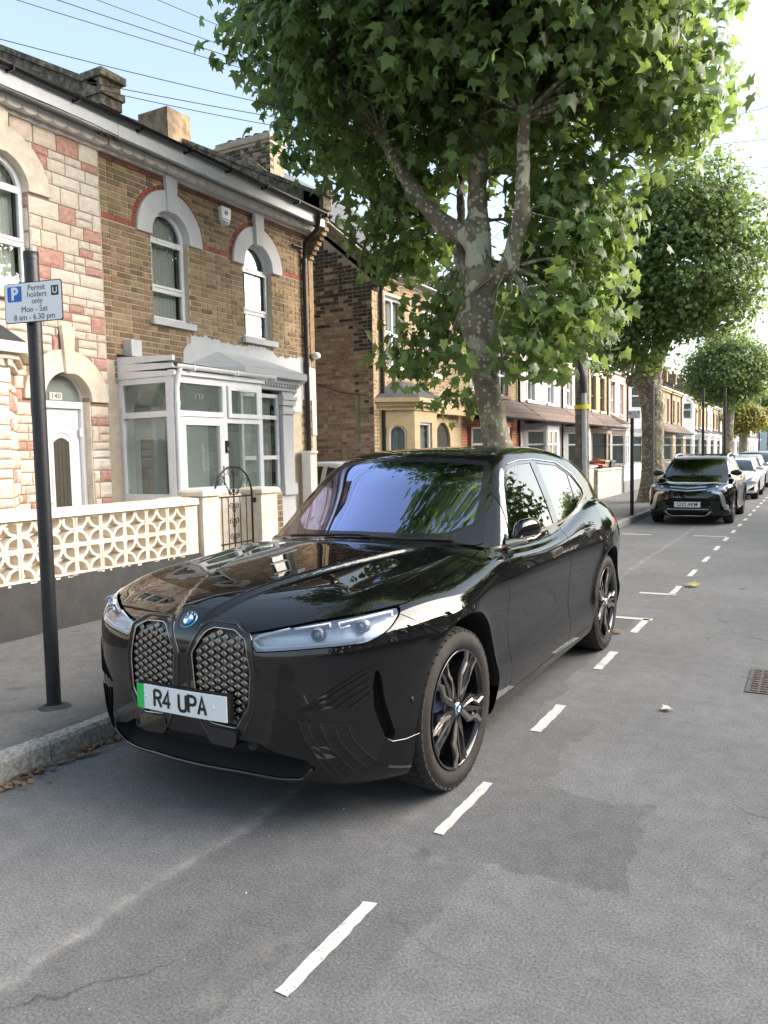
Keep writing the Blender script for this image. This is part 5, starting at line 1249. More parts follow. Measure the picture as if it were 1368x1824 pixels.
        for k, (o_, z0, z1) in enumerate(((.05, bt, bt + .10), (.14, bt + .10, bt + .24))): mb.prism([(xw, c0 - o_), (xf + o_ * sgn, c0 + .42), (xf + o_ * sgn, c1 - .42), (xw, c1 + o_)], lambda a, b, d: (a, b, d), z0 + .0005 * k, z1)
        mb.build('bay_cornice', trim, T); zt_ = bt + .241
        if not bay2: mb = MB(); mb.add([(xw, c0 - .12, zt_), (xf + .13 * sgn, c0 + .4, zt_), (xf + .13 * sgn, c1 - .4, zt_), (xw, c1 + .12, zt_), (xw, c0 + .5, zt_ + .4), (xw, c1 - .5, zt_ + .4)], [(0, 1, 4), (1, 2, 5, 4), (2, 3, 5)]); mb.build('bay_roof', roof, T)
        mb = MB(); ring_prism(mb, F, dz, 1.95, .45, .62, 0, .07, leg=1.8, n=12); mb.build('door_arch', trim, T)
    fobj('fascia', M_wp, T, F, y0, y1, ez - .02, ez + .14, .2, .225); mb = MB(); fbox(mb, F, y0, y1, ez - .12, ez - .001, 0, .12); mb.build('cornice', trim, T)
    gutter(T, F, y0, y1, ez + .16, .28, brackets=False)
    xr0, xr1 = (X + .26) * sgn, (X - 4.5) * sgn; roof_slab(T, xr0, ez + .14, xr1, ez + 2.5, y0 + .1, y1 - .1, roof, course=.45)
    if sgn == 1: parapet(T, y1, .22, xr0 - .1, ez + .18, xr1, ez + 2.52, M_stone_old, h=.22)
    if chim: chimney(T, (X - 3.4) * sgn, y1 - .25, ez + 1.4, ez + 3.0, .9, .5, BRW[1] if not lite else T_brn, pots=3 if not lite else 2, along='x')
    pipe(T, [F(y1 - .12, ez + .1, .26), F(y1 - .12, ez - .2, .06), F(y1 - .12, .2, .06)], .04)
    if lite: wall_holes('end_wall', T_brn, T, Face((X * sgn, y0, 0), (-sgn, 0, 0), (0, -1, 0)), 0, 4.5, 0, 7.6, [], .1, top=lambda u: ez + u * .52)
    base(T, (X * sgn, (y0 + y1) / 2, .12)); return T
# dark red porch house: brick above, red and orange-brick porch
H4 = house(18.62, 23.1, 'brick house with a dark red painted porch front half hidden behind the nearest plane trunk', T_yel, T_org, M_tile, style='lean', trim=R_redp)
F7 = front(-7.2)
for (a, b, z0, z1) in ((19.3, 20.2, 1.2, 2.3),): pass
house(23.1, 27.7, 'lilac-grey rendered house with brown tiled porch roof and grey recessed panels', R_lil, R_lil, M_tile, trim=M_wp, door=D_grey)
house(27.7, 31.3, 'pale pink rendered house with white gridded porch windows under a brown tiled lean-to', R_pal, R_wh, M_tile, trim=M_wp)
house(31.3, 34.6, 'yellow brick house with dark barred upper windows and a brown tiled porch roof', T_yel, R_cr, M_tile, frame=M_ybk, trim=M_cream, door=D_grey)
house(34.6, 38.6, 'pink pebbledashed house with an open white upper casement and hanging basket', R_pink, R_pink, M_tile, style='bay', trim=M_wp)
house(38.6, 43.2, 'pink and white house with a white two-storey bay behind the second plane tree', R_pink, M_cream, M_slate, style='bay', bay2=True, trim=M_wp)
house(43.2, 47.4, 'pale house mostly hidden behind the second plane trunk', R_cr, R_wh, M_tile, trim=M_wp)
house(47.4, 51.4, 'tan brick house with yellow window heads just beyond the second plane trunk', T_brn, R_cr, M_tile, trim=P('yellow_trim', (.55, .42, .20), rough=.8), door=D_brn)
house(51.4, 55.4, 'brown brick house with a reddish lean-to roof left of the white bay house', T_brn, R_wh, M_tile, trim=P('yellow_trim', (0, 0, 0)), door=D_grey)
house(55.4, 59.6, 'white two-storey bay house with open top light, roofline above the black car', R_cr, R_wh, M_slate, style='bay', bay2=True, trim=M_wp)
y = 59.6; k = 0
while y < 128:
    col = [T_tan, T_yel, R_cr, T_tan, R_pal][k % 5]
    house(y, y + 4.6, ['first', 'second', 'third', 'fourth', 'fifth', 'sixth', 'seventh', 'eighth', 'ninth', 'tenth', 'eleventh', 'twelfth', 'thirteenth', 'fourteenth', 'last'][k] + ' distant terraced house past the white two-storey bay house, ' + ['tan brick', 'yellow brick', 'cream', 'tan brick', 'pale pink'][k % 5], col, R_wh, M_slate, style='bay', trim=M_wp, group='distant terraced houses down the left side of the street', lite=True); y += 4.6; k += 1
pb_ = thing('painted_building', 'pale blue painted building closing the view at the far end of the terrace', 'building', (-6.5, 132, 0))
mb = MB(); mb.box(-8, 3, 0, 12, 0, 6.2); mb.build('wall', P('pale_blue_paint', (.50, .62, .70), rough=.8), pb_); mb = MB(); mb.prism([(-8.3, 6.2), (3.3, 6.2), (-2.5, 8.0)], lambda a, b, d: (a, d, b), -.3, 12.3); mb.build('roof', M_slate, pb_)
for a in (-5.5, -2.5, .5):
    for z0 in (1.0, 3.8): boxobj('window', M_room, pb_, a, a + 1.0, -.03, -.001, z0, z0 + 1.4)
# terrace on the other side of the road (outside the frame, it fills the reflections)
y = -14; k = 0
while y < 70:
    house(y, y + 4.7, 'brick terraced house on the opposite side of the road', [T_brn, T_yel, T_org, R_cr][k % 4], R_cr, M_slate, style='bay', X=-8.6, group='terraced houses opposite', sgn=-1, lite=True, chim=(k % 2 == 0)); y += 4.7; k += 1
# ---------------------------------------------------------------- garden walls, gate, signs, poles, bins, cables
XW = -5.97; FW = front(XW)
M_plinth = P('black_painted_plinth', (.036, .037, .039), rough=.75, noise=.15, nscale=5, bump=.4, bscale=35, col2=(.046, .045, .044))
gw = thing('garden_wall', 'cream pierced-block garden wall with petal openings on a black painted base', 'garden wall')
mb = MB(); ys = np.linspace(1.4, 6.56, 40); rr = random.Random(2)
mb.box(XW - .24, XW + .03, 1.4, 6.56, .0, .585); mb.build('plinth', M_plinth, gw)
mb = MB()
for i in range(26): # chips of white paint on top of the plinth
    u = rr.uniform(3.2, 6.4); s_ = rr.uniform(.008, .035); fbox(mb, FW, u, u + s_ * rr.uniform(1, 3), .583 - rr.uniform(0, .014), .5865, .0302, .032)
o = mb.build('paint_chips', M_cream, gw); o['kind'] = 'stuff'
def breeze_mesh():
    """one square pierced block, unit 1 x 1, pattern of four arcs round a concave star"""
    mb = MB(); D = -.32; fr = .062; n = 10; f = lambda a, b, d: (a, b, d)
    def bar(x0, x1, y0, y1): mb.hexa([(x0, y0, D), (x1, y0, D), (x1, y0, 0), (x0, y0, 0), (x0, y1, D), (x1, y1, D), (x1, y1, 0), (x0, y1, 0)])
    bar(0, 1, 0, fr); bar(0, 1, 1 - fr, 1); bar(0, fr, fr, 1 - fr); bar(1 - fr, 1, fr, 1 - fr)
    for cx, cy, a0 in ((fr, fr, 0), (1 - fr, fr, math.pi / 2), (1 - fr, 1 - fr, math.pi), (fr, 1 - fr, 1.5 * math.pi)):
        ri, ro = .365, .455; V = []
        for k in range(n + 1):
            a = a0 + math.pi / 2 * k / n
            for r, d in ((ri, D), (ro, D), (ro, -.012), (ri, -.012)): V.append((cx + r * math.cos(a), cy + r * math.sin(a), d))
        fs = [(i * 4 + j, i * 4 + (j + 1) % 4, i * 4 + 4 + (j + 1) % 4, i * 4 + 4 + j) for i in range(n) for j in range(4)]
        mb.add(V, fs, False)
        # chamfer at the frame corner
        sx, sy = (1 if cx < .5 else -1), (1 if cy < .5 else -1)
        mb.add([(cx, cy, -.01), (cx + .07 * sx, cy, -.01), (cx, cy + .07 * sy, -.01), (cx, cy, D), (cx + .07 * sx, cy, D), (cx, cy + .07 * sy, D)], [(0, 1, 2), (1, 4, 5, 2)])
    return mb
bmsh = breeze_mesh().build('pierced_block', M_cream); bme = bmsh.data; COL.objects.unlink(bmsh); bpy.data.objects.remove(bmsh)
def on_face(o, F, u, v, su, sv, sd, d=0):
    cols = (F.u, Vector((0, 0, 1)), F.n); p = F(u, v, d); mw = Matrix.Identity(4)
    for cc, S in zip(range(3), (su, sv, sd)):
        for r_ in range(3): mw[r_][cc] = cols[cc][r_] * S
    for r_ in range(3): mw[r_][3] = p[r_]
    o.matrix_local = mw
bs = .292; u = 6.40 - bs; k = 0
fobj('block_pier', M_cream, gw, FW, 6.402, 6.56, .587, 1.127, -.12, .0)
while u > 1.3:
    for j, v in enumerate((.588, .858)):
        o = link('pierced_block', bme, gw); on_face(o, FW, u, v, bs - .006, .266, .36, .0 + rr.uniform(-.002, .002))
    u -= bs
mb = MB(); mb.box(XW - .115, XW - .01, 1.4, 6.40, .5855, .5875); mb.box(XW - .115, XW - .012, 1.4, 6.40, .8535, .8575); 
u = 6.40
while u > 1.3: mb.box(XW - .11, XW - .006, u - .004, u + .004, .588, 1.12); u -= bs
mb.build('block_joints', M_cream, gw)
mb = MB()
for a, b in ((1.4, 2.55), (2.554, 3.70), (3.704, 4.85), (4.854, 5.72), (5.724, 6.56)):
    mb = MB(); mb.hexa([(XW - .16, a, 1.126), (XW + .035, a, 1.126), (XW + .035, b, 1.126), (XW - .16, b, 1.126), (XW - .15, a, 1.205), (XW + .028, a, 1.192), (XW + .028, b, 1.192), (XW - .15, b, 1.205)]); mb.build('coping', M_cream, gw)
base(gw, (XW, 4, .0))
def pillar(y0, y1, zt, label):
    p = thing('gate_pillar', label, 'gate pillar'); mb = MB(); mb.box(XW - .26, XW + .05, y0, y1, .0, zt - .06); mb.build('shaft', M_cream, p)
    mb = MB(); mb.box(XW - .29, XW + .085, y0 - .03, y1 + .03, zt - .0595, zt - .015); mb.hexa([(XW - .29, y0 - .03, zt - .0148), (XW + .085, y0 - .03, zt - .0148), (XW + .085, y1 + .03, zt - .0148), (XW - .29, y1 + .03, zt - .0148), (XW - .25, y0 + .01, zt + .01), (XW + .045, y0 + .01, zt + .01), (XW + .045, y1 - .01, zt + .01), (XW - .25, y1 - .01, zt + .01)]); mb.build('cap', M_cream, p); base(p, (XW, (y0 + y1) / 2, .0)); return p
pillar(6.60, 6.87, 1.27, 'cream square gate pillar at the end of the pierced-block wall, left of the iron gate')
pillar(7.64, 7.96, 1.25, 'cream square gate pillar right of the black iron gate, near the black SUV windscreen')
# wrought iron gate
gt = thing('iron_gate', 'black wrought iron garden gate with arched top and scrolls', 'gate'); M_gate = P('black_iron', (.010, .010, .011), rough=.4)
FG = front(XW - .05); g0, g1 = 6.915, 7.585; gc = (g0 + g1) / 2
mb = MB(); mb.tube([FG(g0, .18), FG(g0, 1.19)], .013, 6); mb.tube([FG(g1, .18), FG(g1, 1.19)], .013, 6)
mb.tube([FG(a, b) for a, b in arc(gc, 1.19, (g1 - g0) / 2, 0, math.pi, 20)], .012, 6)
for v in (1.17, .20, .62): mb.tube([FG(g0, v), FG(g1, v)], .010, 6)
mb.build('gate_frame', M_gate, gt)
for u in (7.035, 7.145, 7.25, 7.36, 7.475):
    t = 1.525 if abs(u - 7.25) < .01 else 1.17; MB().tube([FG(u, .20), FG(u, t)], .0065 if u != 7.25 else .009, 5).build('bar', M_gate, gt)
def spiral(cu, cv, r, a0, turns, sg=1, n=22): return [FG(cu + r * (1 - .8 * k / n) * math.cos(a0 + sg * turns * 2 * math.pi * k / n), cv + r * (1 - .8 * k / n) * math.sin(a0 + sg * turns * 2 * math.pi * k / n)) for k in range(n + 1)]
for sx in (1, -1):
    for v in (.28, .46, .70, .88, 1.06): MB().tube([FG(7.25 + sx * .002, v - .085), FG(7.25 + sx * .03, v - .045)] + spiral(7.25 + sx * .052, v, .040, math.pi if sx == 1 else 0, 1.4, -sx), .005, 5).build('scroll', M_gate, gt)
    MB().tube([FG(7.25, 1.19)] + [FG(7.25 + sx * a, b) for a, b in ((.06, 1.21), (.13, 1.30), (.17, 1.38))] + spiral(7.25 + sx * .225, 1.36, .055, math.pi / 2 + sx * .6, 1.5, -sx), .006, 5).build('scroll', M_gate, gt)
    MB().tube(spiral(7.25 + sx * .050, 1.455, .05, math.pi / 2, 1.5, -sx), .006, 5).build('scroll', M_gate, gt)
    MB().tube(spiral(7.25 + sx * .048, 1.235, .045, -math.pi / 2, 1.5, sx), .006, 5).build('scroll', M_gate, gt)
mb = MB(); mb.box(XW - .06, XW - .03, 7.585, 7.65, 1.08, 1.14); mb.build('hinge', M_gate, gt); base(gt, (XW - .05, gc, .12))
pw_ = thing('path_wall', 'cream painted brick wall along the garden path behind the iron gate', 'wall'); FPW = Face((-7.4, 7.30, 0), (1, 0, 0), (0, -1, 0))
mb = MB(); mb.box(-7.0, -6.9, 6.9, 9.2, .12, 1.16); mb.build('wall_core', MATS['cream_painted_brick'], pw_)
brickwork(pw_, front(-6.90), 6.9, 9.2, .13, 1.15, lambda a, b, c, d: (a, b), [MATS['cream_painted_brick']], [1], seed=3, nind=200, proud=.006)
base(pw_, (-6.95, 8, .12))
bp = thing('brick_pier', 'short yellow brick pier behind the right-hand gate pillar', 'brick pier'); mb = MB(); mb.box(-6.62, -6.42, 8.35, 8.75, .12, 1.16); mb.build('core', M_mortar, bp)
FBp = Face((-6.62, 8.35, 0), (1, 0, 0), (0, -1, 0)); brickwork(bp, FBp, 0, .2, .13, 1.15, lambda a, b, c, d: (a, b), BR, [3, 1, 3], seed=4, nind=60); brickwork(bp, front(-6.42), 8.35, 8.75, .13, 1.15, lambda a, b, c, d: (a, b), BR, [3, 1, 3], seed=6, nind=60); base(bp, (-6.5, 8.55, .12))
# pale post where the driveway opens
dp = thing('drive_post', 'white painted square post at the corner of the driveway', 'post'); mb = MB(); mb.box(-7.93, -7.75, 11.42, 11.59, .12, 1.68); mb.build('shaft', M_white_render, dp); mb = MB(); mb.box(-7.96, -7.72, 11.39, 11.62, 1.6805, 1.72); mb.build('cap', M_white_render, dp); base(dp, (-7.84, 11.5, .12))
# ---- parking signs
M_post = P('post_black', (.011, .012, .015), rough=.42, noise=.3, nscale=12, bump=.15, bscale=60)
def parking_sign(x, y, zp, label, plabel, ztop, zs, yaw, w_=.405, h_=.232, tx=0.0, lean=0.0):
    t = thing('parking_post', plabel, 'sign post'); mb = MB(); fn = lambda a, b, d: (x + a, y + b, d)
    mb.lathe([(.047, zp), (.047, zs - .13), (.039, zs - .11), (.039, zs - .0)], fn, 20) if False else mb.lathe([(.042, zp - .02), (.042, ztop - .02), (.040, ztop - .005), (.0, ztop)], fn, 22); p = mb.build('pole', M_post, t)
    mb = MB(); mb.lathe([(.0438, ztop - .045), (.0438, ztop + .001), (.0, ztop + .006)], fn, 22); mb.build('pole_cap', M_post, t)
    mb = MB(); mb.lathe([(.11, zp - .01), (.085, zp + .008), (.045, zp + .018)], lambda a, b, d: (x + a * (1 + .2 * math.sin(3 * math.atan2(b, a))), y + b, d), 20); mb.build('concrete_collar', P('collar_asphalt', (.05, .05, .05), rough=.95, noise=.3, nscale=20, bump=.8, bscale=30), t)
    base(t, (x, y, zp))
    s_ = thing('parking_sign', label, 'sign'); c, sn = math.cos(yaw), math.sin(yaw); o_ = Vector((x + tx - .062 * -sn, y - .062 * c, zs)); U = Vector((c, sn, 0)); N_ = Vector((sn, -c, 0))
    Fs = Face((o_.x, o_.y, o_.z), U, N_)
    rect = round_poly([(-w_ / 2, -h_ / 2), (w_ / 2, -h_ / 2), (w_ / 2, h_ / 2), (-w_ / 2, h_ / 2)], .018, 5)
    mb = MB(); fprism(mb, Fs, rect, -.004, 0); pl = mb.build('plate', P('sign_edge_black', (.015, .015, .018), rough=.4), s_)
    mb = MB(); fprism(mb, Fs, [(a * .975, b * .955) for a, b in rect], .0005, .0015); f_ = mb.build('sign_face', P('sign_white', (.72, .73, .74), rough=.35), pl)
    k = w_ / .445; ez = math.atan2(sn, c); rt = (R_(90), 0, ez); ink = P('sign_ink', (.02, .02, .025), rough=.5); L_ = lambda u, v, d=.0022: Fs(u * k, v * k, d)
    mb = MB(); fprism(mb, Fs, round_poly([(-.195 * k, .008 * k), (-.085 * k, .008 * k), (-.085 * k, .105 * k), (-.195 * k, .105 * k)], .006), .0016, .0022); mb.build('blue_square', P('sign_blue', (.0, .10, .48), rough=.35), f_)
    text('letter_p', 'P', .108 * k, MATS['sign_white'], f_, L_(-.140, .055, .0024), rt, .0002, bold=.004 * k)
    mb = MB(); fprism(mb, Fs, round_poly([(.142 * k, .030 * k), (.198 * k, .030 * k), (.198 * k, .092 * k), (.142 * k, .092 * k)], .005), .0016, .0022); mb.build('zone_square', P('sign_brown_black', (.035, .025, .022), rough=.5), f_)
    text('zone_letter', 'U', .055 * k, MATS['sign_white'], f_, L_(.170, .060, .0024), rt, .0002, bold=.0008 * k)
    for body, u, v, sz in (('Permit', .030, .088, .050), ('holders', .032, .046, .050), ('only', .032, .005, .050), ('Mon - Sat', .008, -.046, .052), ('8 am - 6.30 pm', .006, -.095, .052)):
        text('sign_text', body, sz * k, ink, f_, L_(u, v), rt, .0002, bold=0)
    mb = MB()
    for v in (.07, -.07): mb.lathe([(.048, zs + v - .009), (.050, zs + v - .008), (.050, zs + v + .008), (.048, zs + v + .009)], fn, 18)
    mb.build('bracket', M_silver, pl); base(s_, (x, y, zs)); return s_
parking_sign(-4.092, 3.16, .12, 'permit holders parking sign with blue P, large and nearest, at the left edge', 'thick black pole at the left holding the nearest parking sign', 2.86, 2.555, R_(12), tx=.065)
parking_sign(-3.715, 18.5, .12, 'small distant permit parking sign above the pavement, left of the second plane trunk', 'slim black pole carrying the small distant parking sign', 2.50, 2.42, 0, w_=.27 * 1.0, h_=.24 * .72, tx=.05)
# ---- poles
up = thing('telegraph_pole', 'grey-brown telegraph pole with yellow band and metal cable guard, behind the black SUV', 'pole')
mb = MB(); mb.tube([(-3.98, 15.2, .1), (-4.0, 15.2, 3.2), (-4.03, 15.2, 7.4)], [.135, .125, .095], 14); mb.build('shaft', P('pole_wood', (.13, .115, .10), rough=.85, noise=.3, nscale=5, bump=.5, col2=(.22, .20, .18)), up)
mb = MB(); mb.tube([(-3.905, 15.09, .12), (-3.925, 15.09, 2.72)], [.052, .048], 10); mb.build('cable_guard', P('galvanised_steel', (.42, .44, .46), rough=.4, metal=.7, noise=.15), up)
mb = MB(); mb.tube([(-3.93, 15.10, 2.72), (-3.95, 15.08, 3.0), (-4.0, 15.08, 3.35)], [.06, .09, .055], 10); mb.build('cable_hood', P('hood_dark', (.035, .035, .04), rough=.5), up)
mb = MB(); mb.lathe([(.150, 2.42), (.151, 2.50)], lambda a, b, d: (-3.985 + a, 15.17 + b, d), 18); mb.build('yellow_band', P('band_yellow', (.75, .58, .02), rough=.4), up)
mb = MB(); 
for a in np.linspace(0, math.pi, 7): mb.tube([(-4.03, 15.2, 7.1), (-4.03 + .28 * math.cos(a), 15.2 - .2 * math.sin(a), 7.15)], .012, 5)
mb.build('cable_ring', M_black_pipe, up); base(up, (-3.98, 15.2, .12))
for (x, y, h_, r, lb) in ((-3.90, 22.15, 3.4, .035, 'thin grey steel post in front of the second plane trunk'), (-3.90, 32.7, 3.9, .055, 'black pole beyond the black car, left of the third plane tree'), (-3.90, 40.8, 4.4, .065, 'tall black lamp pole standing close to the third plane trunk'), (-3.9, 66, 6.0, .06, 'far black pole near the yellowing tree'), (-3.9, 84, 7.0, .09, 'farthest dark pole down the street')):
    t = thing('street_pole', lb, 'pole'); MB().tube([(x, y, .1), (x, y, h_ * .35), (x, y, h_)], [r * 1.3, r, r * .8], 10).build('shaft', P('post_grey', (.14, .14, .145), rough=.5) if y < 25 else M_post, t)
    MB().tube([(x, y, h_ - .01), (x, y, h_ + .03)], r * 1.1, 10).build('pole_cap', M_post, t); base(t, (x, y, .12))
# ---- bins and walls in the far gardens
def low_wall(x0, x1, y0, y1, h, mat, lb, cap=True, name='garden_wall'):
    t = thing(name, lb, 'garden wall'); mb = MB(); mb.box(x0, x1, y0, y1, .0, h); mb.build('wall', mat, t)
    if cap: mb = MB(); mb.box(x0 - .03, x1 + .03, y0 - .03, y1 + .03, h + .0005, h + .06); mb.build('coping', mat, t)
    base(t, (x0, (y0 + y1) / 2, .12)); return t
low_wall(-6.15, -5.95, 20.2, 24.0, 1.10, P('stained_cream_render', (.52, .49, .43), rough=.85, noise=.18, nscale=4, col2=(.36, .33, .28)), 'cream rendered garden wall beyond the telegraph pole')
low_wall(-6.05, -5.90, 24.3, 27.5, .98, MATS['stained_cream_render'], 'grey-cream wall in front of the wheelie bins with orange lids')
low_wall(-6.15, -5.98, 28.4, 36.0, 1.02, M_white_render, 'long white garden wall with grey base left of the second plane trunk')
tag(boxobj('wall_base_band', P('grey_base_paint', (.22, .22, .22), rough=.8), None, -5.979, -5.965, 28.4, 36.0, .12, .52), 'grey painted band along the foot of the long white garden wall', 'wall band')
for k, (a, b, c) in enumerate(((38, 46, 'white garden wall beyond the second plane trunk'), (47, 58, 'cream garden wall left of the parked cars far down the street'))): low_wall(-6.15, -5.98, a, b, .95, R_wh if k == 0 else R_cr, c)
low_wall(6.0, 6.2, -12, 60, .9, T_brn, 'brick garden wall on the opposite side of the road')
def bin_(x, y, lid, lb, body=None, rz=0.0, h=1.05):
    t = thing('wheelie_bin', lb, 'wheelie bin', (x, y, .12), rz); b_ = body or P('bin_grey', (.10, .11, .12), rough=.5)
    mb = MB(); mb.hexa([(-.22, -.24, .06), (.22, -.24, .06), (.22, .24, .06), (-.22, .24, .06), (-.29, -.31, h - .08), (.29, -.31, h - .08), (.29, .31, h - .08), (-.29, .31, h - .08)]); mb.build('body', b_, t)
    mb = MB(); mb.prism(round_poly([(-.31, 0), (.33, 0), (.30, .05), (.0, .09), (-.28, .06)], .02), lambda a, b, d: (a, d, h - .079 + b), -.32, .32); mb.build('lid', lid, t)
    for s_ in (-.2, .2): mb = MB(); mb.lathe([(.0, -.02), (.1, -.02), (.1, .02), (0, .02)], lambda a, b, d, s_=s_: (-.22 + a, s_ + d, .10 + b), 12); mb.build('wheel', M_tyre, t)
M_or = P('bin_orange', (.70, .17, .04), rough=.5); M_gn = P('bin_green', (.03, .08, .04), rough=.5); M_rd = P('bin_red', (.55, .10, .05), rough=.5)
bin_(-6.55, 25.4, P('bin_lid_grey', (.30, .31, .32), rough=.5), 'wheelie bin with grey lid behind the low cream wall'); bin_(-6.5, 26.5, M_rd, 'wheelie bin with reddish orange lid, right-hand one behind the low cream wall')
bin_(-6.9, 28.6, M_or, 'wheelie bin with bright orange lid behind the white wall, left one', h=1.16); bin_(-6.9, 29.6, M_gn, 'dark green lidded wheelie bin behind the white garden wall', h=1.14); bin_(-6.8, 48.8, M_or, 'far wheelie bin with orange lid beside the black car with plate S222 AKM', h=1.2)
gp = thing('gate_panel', 'narrow grey gate panel at the end of the low cream wall', 'gate', (-5.96, 27.75, .12)); 
for k in range(4): boxobj('panel_board', P('grey_gate_paint', (.25, .26, .28), rough=.6), gp, -.02, .02, -.2 + k * .1, -.105 + k * .1, 0, .88)
hb = thing('hanging_basket', 'dark hanging basket of dry flowers on the pink house wall', 'hanging basket', (-7.75, 36.0, 2.05)); mb = MB(); mb.lathe([(0, -.18), (.14, -.10), (.19, .0), (.17, .0), (0, -.02)], lambda a, b, d: (a, b, d), 12); mb.build('basket', P('basket_brown', (.05, .035, .02), rough=.9), hb)
mb = MB(); rr = random.Random(3)
for k in range(60): a, b, c = rr.gauss(0, .16), rr.gauss(0, .2), abs(rr.gauss(.1, .2)); mb.add([(a, b, c), (a + .05, b, c + .03), (a, b + .06, c + .05)], [(0, 1, 2)])
o = mb.build('plants', P('basket_leaf', (.03, .03, .02), rough=.9), hb); o['kind'] = 'stuff'; MB().tube([(-.25, 0, .55), (0, 0, .58), (0, 0, 0)], .01, 5).build('bracket', M_black_pipe, hb)
# ---- overhead cables
M_cab = P('cable_black', (.02, .02, .022), rough=.6)
top = (-4.03, 15.15, 7.15)
ends = [((-7.7, 5.70, 6.28), .25), ((-7.7, 5.60, 5.98), .22), ((-7.7, 6.86, 7.07), .15), ((-8.5, 7.0, 7.35), .15), ((-9.5, 8.2, 8.5), .2), ((-7.7, 7.02, 6.10), .2), ((-7.95, 10.4, 6.5), .12), ((-9.2, 9.3, 8.9), .2), ((-8.0, 16.5, 5.3), .15)]
def cable(a, b, sag, r, lb, ext=0.0):
    a, b = Vector(a), Vector(b)
    if ext: a = a + (a - b) * ext
    pts = [tuple(a.lerp(b, k / 20) - Vector((0, 0, sag * 4 * (k / 20) * (1 - k / 20)))) for k in range(21)]
    o = MB().tube(pts, r, 5).build('overhead_cable', M_cab, None); tag(o, lb, 'cable', 'overhead cables fanning out from the telegraph pole')
for (e, sg), ex in zip(ends, (.25, .25, .3, .3, .3, 0, 0, .3, 0)): cable(e, top, sg, .0046, 'thin black overhead cable crossing the sky from the telegraph pole', ex)
for e in ((8.4, 9, 6.4), (8.4, 14, 6.3), (8.5, 20, 6.3), (8.5, 25, 6.4), (8.5, 30, 6.5), (8.5, 33, 7.4)): cable(e, top, .3, .0046, 'thin overhead cable running right from the telegraph pole to the opposite houses')
# ---------------------------------------------------------------- plane trees
def bark_mat(name, k=1.0):
    mt = bpy.data.materials.new(name); mt.use_nodes = True; q = NT(mt); X, Y, Z = q.pos()
    n = q.noise(11, 5, .6, dist=.4); v = q.n('ShaderNodeTexVoronoi'); v.inputs['Scale'].default_value = 17; q.L(q.P, v.inputs['Vector'])
    cell = q.n('ShaderNodeSeparateColor'); q.L(v.outputs['Color'], cell.inputs[0])
    blob = q.m('MULTIPLY', q.ramp(q.m('ADD', v.outputs['Distance'], q.m('MULTIPLY', q.m('SUBTRACT', q.noise(30, 3, .6), .5), .25)), .36, .42, 1, 0), q.ramp(cell.outputs[0], .55, .57))
    bigp = q.ramp(q.m('ADD', q.noise(2.6, 4, .55, dist=.8), q.m('MULTIPLY', q.m('SUBTRACT', q.noise(20, 3, .6), .5), .12)), .545, .565)
    up = q.ramp(Z, 2.6, 4.0, .0, .75); bigp = q.m('MULTIPLY', bigp, q.m('ADD', up, .35, clamp=True))
    base_ = q.mix(q.ramp(n, .3, .7), (.105 * k, .088 * k, .064 * k), (.20 * k, .17 * k, .125 * k)); pale = q.mix(q.ramp(q.noise(6, 3, .5), .4, .6), (.42, .41, .30), (.34, .36, .27))
    ol = q.mix(q.ramp(q.noise(4.1, 3, .6), .55, .6), base_, (.20, .20, .12)); c = q.mix(q.m('MAXIMUM', blob, bigp), ol, pale)
    q.L(c, q.b.inputs['Base Color']); q.b.inputs['Roughness'].default_value = .85
    fur = q.noise(45, 4, .65); q.bump(q.m('ADD', q.m('MULTIPLY', q.m('MAXIMUM', blob, bigp), -.6), fur), .6, .012); return mt
M_bark = bark_mat('plane_bark')
def leaf_mat(name, col, tr, k=.5):
    mt = bpy.data.materials.new(name); mt.use_nodes = True; q = NT(mt); X, Y, Z = q.pos(); g = q.n('ShaderNodeNewGeometry'); oi = q.n('ShaderNodeObjectInfo')
    r = q.m('FRACT', q.m('ADD', g.outputs['Random Per Island'], oi.outputs['Random'])); hs = q.n('ShaderNodeHueSaturation'); hs.inputs['Color'].default_value = (*col, 1)
    q.L(q.ramp(r, 0, 1, .47, .525), hs.inputs['Hue']); q.L(q.m('MULTIPLY', q.ramp(r, 0, 1, .65, 1.35), q.ramp(q.noise(1.6, 3, .6), .3, .7, .8, 1.25)), hs.inputs['Value'])
    q.L(hs.outputs[0], q.b.inputs['Base Color']); q.b.inputs['Roughness'].default_value = .42; q.b.inputs['Specular IOR Level'].default_value = .5
    tl = q.n('ShaderNodeBsdfTranslucent'); h2 = q.n('ShaderNodeHueSaturation'); h2.inputs['Color'].default_value = (*tr, 1); q.L(q.ramp(r, 0, 1, .6, 1.4), h2.inputs['Value']); q.L(h2.outputs[0], tl.inputs[0])
    mx = q.n('ShaderNodeMixShader'); mx.inputs[0].default_value = k; q.L(q.b.outputs[0], mx.inputs[1]); q.L(tl.outputs[0], mx.inputs[2]); q.L(mx.outputs[0], q.t.nodes['Material Output'].inputs[0]); return mt
M_leaf = leaf_mat('plane_leaf', (.100, .162, .060), (.27, .38, .095), .50); M_leafy = leaf_mat('plane_leaf_yellowing', (.22, .21, .045), (.33, .31, .06), .45)
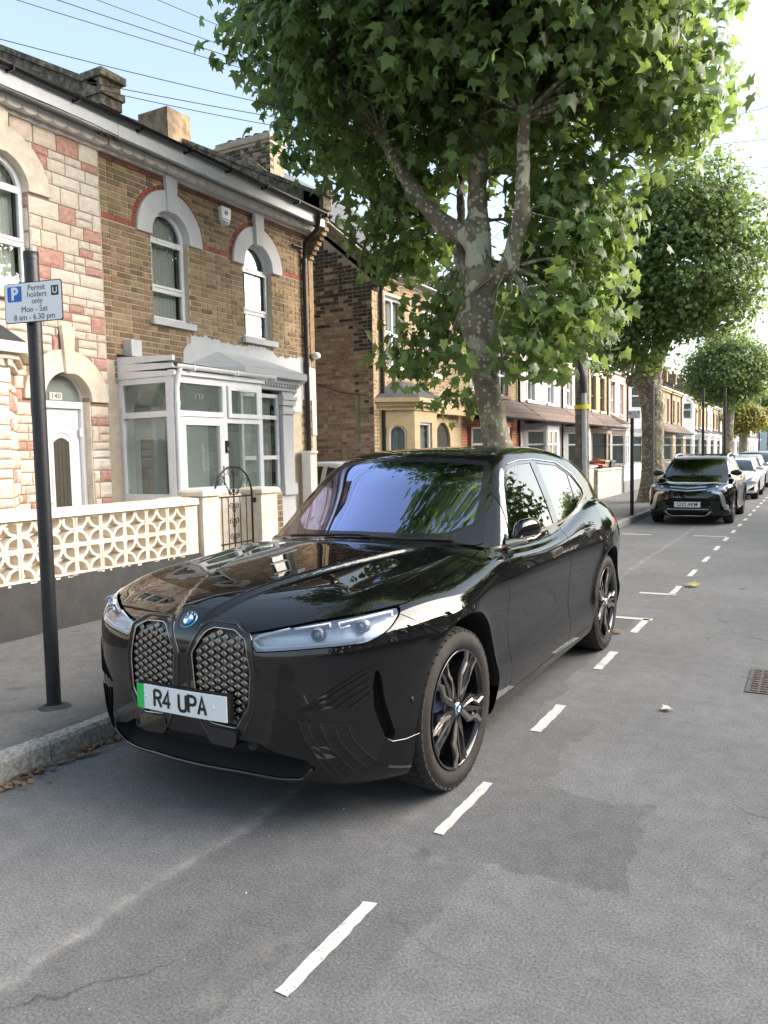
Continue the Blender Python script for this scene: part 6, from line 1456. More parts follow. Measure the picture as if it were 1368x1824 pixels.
def capsules(segs, k):
    A = np.array([s_[0] for s_ in segs], float); B = np.array([s_[1] for s_ in segs], float); ra = [s_[2] for s_ in segs]; rb = [s_[3] for s_ in segs]
    def F(x, y, z):
        d = None
        for a, b, r0, r1 in zip(A, B, ra, rb):
            e = b - a; t = np.clip(((x - a[0]) * e[0] + (y - a[1]) * e[1] + (z - a[2]) * e[2]) / (e @ e), 0, 1)
            q = np.sqrt((x - a[0] - t * e[0]) ** 2 + (y - a[1] - t * e[1]) ** 2 + (z - a[2] - t * e[2]) ** 2) - (r0 + (r1 - r0) * t)
            d = q if d is None else smin(d, q, k)
        return d + .010 * np.sin(x * 17 + 2 * np.sin(z * 5)) * np.sin(z * 13 + y * 6) + .006 * np.sin(y * 31 + x * 9)
    return F
def trunk_mesh(name, segs, parent, h=.035, k=.14, mat=None):
    pts = np.array([s_[0] for s_ in segs] + [s_[1] for s_ in segs]); r = max(s_[2] for s_ in segs) + .12; F = capsules(segs, k)
    v, f = surface_nets(F, pts.min(0) - r, pts.max(0) + r, h); g = gradient(F, v); n = g / (np.linalg.norm(g, axis=1, keepdims=True) + 1e-9)
    me = bpy.data.meshes.new(name); me.from_pydata(v.tolist(), [], f.tolist()); me.polygons.foreach_set('use_smooth', [True] * len(f)); me.materials.append(mat or M_bark); me.update(); me.normals_split_custom_set_from_vertices(n.tolist())
    o = bpy.data.objects.new(name, me); COL.objects.link(o); o.parent = parent; return o
def branch_tubes(lst, parent, name='branches', mat=None):
    mb = MB()
    for pts, r0, r1 in lst:
        n = len(pts); mb.tube(pts, [r0 + (r1 - r0) * i / (n - 1) for i in range(n)], 6)
    o = mb.build(name, mat or M_bark, parent, fix=False); return o
def leaves(parent, C, N_, size, mat, rng, nind=0, simple=False, droop=.5, name='foliage', center=None, face_mats=None):
    """C: leaf base points, N_: outward directions; every leaf is a small lobed blade that hangs and faces outwards"""
    T_, Fc = leaf_shape(1.0, .14, simple); T_ = np.array(T_); n = len(C); s_ = size * rng.choice([.45, .7, .85, 1.0, 1.12, 1.22], n, p=[.12, .2, .24, .22, .14, .08])
    if len(C) == 0: return
    up = np.array([0, 0, 1.0]); nr = N_ * .75 + rng.normal(0, .42, (n, 3)) + up * .38; nr /= np.linalg.norm(nr, axis=1, keepdims=True)
    tip = N_ * .35 + rng.normal(0, .45, (n, 3)) - up * droop; tip -= nr * (tip * nr).sum(1, keepdims=True); tip /= np.linalg.norm(tip, axis=1, keepdims=True); sd_ = np.cross(tip, nr)
    order = np.arange(n)
    if nind:
        d = np.linalg.norm(C - np.array(CAM), axis=1) - (N_ @ ((np.array(CAM) - np.array(center)) / np.linalg.norm(np.array(CAM) - np.array(center)))) * 1.5; order = np.argsort(d)
        me = bpy.data.meshes.new('leaf'); me.from_pydata(T_.tolist(), [], Fc); me.materials.append(mat)
        for i in order[:nind]:
            o = link('leaf', me, parent); mw = Matrix.Identity(4)
            for r_ in range(3): mw[r_][0] = sd_[i][r_] * s_[i]; mw[r_][1] = tip[i][r_] * s_[i]; mw[r_][2] = nr[i][r_] * s_[i]; mw[r_][3] = C[i][r_]
            o.matrix_local = mw
        order = order[nind:]
    i = order; V = C[i][:, None, :] + s_[i][:, None, None] * (T_[None, :, 0:1] * sd_[i][:, None, :] + T_[None, :, 1:2] * tip[i][:, None, :] + T_[None, :, 2:3] * nr[i][:, None, :])
    curl = rng.uniform(-.35, .9, len(i))[:, None]; V = V - nr[i][:, None, :] * (s_[i][:, None] * curl * (np.abs(T_[None, :, 0]) ** 1.5 * .9 + np.maximum(T_[None, :, 1] - .5, 0) ** 2 * .8))[:, :, None]
    k = len(T_); Fa = (np.array(Fc)[None] + (np.arange(len(i)) * k)[:, None, None]).reshape(-1, 3)
    me = bpy.data.meshes.new(name); me.vertices.add(len(i) * k); me.vertices.foreach_set('co', V.reshape(-1)); me.loops.add(len(Fa) * 3); me.loops.foreach_set('vertex_index', Fa.reshape(-1).astype(np.int32))
    me.polygons.add(len(Fa)); me.polygons.foreach_set('loop_start', np.arange(0, len(Fa) * 3, 3, dtype=np.int32)); me.materials.append(mat); me.update(); me.validate()
    o = bpy.data.objects.new(name, me); COL.objects.link(o); o.parent = parent; o['kind'] = 'stuff'; return o
def crown_points(blobs, n, rng, shell=.55, per=9, spread=.26, zmin=None):
    """leaf sprays: points grouped in twigs spread through ellipsoids, denser near the surface"""
    vol = np.array([b[3] * b[4] * b[5] * (b[6] if len(b) > 6 else 1) for b in blobs]); vol = vol ** .8; pick = rng.choice(len(blobs), n // per, p=vol / vol.sum()); tw = []
    for i in pick:
        b = blobs[i]; d = rng.normal(0, 1, 3); d /= np.linalg.norm(d); r = (rng.uniform(shell, 1.0) ** .7) * (1 + .10 * math.sin(d[0] * 9 + i) * math.cos(d[2] * 8 + i * 2))
        tw.append(((b[0] + d[0] * b[3] * r, b[1] + d[1] * b[4] * r, b[2] + d[2] * b[5] * r), d))
    tp = np.array([t[0] for t in tw]); td = np.array([t[1] for t in tw]); c = np.mean([[b[0], b[1], b[2]] for b in blobs], axis=0)
    P_ = np.repeat(tp, per, 0) + rng.normal(0, spread, (len(tp) * per, 3)) * [1, 1, .75]; D_ = np.repeat(td, per, 0)
    o = P_ - c; o /= np.linalg.norm(o, axis=1, keepdims=True); D_ = D_ * .7 + o * .5; D_ /= np.linalg.norm(D_, axis=1, keepdims=True); return P_, D_, tp
# ---- the big plane over the black SUV
T1 = thing('plane_tree', 'big plane tree with mottled forked trunk and wide crown, directly behind the black SUV', 'tree')
yb = 10.5; v_ = lambda x, dy, z: (x, yb + dy, z)
segs = [(v_(-3.90, 0, -.1), v_(-3.95, 0, 1.7), .26, .185), (v_(-3.95, 0, 1.7), v_(-4.17, .02, 2.9), .185, .185), (v_(-4.17, .02, 2.9), v_(-4.22, .02, 3.35), .20, .24), (v_(-4.22, .02, 3.35), v_(-4.18, 0, 4.0), .19, .20),
        (v_(-4.33, -.12, 3.42), v_(-4.36, -.14, 3.50), .10, .10), (v_(-4.18, 0, 4.0), v_(-4.22, .0, 4.7), .20, .18),
        (v_(-4.22, 0, 4.6), v_(-4.70, -.05, 4.85), .15, .13), (v_(-4.70, -.05, 4.85), v_(-5.12, -.15, 5.35), .13, .10), (v_(-5.12, -.15, 5.35), v_(-5.55, -.3, 6.2), .10, .08), (v_(-5.55, -.3, 6.2), v_(-6.15, -.5, 7.2), .08, .06), (v_(-6.15, -.5, 7.2), v_(-6.8, -.8, 8.3), .06, .035),
        (v_(-4.22, 0, 4.7), v_(-4.24, .1, 5.5), .16, .12), (v_(-4.24, .1, 5.5), v_(-4.06, .1, 6.6), .12, .095), (v_(-4.06, .1, 6.6), v_(-3.90, .15, 8.0), .095, .07), (v_(-3.9, .15, 8.0), v_(-3.6, .2, 9.6), .07, .03), (v_(-4.2, .1, 5.9), v_(-4.66, .3, 7.2), .07, .05), (v_(-4.66, .3, 7.2), v_(-4.7, .6, 8.6), .05, .03),
        (v_(-4.10, 0, 3.95), v_(-3.72, -.12, 4.12), .12, .12), (v_(-3.72, -.12, 4.12), v_(-3.48, -.25, 4.75), .13, .11), (v_(-3.48, -.25, 4.75), v_(-3.36, -.5, 5.9), .10, .075), (v_(-3.36, -.5, 5.9), v_(-2.7, -1.0, 7.2), .07, .04),
        (v_(-4.22, .1, 4.2), v_(-4.60, .35, 4.45), .11, .10), (v_(-4.60, .35, 4.45), v_(-4.72, .6, 5.0), .11, .08), (v_(-4.72, .6, 5.0), v_(-5.0, 1.3, 6.6), .07, .04)]
trunk_mesh('trunk', segs, T1, h=.038)
rng = np.random.default_rng(11); rr = random.Random(11)
blobs1 = [(-5.3, 9.6, 7.1, 1.7, 1.7, 1.1), (-3.2, 9.8, 6.9, 1.7, 1.6, 1.1), (-4.3, 11.6, 7.2, 2.2, 1.8, 1.3), (-6.6, 10.6, 8.0, 1.6, 1.8, 1.2), (-2.2, 10.4, 7.4, 1.5, 1.7, 1.1), (-4.2, 9.3, 8.2, 2.6, 1.9, 1.4), (-4.3, 11.5, 9.4, 3.2, 2.9, 1.7),
          (-1.9, 11.4, 6.2, .9, 1.2, .8), (-7.2, 11.4, 7.0, 1.0, 1.2, .8), (-5.75, 10.9, 5.75, .85, 1.0, .62), (-5.75, 11.2, 4.9, .7, .9, .55), (-3.2, 11.4, 5.2, .95, 1.0, .9), (-4.4, 10.1, 5.9, 1.0, .7, .5, .6), (-2.9, 10.9, 4.3, .65, .9, .9), (-3.05, 10.5, 3.35, .62, .8, .65), (-3.5, 10.0, 2.95, .55, .6, .35),
          (-4.95, 11.0, 3.55, .60, .7, .6), (-5.15, 10.5, 3.0, .55, .6, .42), (-4.75, 10.8, 2.45, .25, .35, .32), (-4.9, 12.0, 4.3, .6, .7, .5), (-3.6, 12.0, 4.0, .9, .8, .9), (-3.85, 9.9, 3.45, .32, .25, .22, .5), (-4.0, 7.7, 8.7, 1.9, 1.4, .9), (-2.9, 6.0, 8.6, 1.7, 1.7, .75), (-2.8, 8.4, 8.3, 1.4, 1.2, .8)]
Pt, D, tp = crown_points(blobs1, 37000, rng, shell=.35, per=10, spread=.20)
lim = [(s_[0], s_[1]) for s_ in segs if s_[1][2] < 9.2]; cp = np.array(CAM); tt = (10.4 - cp[1]) / np.maximum(Pt[:, 1] - cp[1], .5); Q = cp + (Pt - cp) * tt[:, None]; dm = np.full(len(Pt), 9.)
for a, b in lim:     # leaves thin out in front of the main limbs, as the crown is open inside
    ax_, az, ex, ez_ = a[0], a[2], b[0] - a[0], b[2] - a[2]; t_ = np.clip(((Q[:, 0] - ax_) * ex + (Q[:, 2] - az) * ez_) / (ex * ex + ez_ * ez_), 0, 1); dm = np.minimum(dm, np.hypot(Q[:, 0] - ax_ - t_ * ex, Q[:, 2] - az - t_ * ez_))
keep = (Pt[:, 1] > 10.35) | (dm > .22) | (rng.random(len(Pt)) < np.where(Pt[:, 2] > 6.2, .40, .12)); Pt, D = Pt[keep], D[keep]
leaves(T1, Pt, D, .18, M_leaf, rng, nind=300, center=(-4.2, 10.5, 6))
ends_ = [np.array(s_[1]) for s_ in segs[8:]]; br = []
for t in tp[::9]:
    e = min(ends_, key=lambda q: np.linalg.norm(q - t) + (1.5 if q[2] > t[2] + .5 and t[2] > 4 else 0)); d = np.linalg.norm(e - t)
    if d > 3.2: continue
    mid = (e + t) / 2 + np.array([rr.uniform(-.15, .15), rr.uniform(-.15, .15), .12 * d]); br.append(([tuple(e), tuple((e + mid) / 2 + [0, 0, .03]), tuple(mid), tuple(t)], .014 + .011 * d, .004))
branch_tubes(br, T1); base(T1, (-3.92, 10.5, .12))
# tree pit behind the car
# ---- second plane
def plane_tree(x, y, label, blobs, segs, n, size, mat=M_leaf, seed=3, nind=0, simple=True, h=.05):
    T = thing('plane_tree', label, 'tree'); rng = np.random.default_rng(seed); trunk_mesh('trunk', segs, T, h=h, k=.16); Pt, D, tp = crown_points(blobs, n, rng, shell=.45, per=9, spread=.20 if y < 30 else .26)
    leaves(T, Pt, D, size, mat, rng, nind=nind, simple=simple, center=(x, y, 6)); es = [np.array(s_[1]) for s_ in segs[2:]]; br = []
    for t in tp[::14]:
        e = min(es, key=lambda q: np.linalg.norm(q - t)); d = np.linalg.norm(e - t)
        if d < 3.0: br.append(([tuple(e), tuple((e + t) / 2 + np.array([0, 0, .12 * d])), tuple(t)], .012 + .012 * d, .005))
    branch_tubes(br, T); base(T, (x, y, .12)); return T
s2 = [((-4.20, 23.5, 0), (-4.15, 23.5, .6), .42, .33), ((-4.15, 23.5, .6), (-4.15, 23.5, 2.9), .31, .30), ((-4.15, 23.5, 2.9), (-4.30, 23.5, 3.6), .32, .36), ((-4.62, 23.4, 3.62), (-4.72, 23.4, 3.6), .20, .18), ((-4.2, 23.5, 3.5), (-3.85, 23.5, 4.6), .22, .17), ((-3.85, 23.5, 4.6), (-3.0, 23.4, 5.9), .16, .10), ((-4.3, 23.5, 3.7), (-4.75, 23.5, 4.8), .20, .14), ((-4.75, 23.5, 4.8), (-5.2, 23.2, 6.6), .13, .07), ((-4.1, 23.6, 4.2), (-4.0, 23.8, 6.8), .14, .07), ((-3.0, 23.4, 5.9), (-2.3, 23.3, 7.2), .09, .05)]
b2 = [(-3.9, 23.4, 7.0, 2.1, 2.1, 2.2), (-2.7, 23.0, 6.3, 1.7, 1.7, 1.7), (-4.9, 23.2, 6.2, 1.5, 1.6, 1.5), (-3.5, 23.0, 8.0, 1.6, 1.5, 1.25), (-5.2, 23.0, 4.95, 1.0, 1.1, .8), (-5.2, 22.8, 4.2, .6, .7, .5), (-2.35, 23.0, 5.3, .9, 1.1, .7), (-4.2, 22.6, 5.3, 1.0, .8, .7), (-2.0, 23, 7.3, 1.1, 1.2, 1.2), (-3.2, 23, 8.3, 1.7, 1.5, 1.2), (-4.6, 22.7, 4.5, .9, .6, .5), (-3.5, 22.7, 4.9, .8, .6, .5), (-4.1, 22.6, 4.2, .5, .4, .35)]
plane_tree(-4.2, 23.5, 'second plane tree along the kerb, rounded crown, above the black car with plate S222 AKM', b2, s2, 27000, .135, seed=5, nind=0, h=.05)
def simple_tree(x, y, r, z0, z1, label, n, size, mat=M_leaf, seed=1, tr=.2, group=None):
    cz = (z0 + z1) / 2; hz = (z1 - z0) / 2; s_ = [((x, y, 0), (x, y, z0 * .6), tr * 1.3, tr), ((x, y, z0 * .6), (x + .05, y, z0 + .5), tr, tr * 1.1), ((x, y, z0 + .2), (x - r * .4, y, cz), tr * .7, tr * .4), ((x, y, z0 + .2), (x + r * .4, y - .2, cz), tr * .7, tr * .4), ((x, y, z0 + .2), (x, y + r * .3, cz + .4), tr * .6, tr * .4)]
    bl = [(x, y, cz, r * .8, r * .8, hz), (x - r * .45, y - .2, cz - hz * .15, r * .55, r * .6, hz * .7), (x + r * .45, y, cz - hz * .1, r * .55, r * .6, hz * .7), (x, y - r * .4, cz, r * .6, r * .5, hz * .7)]
    T = plane_tree(x, y, label, bl, s_, n, size, mat=mat, seed=seed, h=.07); 
    if group: T['group'] = group
    return T
simple_tree(-4.25, 46, 2.35, 3.75, 8.0, 'third plane tree, rounded light green crown, behind the small white car', 15000, .17, seed=8, tr=.27)
simple_tree(-4.7, 62, 1.35, 2.6, 5.0, 'small yellowing tree beyond the third plane tree', 5000, .22, mat=M_leafy, seed=9, tr=.28)
simple_tree(-3.9, 80, 2.6, 3.2, 7.0, 'fourth green street tree near the end of the view', 5000, .3, seed=10)
simple_tree(-4.3, 104, 2.8, 3.4, 7.6, 'farthest green street tree at the end of the terrace', 3500, .4, seed=12)
for k, (x, y, r, z0, z1) in enumerate(((4.9, 21.0, 2.7, 2.9, 9.4), (4.9, 38, 2.0, 2.7, 6.6), (4.9, 56, 2.2, 3.4, 8))): simple_tree(x, y, r, z0, z1, 'green street tree on the opposite kerb, outside the frame', 7000, .22, seed=20 + k, group='street trees on the opposite kerb')
# ---------------------------------------------------------------- the large black SUV in front
SIDE = lambda p: (lambda f: (lambda w, s, z: f(s, z)))(polysd(p))
FRONT = lambda p: (lambda f: (lambda w, s, z: f(w, z)))(polysd(p))
TOP = lambda p: (lambda f: (lambda w, s, z: f(w, s)))(polysd(p))
def black_suv():
    T = thing('parked_suv', 'large black electric SUV with double kidney grille and green-flashed plate, parked nearest beside the kerb', 'car', (-2.453, 2.565, 0))
    F = bmw_F
    sh = Shell(F, (-.04, -.06, .14), (1.06, 5.02, 1.74), .0165)
    arch1 = round_poly([(.472, .0), (.472, .42), (.52, .62), (.63, .765), (.78, .838), (.95, .850), (1.12, .825), (1.27, .735), (1.36, .60), (1.405, .42), (1.41, .0)], .06)
    arch2 = round_poly([(3.42, .0), (3.42, .42), (3.50, .62), (3.63, .765), (3.80, .838), (3.96, .845), (4.12, .81), (4.25, .71), (4.33, .57), (4.36, .42), (4.36, .0)], .06)
    low = lambda w, s, z: (w > .5) & (z < 1.0)
    out = lambda w, s, z: w > .5
    fr = lambda w, s, z: s < .75
    # front bumper skin, bonnet
    sh.region('front_bumper', SIDE([(-.5, 0), (.6, 0), (.728, .753), (.564, .857), (.456, .928), (-.5, .928)]), lambda w, s, z: s < 1.0, .0022)
    zl = lambda w: np.interp(w, [0, .03, .055, .09, .118, .26, .30, .330, .582, .729, .832, .9], [.775, .78, .83, .893, .912, .908, .893, .875, .922, .943, .957, .97])
    seam = lambda s: np.interp(s, [0, .45, .6, .9, 1.33, 1.55, 1.80], [.93, .845, .842, .840, .817, .782, .722])
    cowl = lambda w: 1.455 + .55 * w * w
    sh.region('bonnet', lambda w, s, z: np.maximum(np.maximum(w - seam(s), zl(w) - z), s - cowl(w)), lambda w, s, z: (s < 1.95) & (z > .72), .0024)
    # doors below the window line
    sh.region('front_door', SIDE([(1.60, 1.12), (1.572, .95), (1.585, .70), (1.61, .45), (1.615, .262), (2.80, .278), (2.805, .44), (2.81, .86), (2.86, 1.0), (2.93, 1.16)]), lambda w, s, z: (w > .55) & (z < 1.115) & (s > 1.3), .0022)
    sh.region('rear_door', SIDE([(2.805, .278), (2.809, .44), (2.814, .86), (2.864, 1.0), (2.934, 1.16), (3.5, 1.25), (4.02, 1.285), (3.86, 1.11), (3.765, .92), (3.67, .81), (3.47, .64), (3.385, .45), (3.37, .30)]), lambda w, s, z: (w > .55) & (s > 2.5), .0022)
    # glazing
    win = [(1.585, 1.052), (1.75, 1.172), (1.90, 1.268), (2.07, 1.372), (2.22, 1.456), (2.40, 1.520), (2.65, 1.546), (2.98, 1.550), (3.5, 1.520), (3.80, 1.425), (3.955, 1.312), (3.93, 1.262), (3.51, 1.176), (3.155, 1.137), (2.84, 1.120), (2.23, 1.100), (1.93, 1.088)]
    winr = round_poly(win, .022)
    wz = lambda w, s, z: (w > .5) & (z > .98) & (s > 1.3)
    sh.region('window_frame', lambda w, s, z, f=polysd(winr): f(s, z) - .016, wz, 0)
    dv = lambda p, q: (lambda w, s, z: ((s - p[0]) * (q[1] - p[1]) - (z - p[1]) * (q[0] - p[0])) / math.hypot(q[0] - p[0], q[1] - p[1]))
    tri = dv((1.93, 1.09), (2.10, 1.39)); bpl = dv((2.80, 1.12), (2.90, 1.55)); bpr = dv((2.925, 1.12), (3.04, 1.55)); qd = dv((3.55, 1.18), (3.735, 1.48))
    wf = lambda w, s, z, f=polysd(winr): f(s, z) + .004
    gl = ['window_frame']
    sh.region('corner_window', lambda w, s, z: np.maximum(wf(w, s, z), tri(w, s, z) + .012), wz, 0, only=gl)
    sh.region('front_side_window', lambda w, s, z: np.maximum(np.maximum(wf(w, s, z), -tri(w, s, z) + .012), bpl(w, s, z)), wz, 0, only=gl)
    sh.region('rear_side_window', lambda w, s, z: np.maximum(np.maximum(wf(w, s, z), -bpr(w, s, z)), qd(w, s, z) + .008), wz, 0, only=gl)
    sh.region('quarter_window', lambda w, s, z: np.maximum(wf(w, s, z), -qd(w, s, z) + .008), wz, 0, only=gl)
    ws = [(-.2, 1.120), (0, 1.120), (.3, 1.113), (.60, 1.092), (.70, 1.085), (.735, 1.095), (.655, 1.32), (.585, 1.545), (.55, 1.566), (.35, 1.592), (0, 1.603), (-.2, 1.603)]
    wsd = polysd(ws); wsc = lambda w, s, z: (z > 1.04) & (s > 1.2) & (s < 2.75)
    sh.region('windscreen_border', lambda w, s, z: wsd(w, z), wsc, 0)
    ws2 = round_poly([(-.2, 1.165), (.50, 1.150), (.635, 1.20), (.605, 1.36), (.548, 1.530), (.52, 1.545), (.3, 1.568), (-.2, 1.575)], .015)
    sh.region('windscreen', lambda w, s, z, f=polysd(ws2): f(w, z), wsc, 0, only=['windscreen_border'])
    sh.region('rear_window', FRONT([(-.2, 1.16), (.58, 1.17), (.52, 1.40), (-.2, 1.45)]), lambda w, s, z: (s > 4.4) & (z > 1.1), 0)
    sh.region('tail_lamp', FRONT([(.30, .97), (.95, .99), (1.05, 1.03), (.8, 1.06), (.30, 1.03)]), lambda w, s, z: s > 4.3, 0)
    # lamps, grille, intakes
    hl = round_poly([(.330, .868), (.582, .916), (.729, .936), (.831, .951), (.853, .922), (.853, .888), (.834, .857), (.792, .831), (.618, .821), (.376, .799)], .012)
    sh.region('headlight', FRONT(hl), fr, .0025)
    kin = round_poly([(.050, .775), (.115, .872), (.150, .888), (.258, .884), (.322, .850), (.352, .712), (.340, .562), (.272, .458), (.142, .470), (.072, .556)], .012)
    kout = round_poly([(.024, .755), (.088, .892), (.118, .909), (.262, .905), (.342, .862), (.374, .712), (.360, .545), (.300, .418), (.118, .412), (.040, .545)], .012)
    sh.region('kidney_frame', FRONT(kout), fr, .0015)
    sh.region('grille', FRONT(kin), fr, 0, only=['kidney_frame'])
    mouth = round_poly([(-.2, .248), (.26, .250), (.43, .232), (.53, .238), (.590, .296), (.578, .332), (.43, .370), (.365, .405), (.31, .408), (.115, .402), (-.2, .402)], .02)
    sh.region('lower_intake', FRONT(mouth), fr, 0, only=['front_bumper'])
    slit = round_poly([(.822, .722), (.836, .69), (.843, .59), (.868, .42), (.857, .388), (.842, .40), (.814, .55), (.812, .65)], .01)
    sh.region('air_slit', FRONT(slit), fr, 0, only=['front_bumper'])
    sh.region('none', SIDE(arch1), low, 0); sh.region('none', SIDE(arch2), low, 0)
    mats = dict(body=M_black, front_bumper=M_black, bonnet=M_black, front_door=M_black, rear_door=M_black, window_frame=M_gloss, corner_window=G_side,
                front_side_window=G_side, rear_side_window=G_side, quarter_window=G_side, windscreen_border=P('windscreen_band', (.012, .013, .016), rough=.12, coat=.5), windscreen=G_wind, rear_window=G_side,
                tail_lamp=P('tail_lamp_red', (.25, .01, .01), rough=.1), headlight=G_lens, kidney_frame=M_gloss, panel_gap=M_gap)
    for lb, d, mt, nm in (('grille', .016, M_gloss, 'grille_backing'), ('lower_intake', .10, M_matte, 'lower_intake'), ('air_slit', .05, M_matte, 'air_slit')):
        walls(sh, lb, d, mt, nm, T)
        sh.lab = ['none' if l == lb else l for l in sh.lab]
    hs = {s_: walls(sh, 'headlight', .045, P('lamp_housing', (.66, .72, .80), rough=.4, metal=.15), 'lamp_housing', T, side=s_) for s_ in (1, -1)}
    o = sh.finish(mats, T, split=('front_door', 'rear_door', 'headlight', 'front_side_window', 'rear_side_window', 'quarter_window', 'corner_window', 'window_frame', 'kidney_frame'),
                  inset=dict(panel_gap=.005, front_side_window=.004, rear_side_window=.004, quarter_window=.004, corner_window=.004),
                  names=dict(front_door='door', rear_door='door', front_side_window='side_window', rear_side_window='side_window', quarter_window='side_window', corner_window='side_window', kidney_frame='kidney_grille_frame'))
    for k, s_ in ((0, 1), (1, -1)): hs[s_].parent = o['headlight'][k]
    # headlight innards: two projectors and the bright L-shaped bars
    for k, sx in ((0, 1), (1, -1)):
        H_ = o['headlight'][k]
        for (wc_, zc_) in ((.612, .872), (.758, .895)):
            c = onfront(F, [wc_], [zc_])[0]; mb = MB()
            fn = lambda a, b, d, c=c: (sx * (c[0] + a), c[1] + .012 - d, c[2] + b)
            mb.lathe([(.0, .004), (.012, .002), (.020, -.006), (.022, -.012)], fn, 20); mb.lathe([(.022, .0), (.029, .001), (.030, -.03)], fn, 20)
            mb.build('projector_lens', P('projector_dark', (.34, .38, .44), rough=.2, metal=.4), H_)
        mb = MB()
        for pl in ([(.50, .893), (.385, .867), (.348, .845), (.385, .815), (.61, .834), (.78, .848)], [(.52, .892), (.645, .911), (.655, .895)], [(.675, .911), (.820, .938), (.834, .918)], [(.675, .911), (.685, .890), (.72, .901)]):
            q = resample(pl, .02); c = onfront(F, q[:, 0], q[:, 1]); c[:, 1] += .012; mb.tube([(p[0] * sx, p[1], p[2]) for p in c], .0075, 6)
        mb.build('daylight_bar', P('daylight_bar_white', (.78, .80, .84), rough=.25), H_)
    # kidney grille lattice: bronze triangles stand out on a black mesh
    kin_sd = polysd(kin)
    for sx in (1, -1):
        tr = MB(); pw, ph = .0330, .0345
        for c_ in range(-1, 11):
            for r_ in range(-1, 15):
                cx, cz = .054 + c_ * pw, .455 + r_ * ph + (ph / 2 if c_ % 2 else 0)
                for sg in (1, -1):
                    pts = [(cx + sg * .0016, cz + .0128), (cx + sg * .0185, cz), (cx + sg * .0016, cz - .0128)]; dd = kin_sd(np.array([p[0] for p in pts]), np.array([p[1] for p in pts]))
                    if max(dd) > -.0035: continue
                    c = onfront(F, [p[0] for p in pts], [p[1] for p in pts]); m_ = c.mean(0)
                    tr.add([(p[0] * sx, p[1] + .008, p[2]) for p in c] + [(m_[0] * sx - .003 * sg * sx, m_[1] + .002, m_[2])], [(0, 1, 3), (1, 2, 3), (2, 0, 3)])
        o_ = tr.build('grille_triangles', P('grille_bronze', (.36, .31, .26), rough=.45, metal=.7), T); o_['kind'] = 'stuff'
        q = resample(list(kin) + [kin[0]], .012); c = onfront(F, q[:, 0], q[:, 1])
        MB().tube([(p[0] * sx, p[1] + .003, p[2]) for p in c], .0032, 6).build('grille_outline', M_bronze, T)
        q = resample(list(kout) + [kout[0]], .012); c = onfront(F, q[:, 0], q[:, 1])
        MB().tube([(p[0] * sx, p[1] + .004, p[2]) for p in c], .011, 8).build('grille_surround', M_gloss, T)
        # pods under the kidneys
        c = onfront(F, [.21], [.43])[0]
        mb = MB(); mb.prism(round_poly([(.125, .455), (.285, .445), (.282, .398), (.262, .375), (.145, .378), (.122, .40)], .01), lambda a, b, d: (a * sx, d, b), c[1] - .012, c[1] + .06); mb.build('intake_pod', M_gloss, T)
    # fan of fine ribs on the bumper corners
    for sx in (1, -1):
        mb = MB()
        lower_ribs = ribs = [[(.565, .520), (.575, .46), (.668, .268)], [(.600, .515), (.612, .45), (.705, .268)], [(.655, .515), (.668, .44), (.758, .282)], [(.705, .512), (.722, .43), (.802, .297)], [(.755, .508), (.772, .43), (.838, .322)], [(.795, .502), (.812, .43), (.862, .352)]]
        ribs += [[(.552, .552), (.80, .722), (.82, .735)], [(.60, .560), (.822, .715)], [(.655, .568), (.830, .690)], [(.705, .570), (.830, .660)], [(.755, .570), (.832, .630)], [(.795, .565), (.834, .598)]]
        ribs = [[(a - .030 * max(0, a - .5) / .37, b - .012 * max(0, a - .5) / .37) for a, b in r_] for r_ in ribs]
        P('dark_chrome', (.20, .20, .21), rough=.2, metal=1); n_ = 10      # louvres: each slat rises from one edge to the other
        low_, up_ = ribs[:6], ribs[6:]
        def even(pl): d = resample(pl, .002); return d[np.linspace(0, len(d) - 1, n_).astype(int)]
        for grp, inv in ((low_, 1), (up_, 0)):
            for ra, rb in zip(grp[:-1], grp[1:]):
                A_, B_ = even(ra), even(rb); ca, cb = onfront(F, A_[:, 0], A_[:, 1]), onfront(F, B_[:, 0], B_[:, 1]); ca[:, 1] -= .006; cb2 = cb.copy(); cb2[:, 1] += .001; ca0 = ca.copy(); ca0[:, 1] += .014; mb = MB(); V = []
                for p, q, r_ in zip(ca, cb2, ca0): V += [(p[0] * sx, p[1], p[2]), (q[0] * sx, q[1], q[2]), (r_[0] * sx, r_[1], r_[2])]
                f_ = []
                for i in range(n_ - 1): f_ += [(3 * i, 3 * i + 1, 3 * i + 4, 3 * i + 3), (3 * i, 3 * i + 3, 3 * i + 5, 3 * i + 2)]
                f_ += [(0, 2, 1), (3 * n_ - 3, 3 * n_ - 2, 3 * n_ - 1)]; mb.add(V, f_, False); s_o = mb.build('bumper_slat', M_black, T)
                if inv: MB().tube([(p[0] * sx, p[1] - .0005, p[2]) for p in ca], .0011, 4).build('slat_edge', MATS['dark_chrome'], s_o)
        q = resample([(.845, .402), (.857, .385), (.892, .380), (.922, .388)], .01); c = onfront(F, q[:, 0], q[:, 1]); 
        MB().tube([(p[0] * sx, p[1] - .001, p[2]) for p in c], .0028, 5).build('slit_trim', MATS['dark_chrome'], T)
        c = onside(F, [.455], [.55])[0]; mb = MB(); mb.lathe([(0, .002), (.010, .002), (.0115, 0), (.014, 0), (.0145, -.003)], lambda a, b, d: (sx * (c[0] + d), c[1] + a, c[2] + b), 14); mb.build('parking_sensor', M_satin, T)
        c = onfront(F, [.335], [.40])[0]; mb = MB(); mb.lathe([(0, .0), (.012, .0), (.014, .012), (.022, .012), (.024, -.03)], lambda a, b, d: (sx * c[0] + a, c[1] + .02 - d, c[2] + b - .015), 14); mb.build('front_camera', M_satin, T)
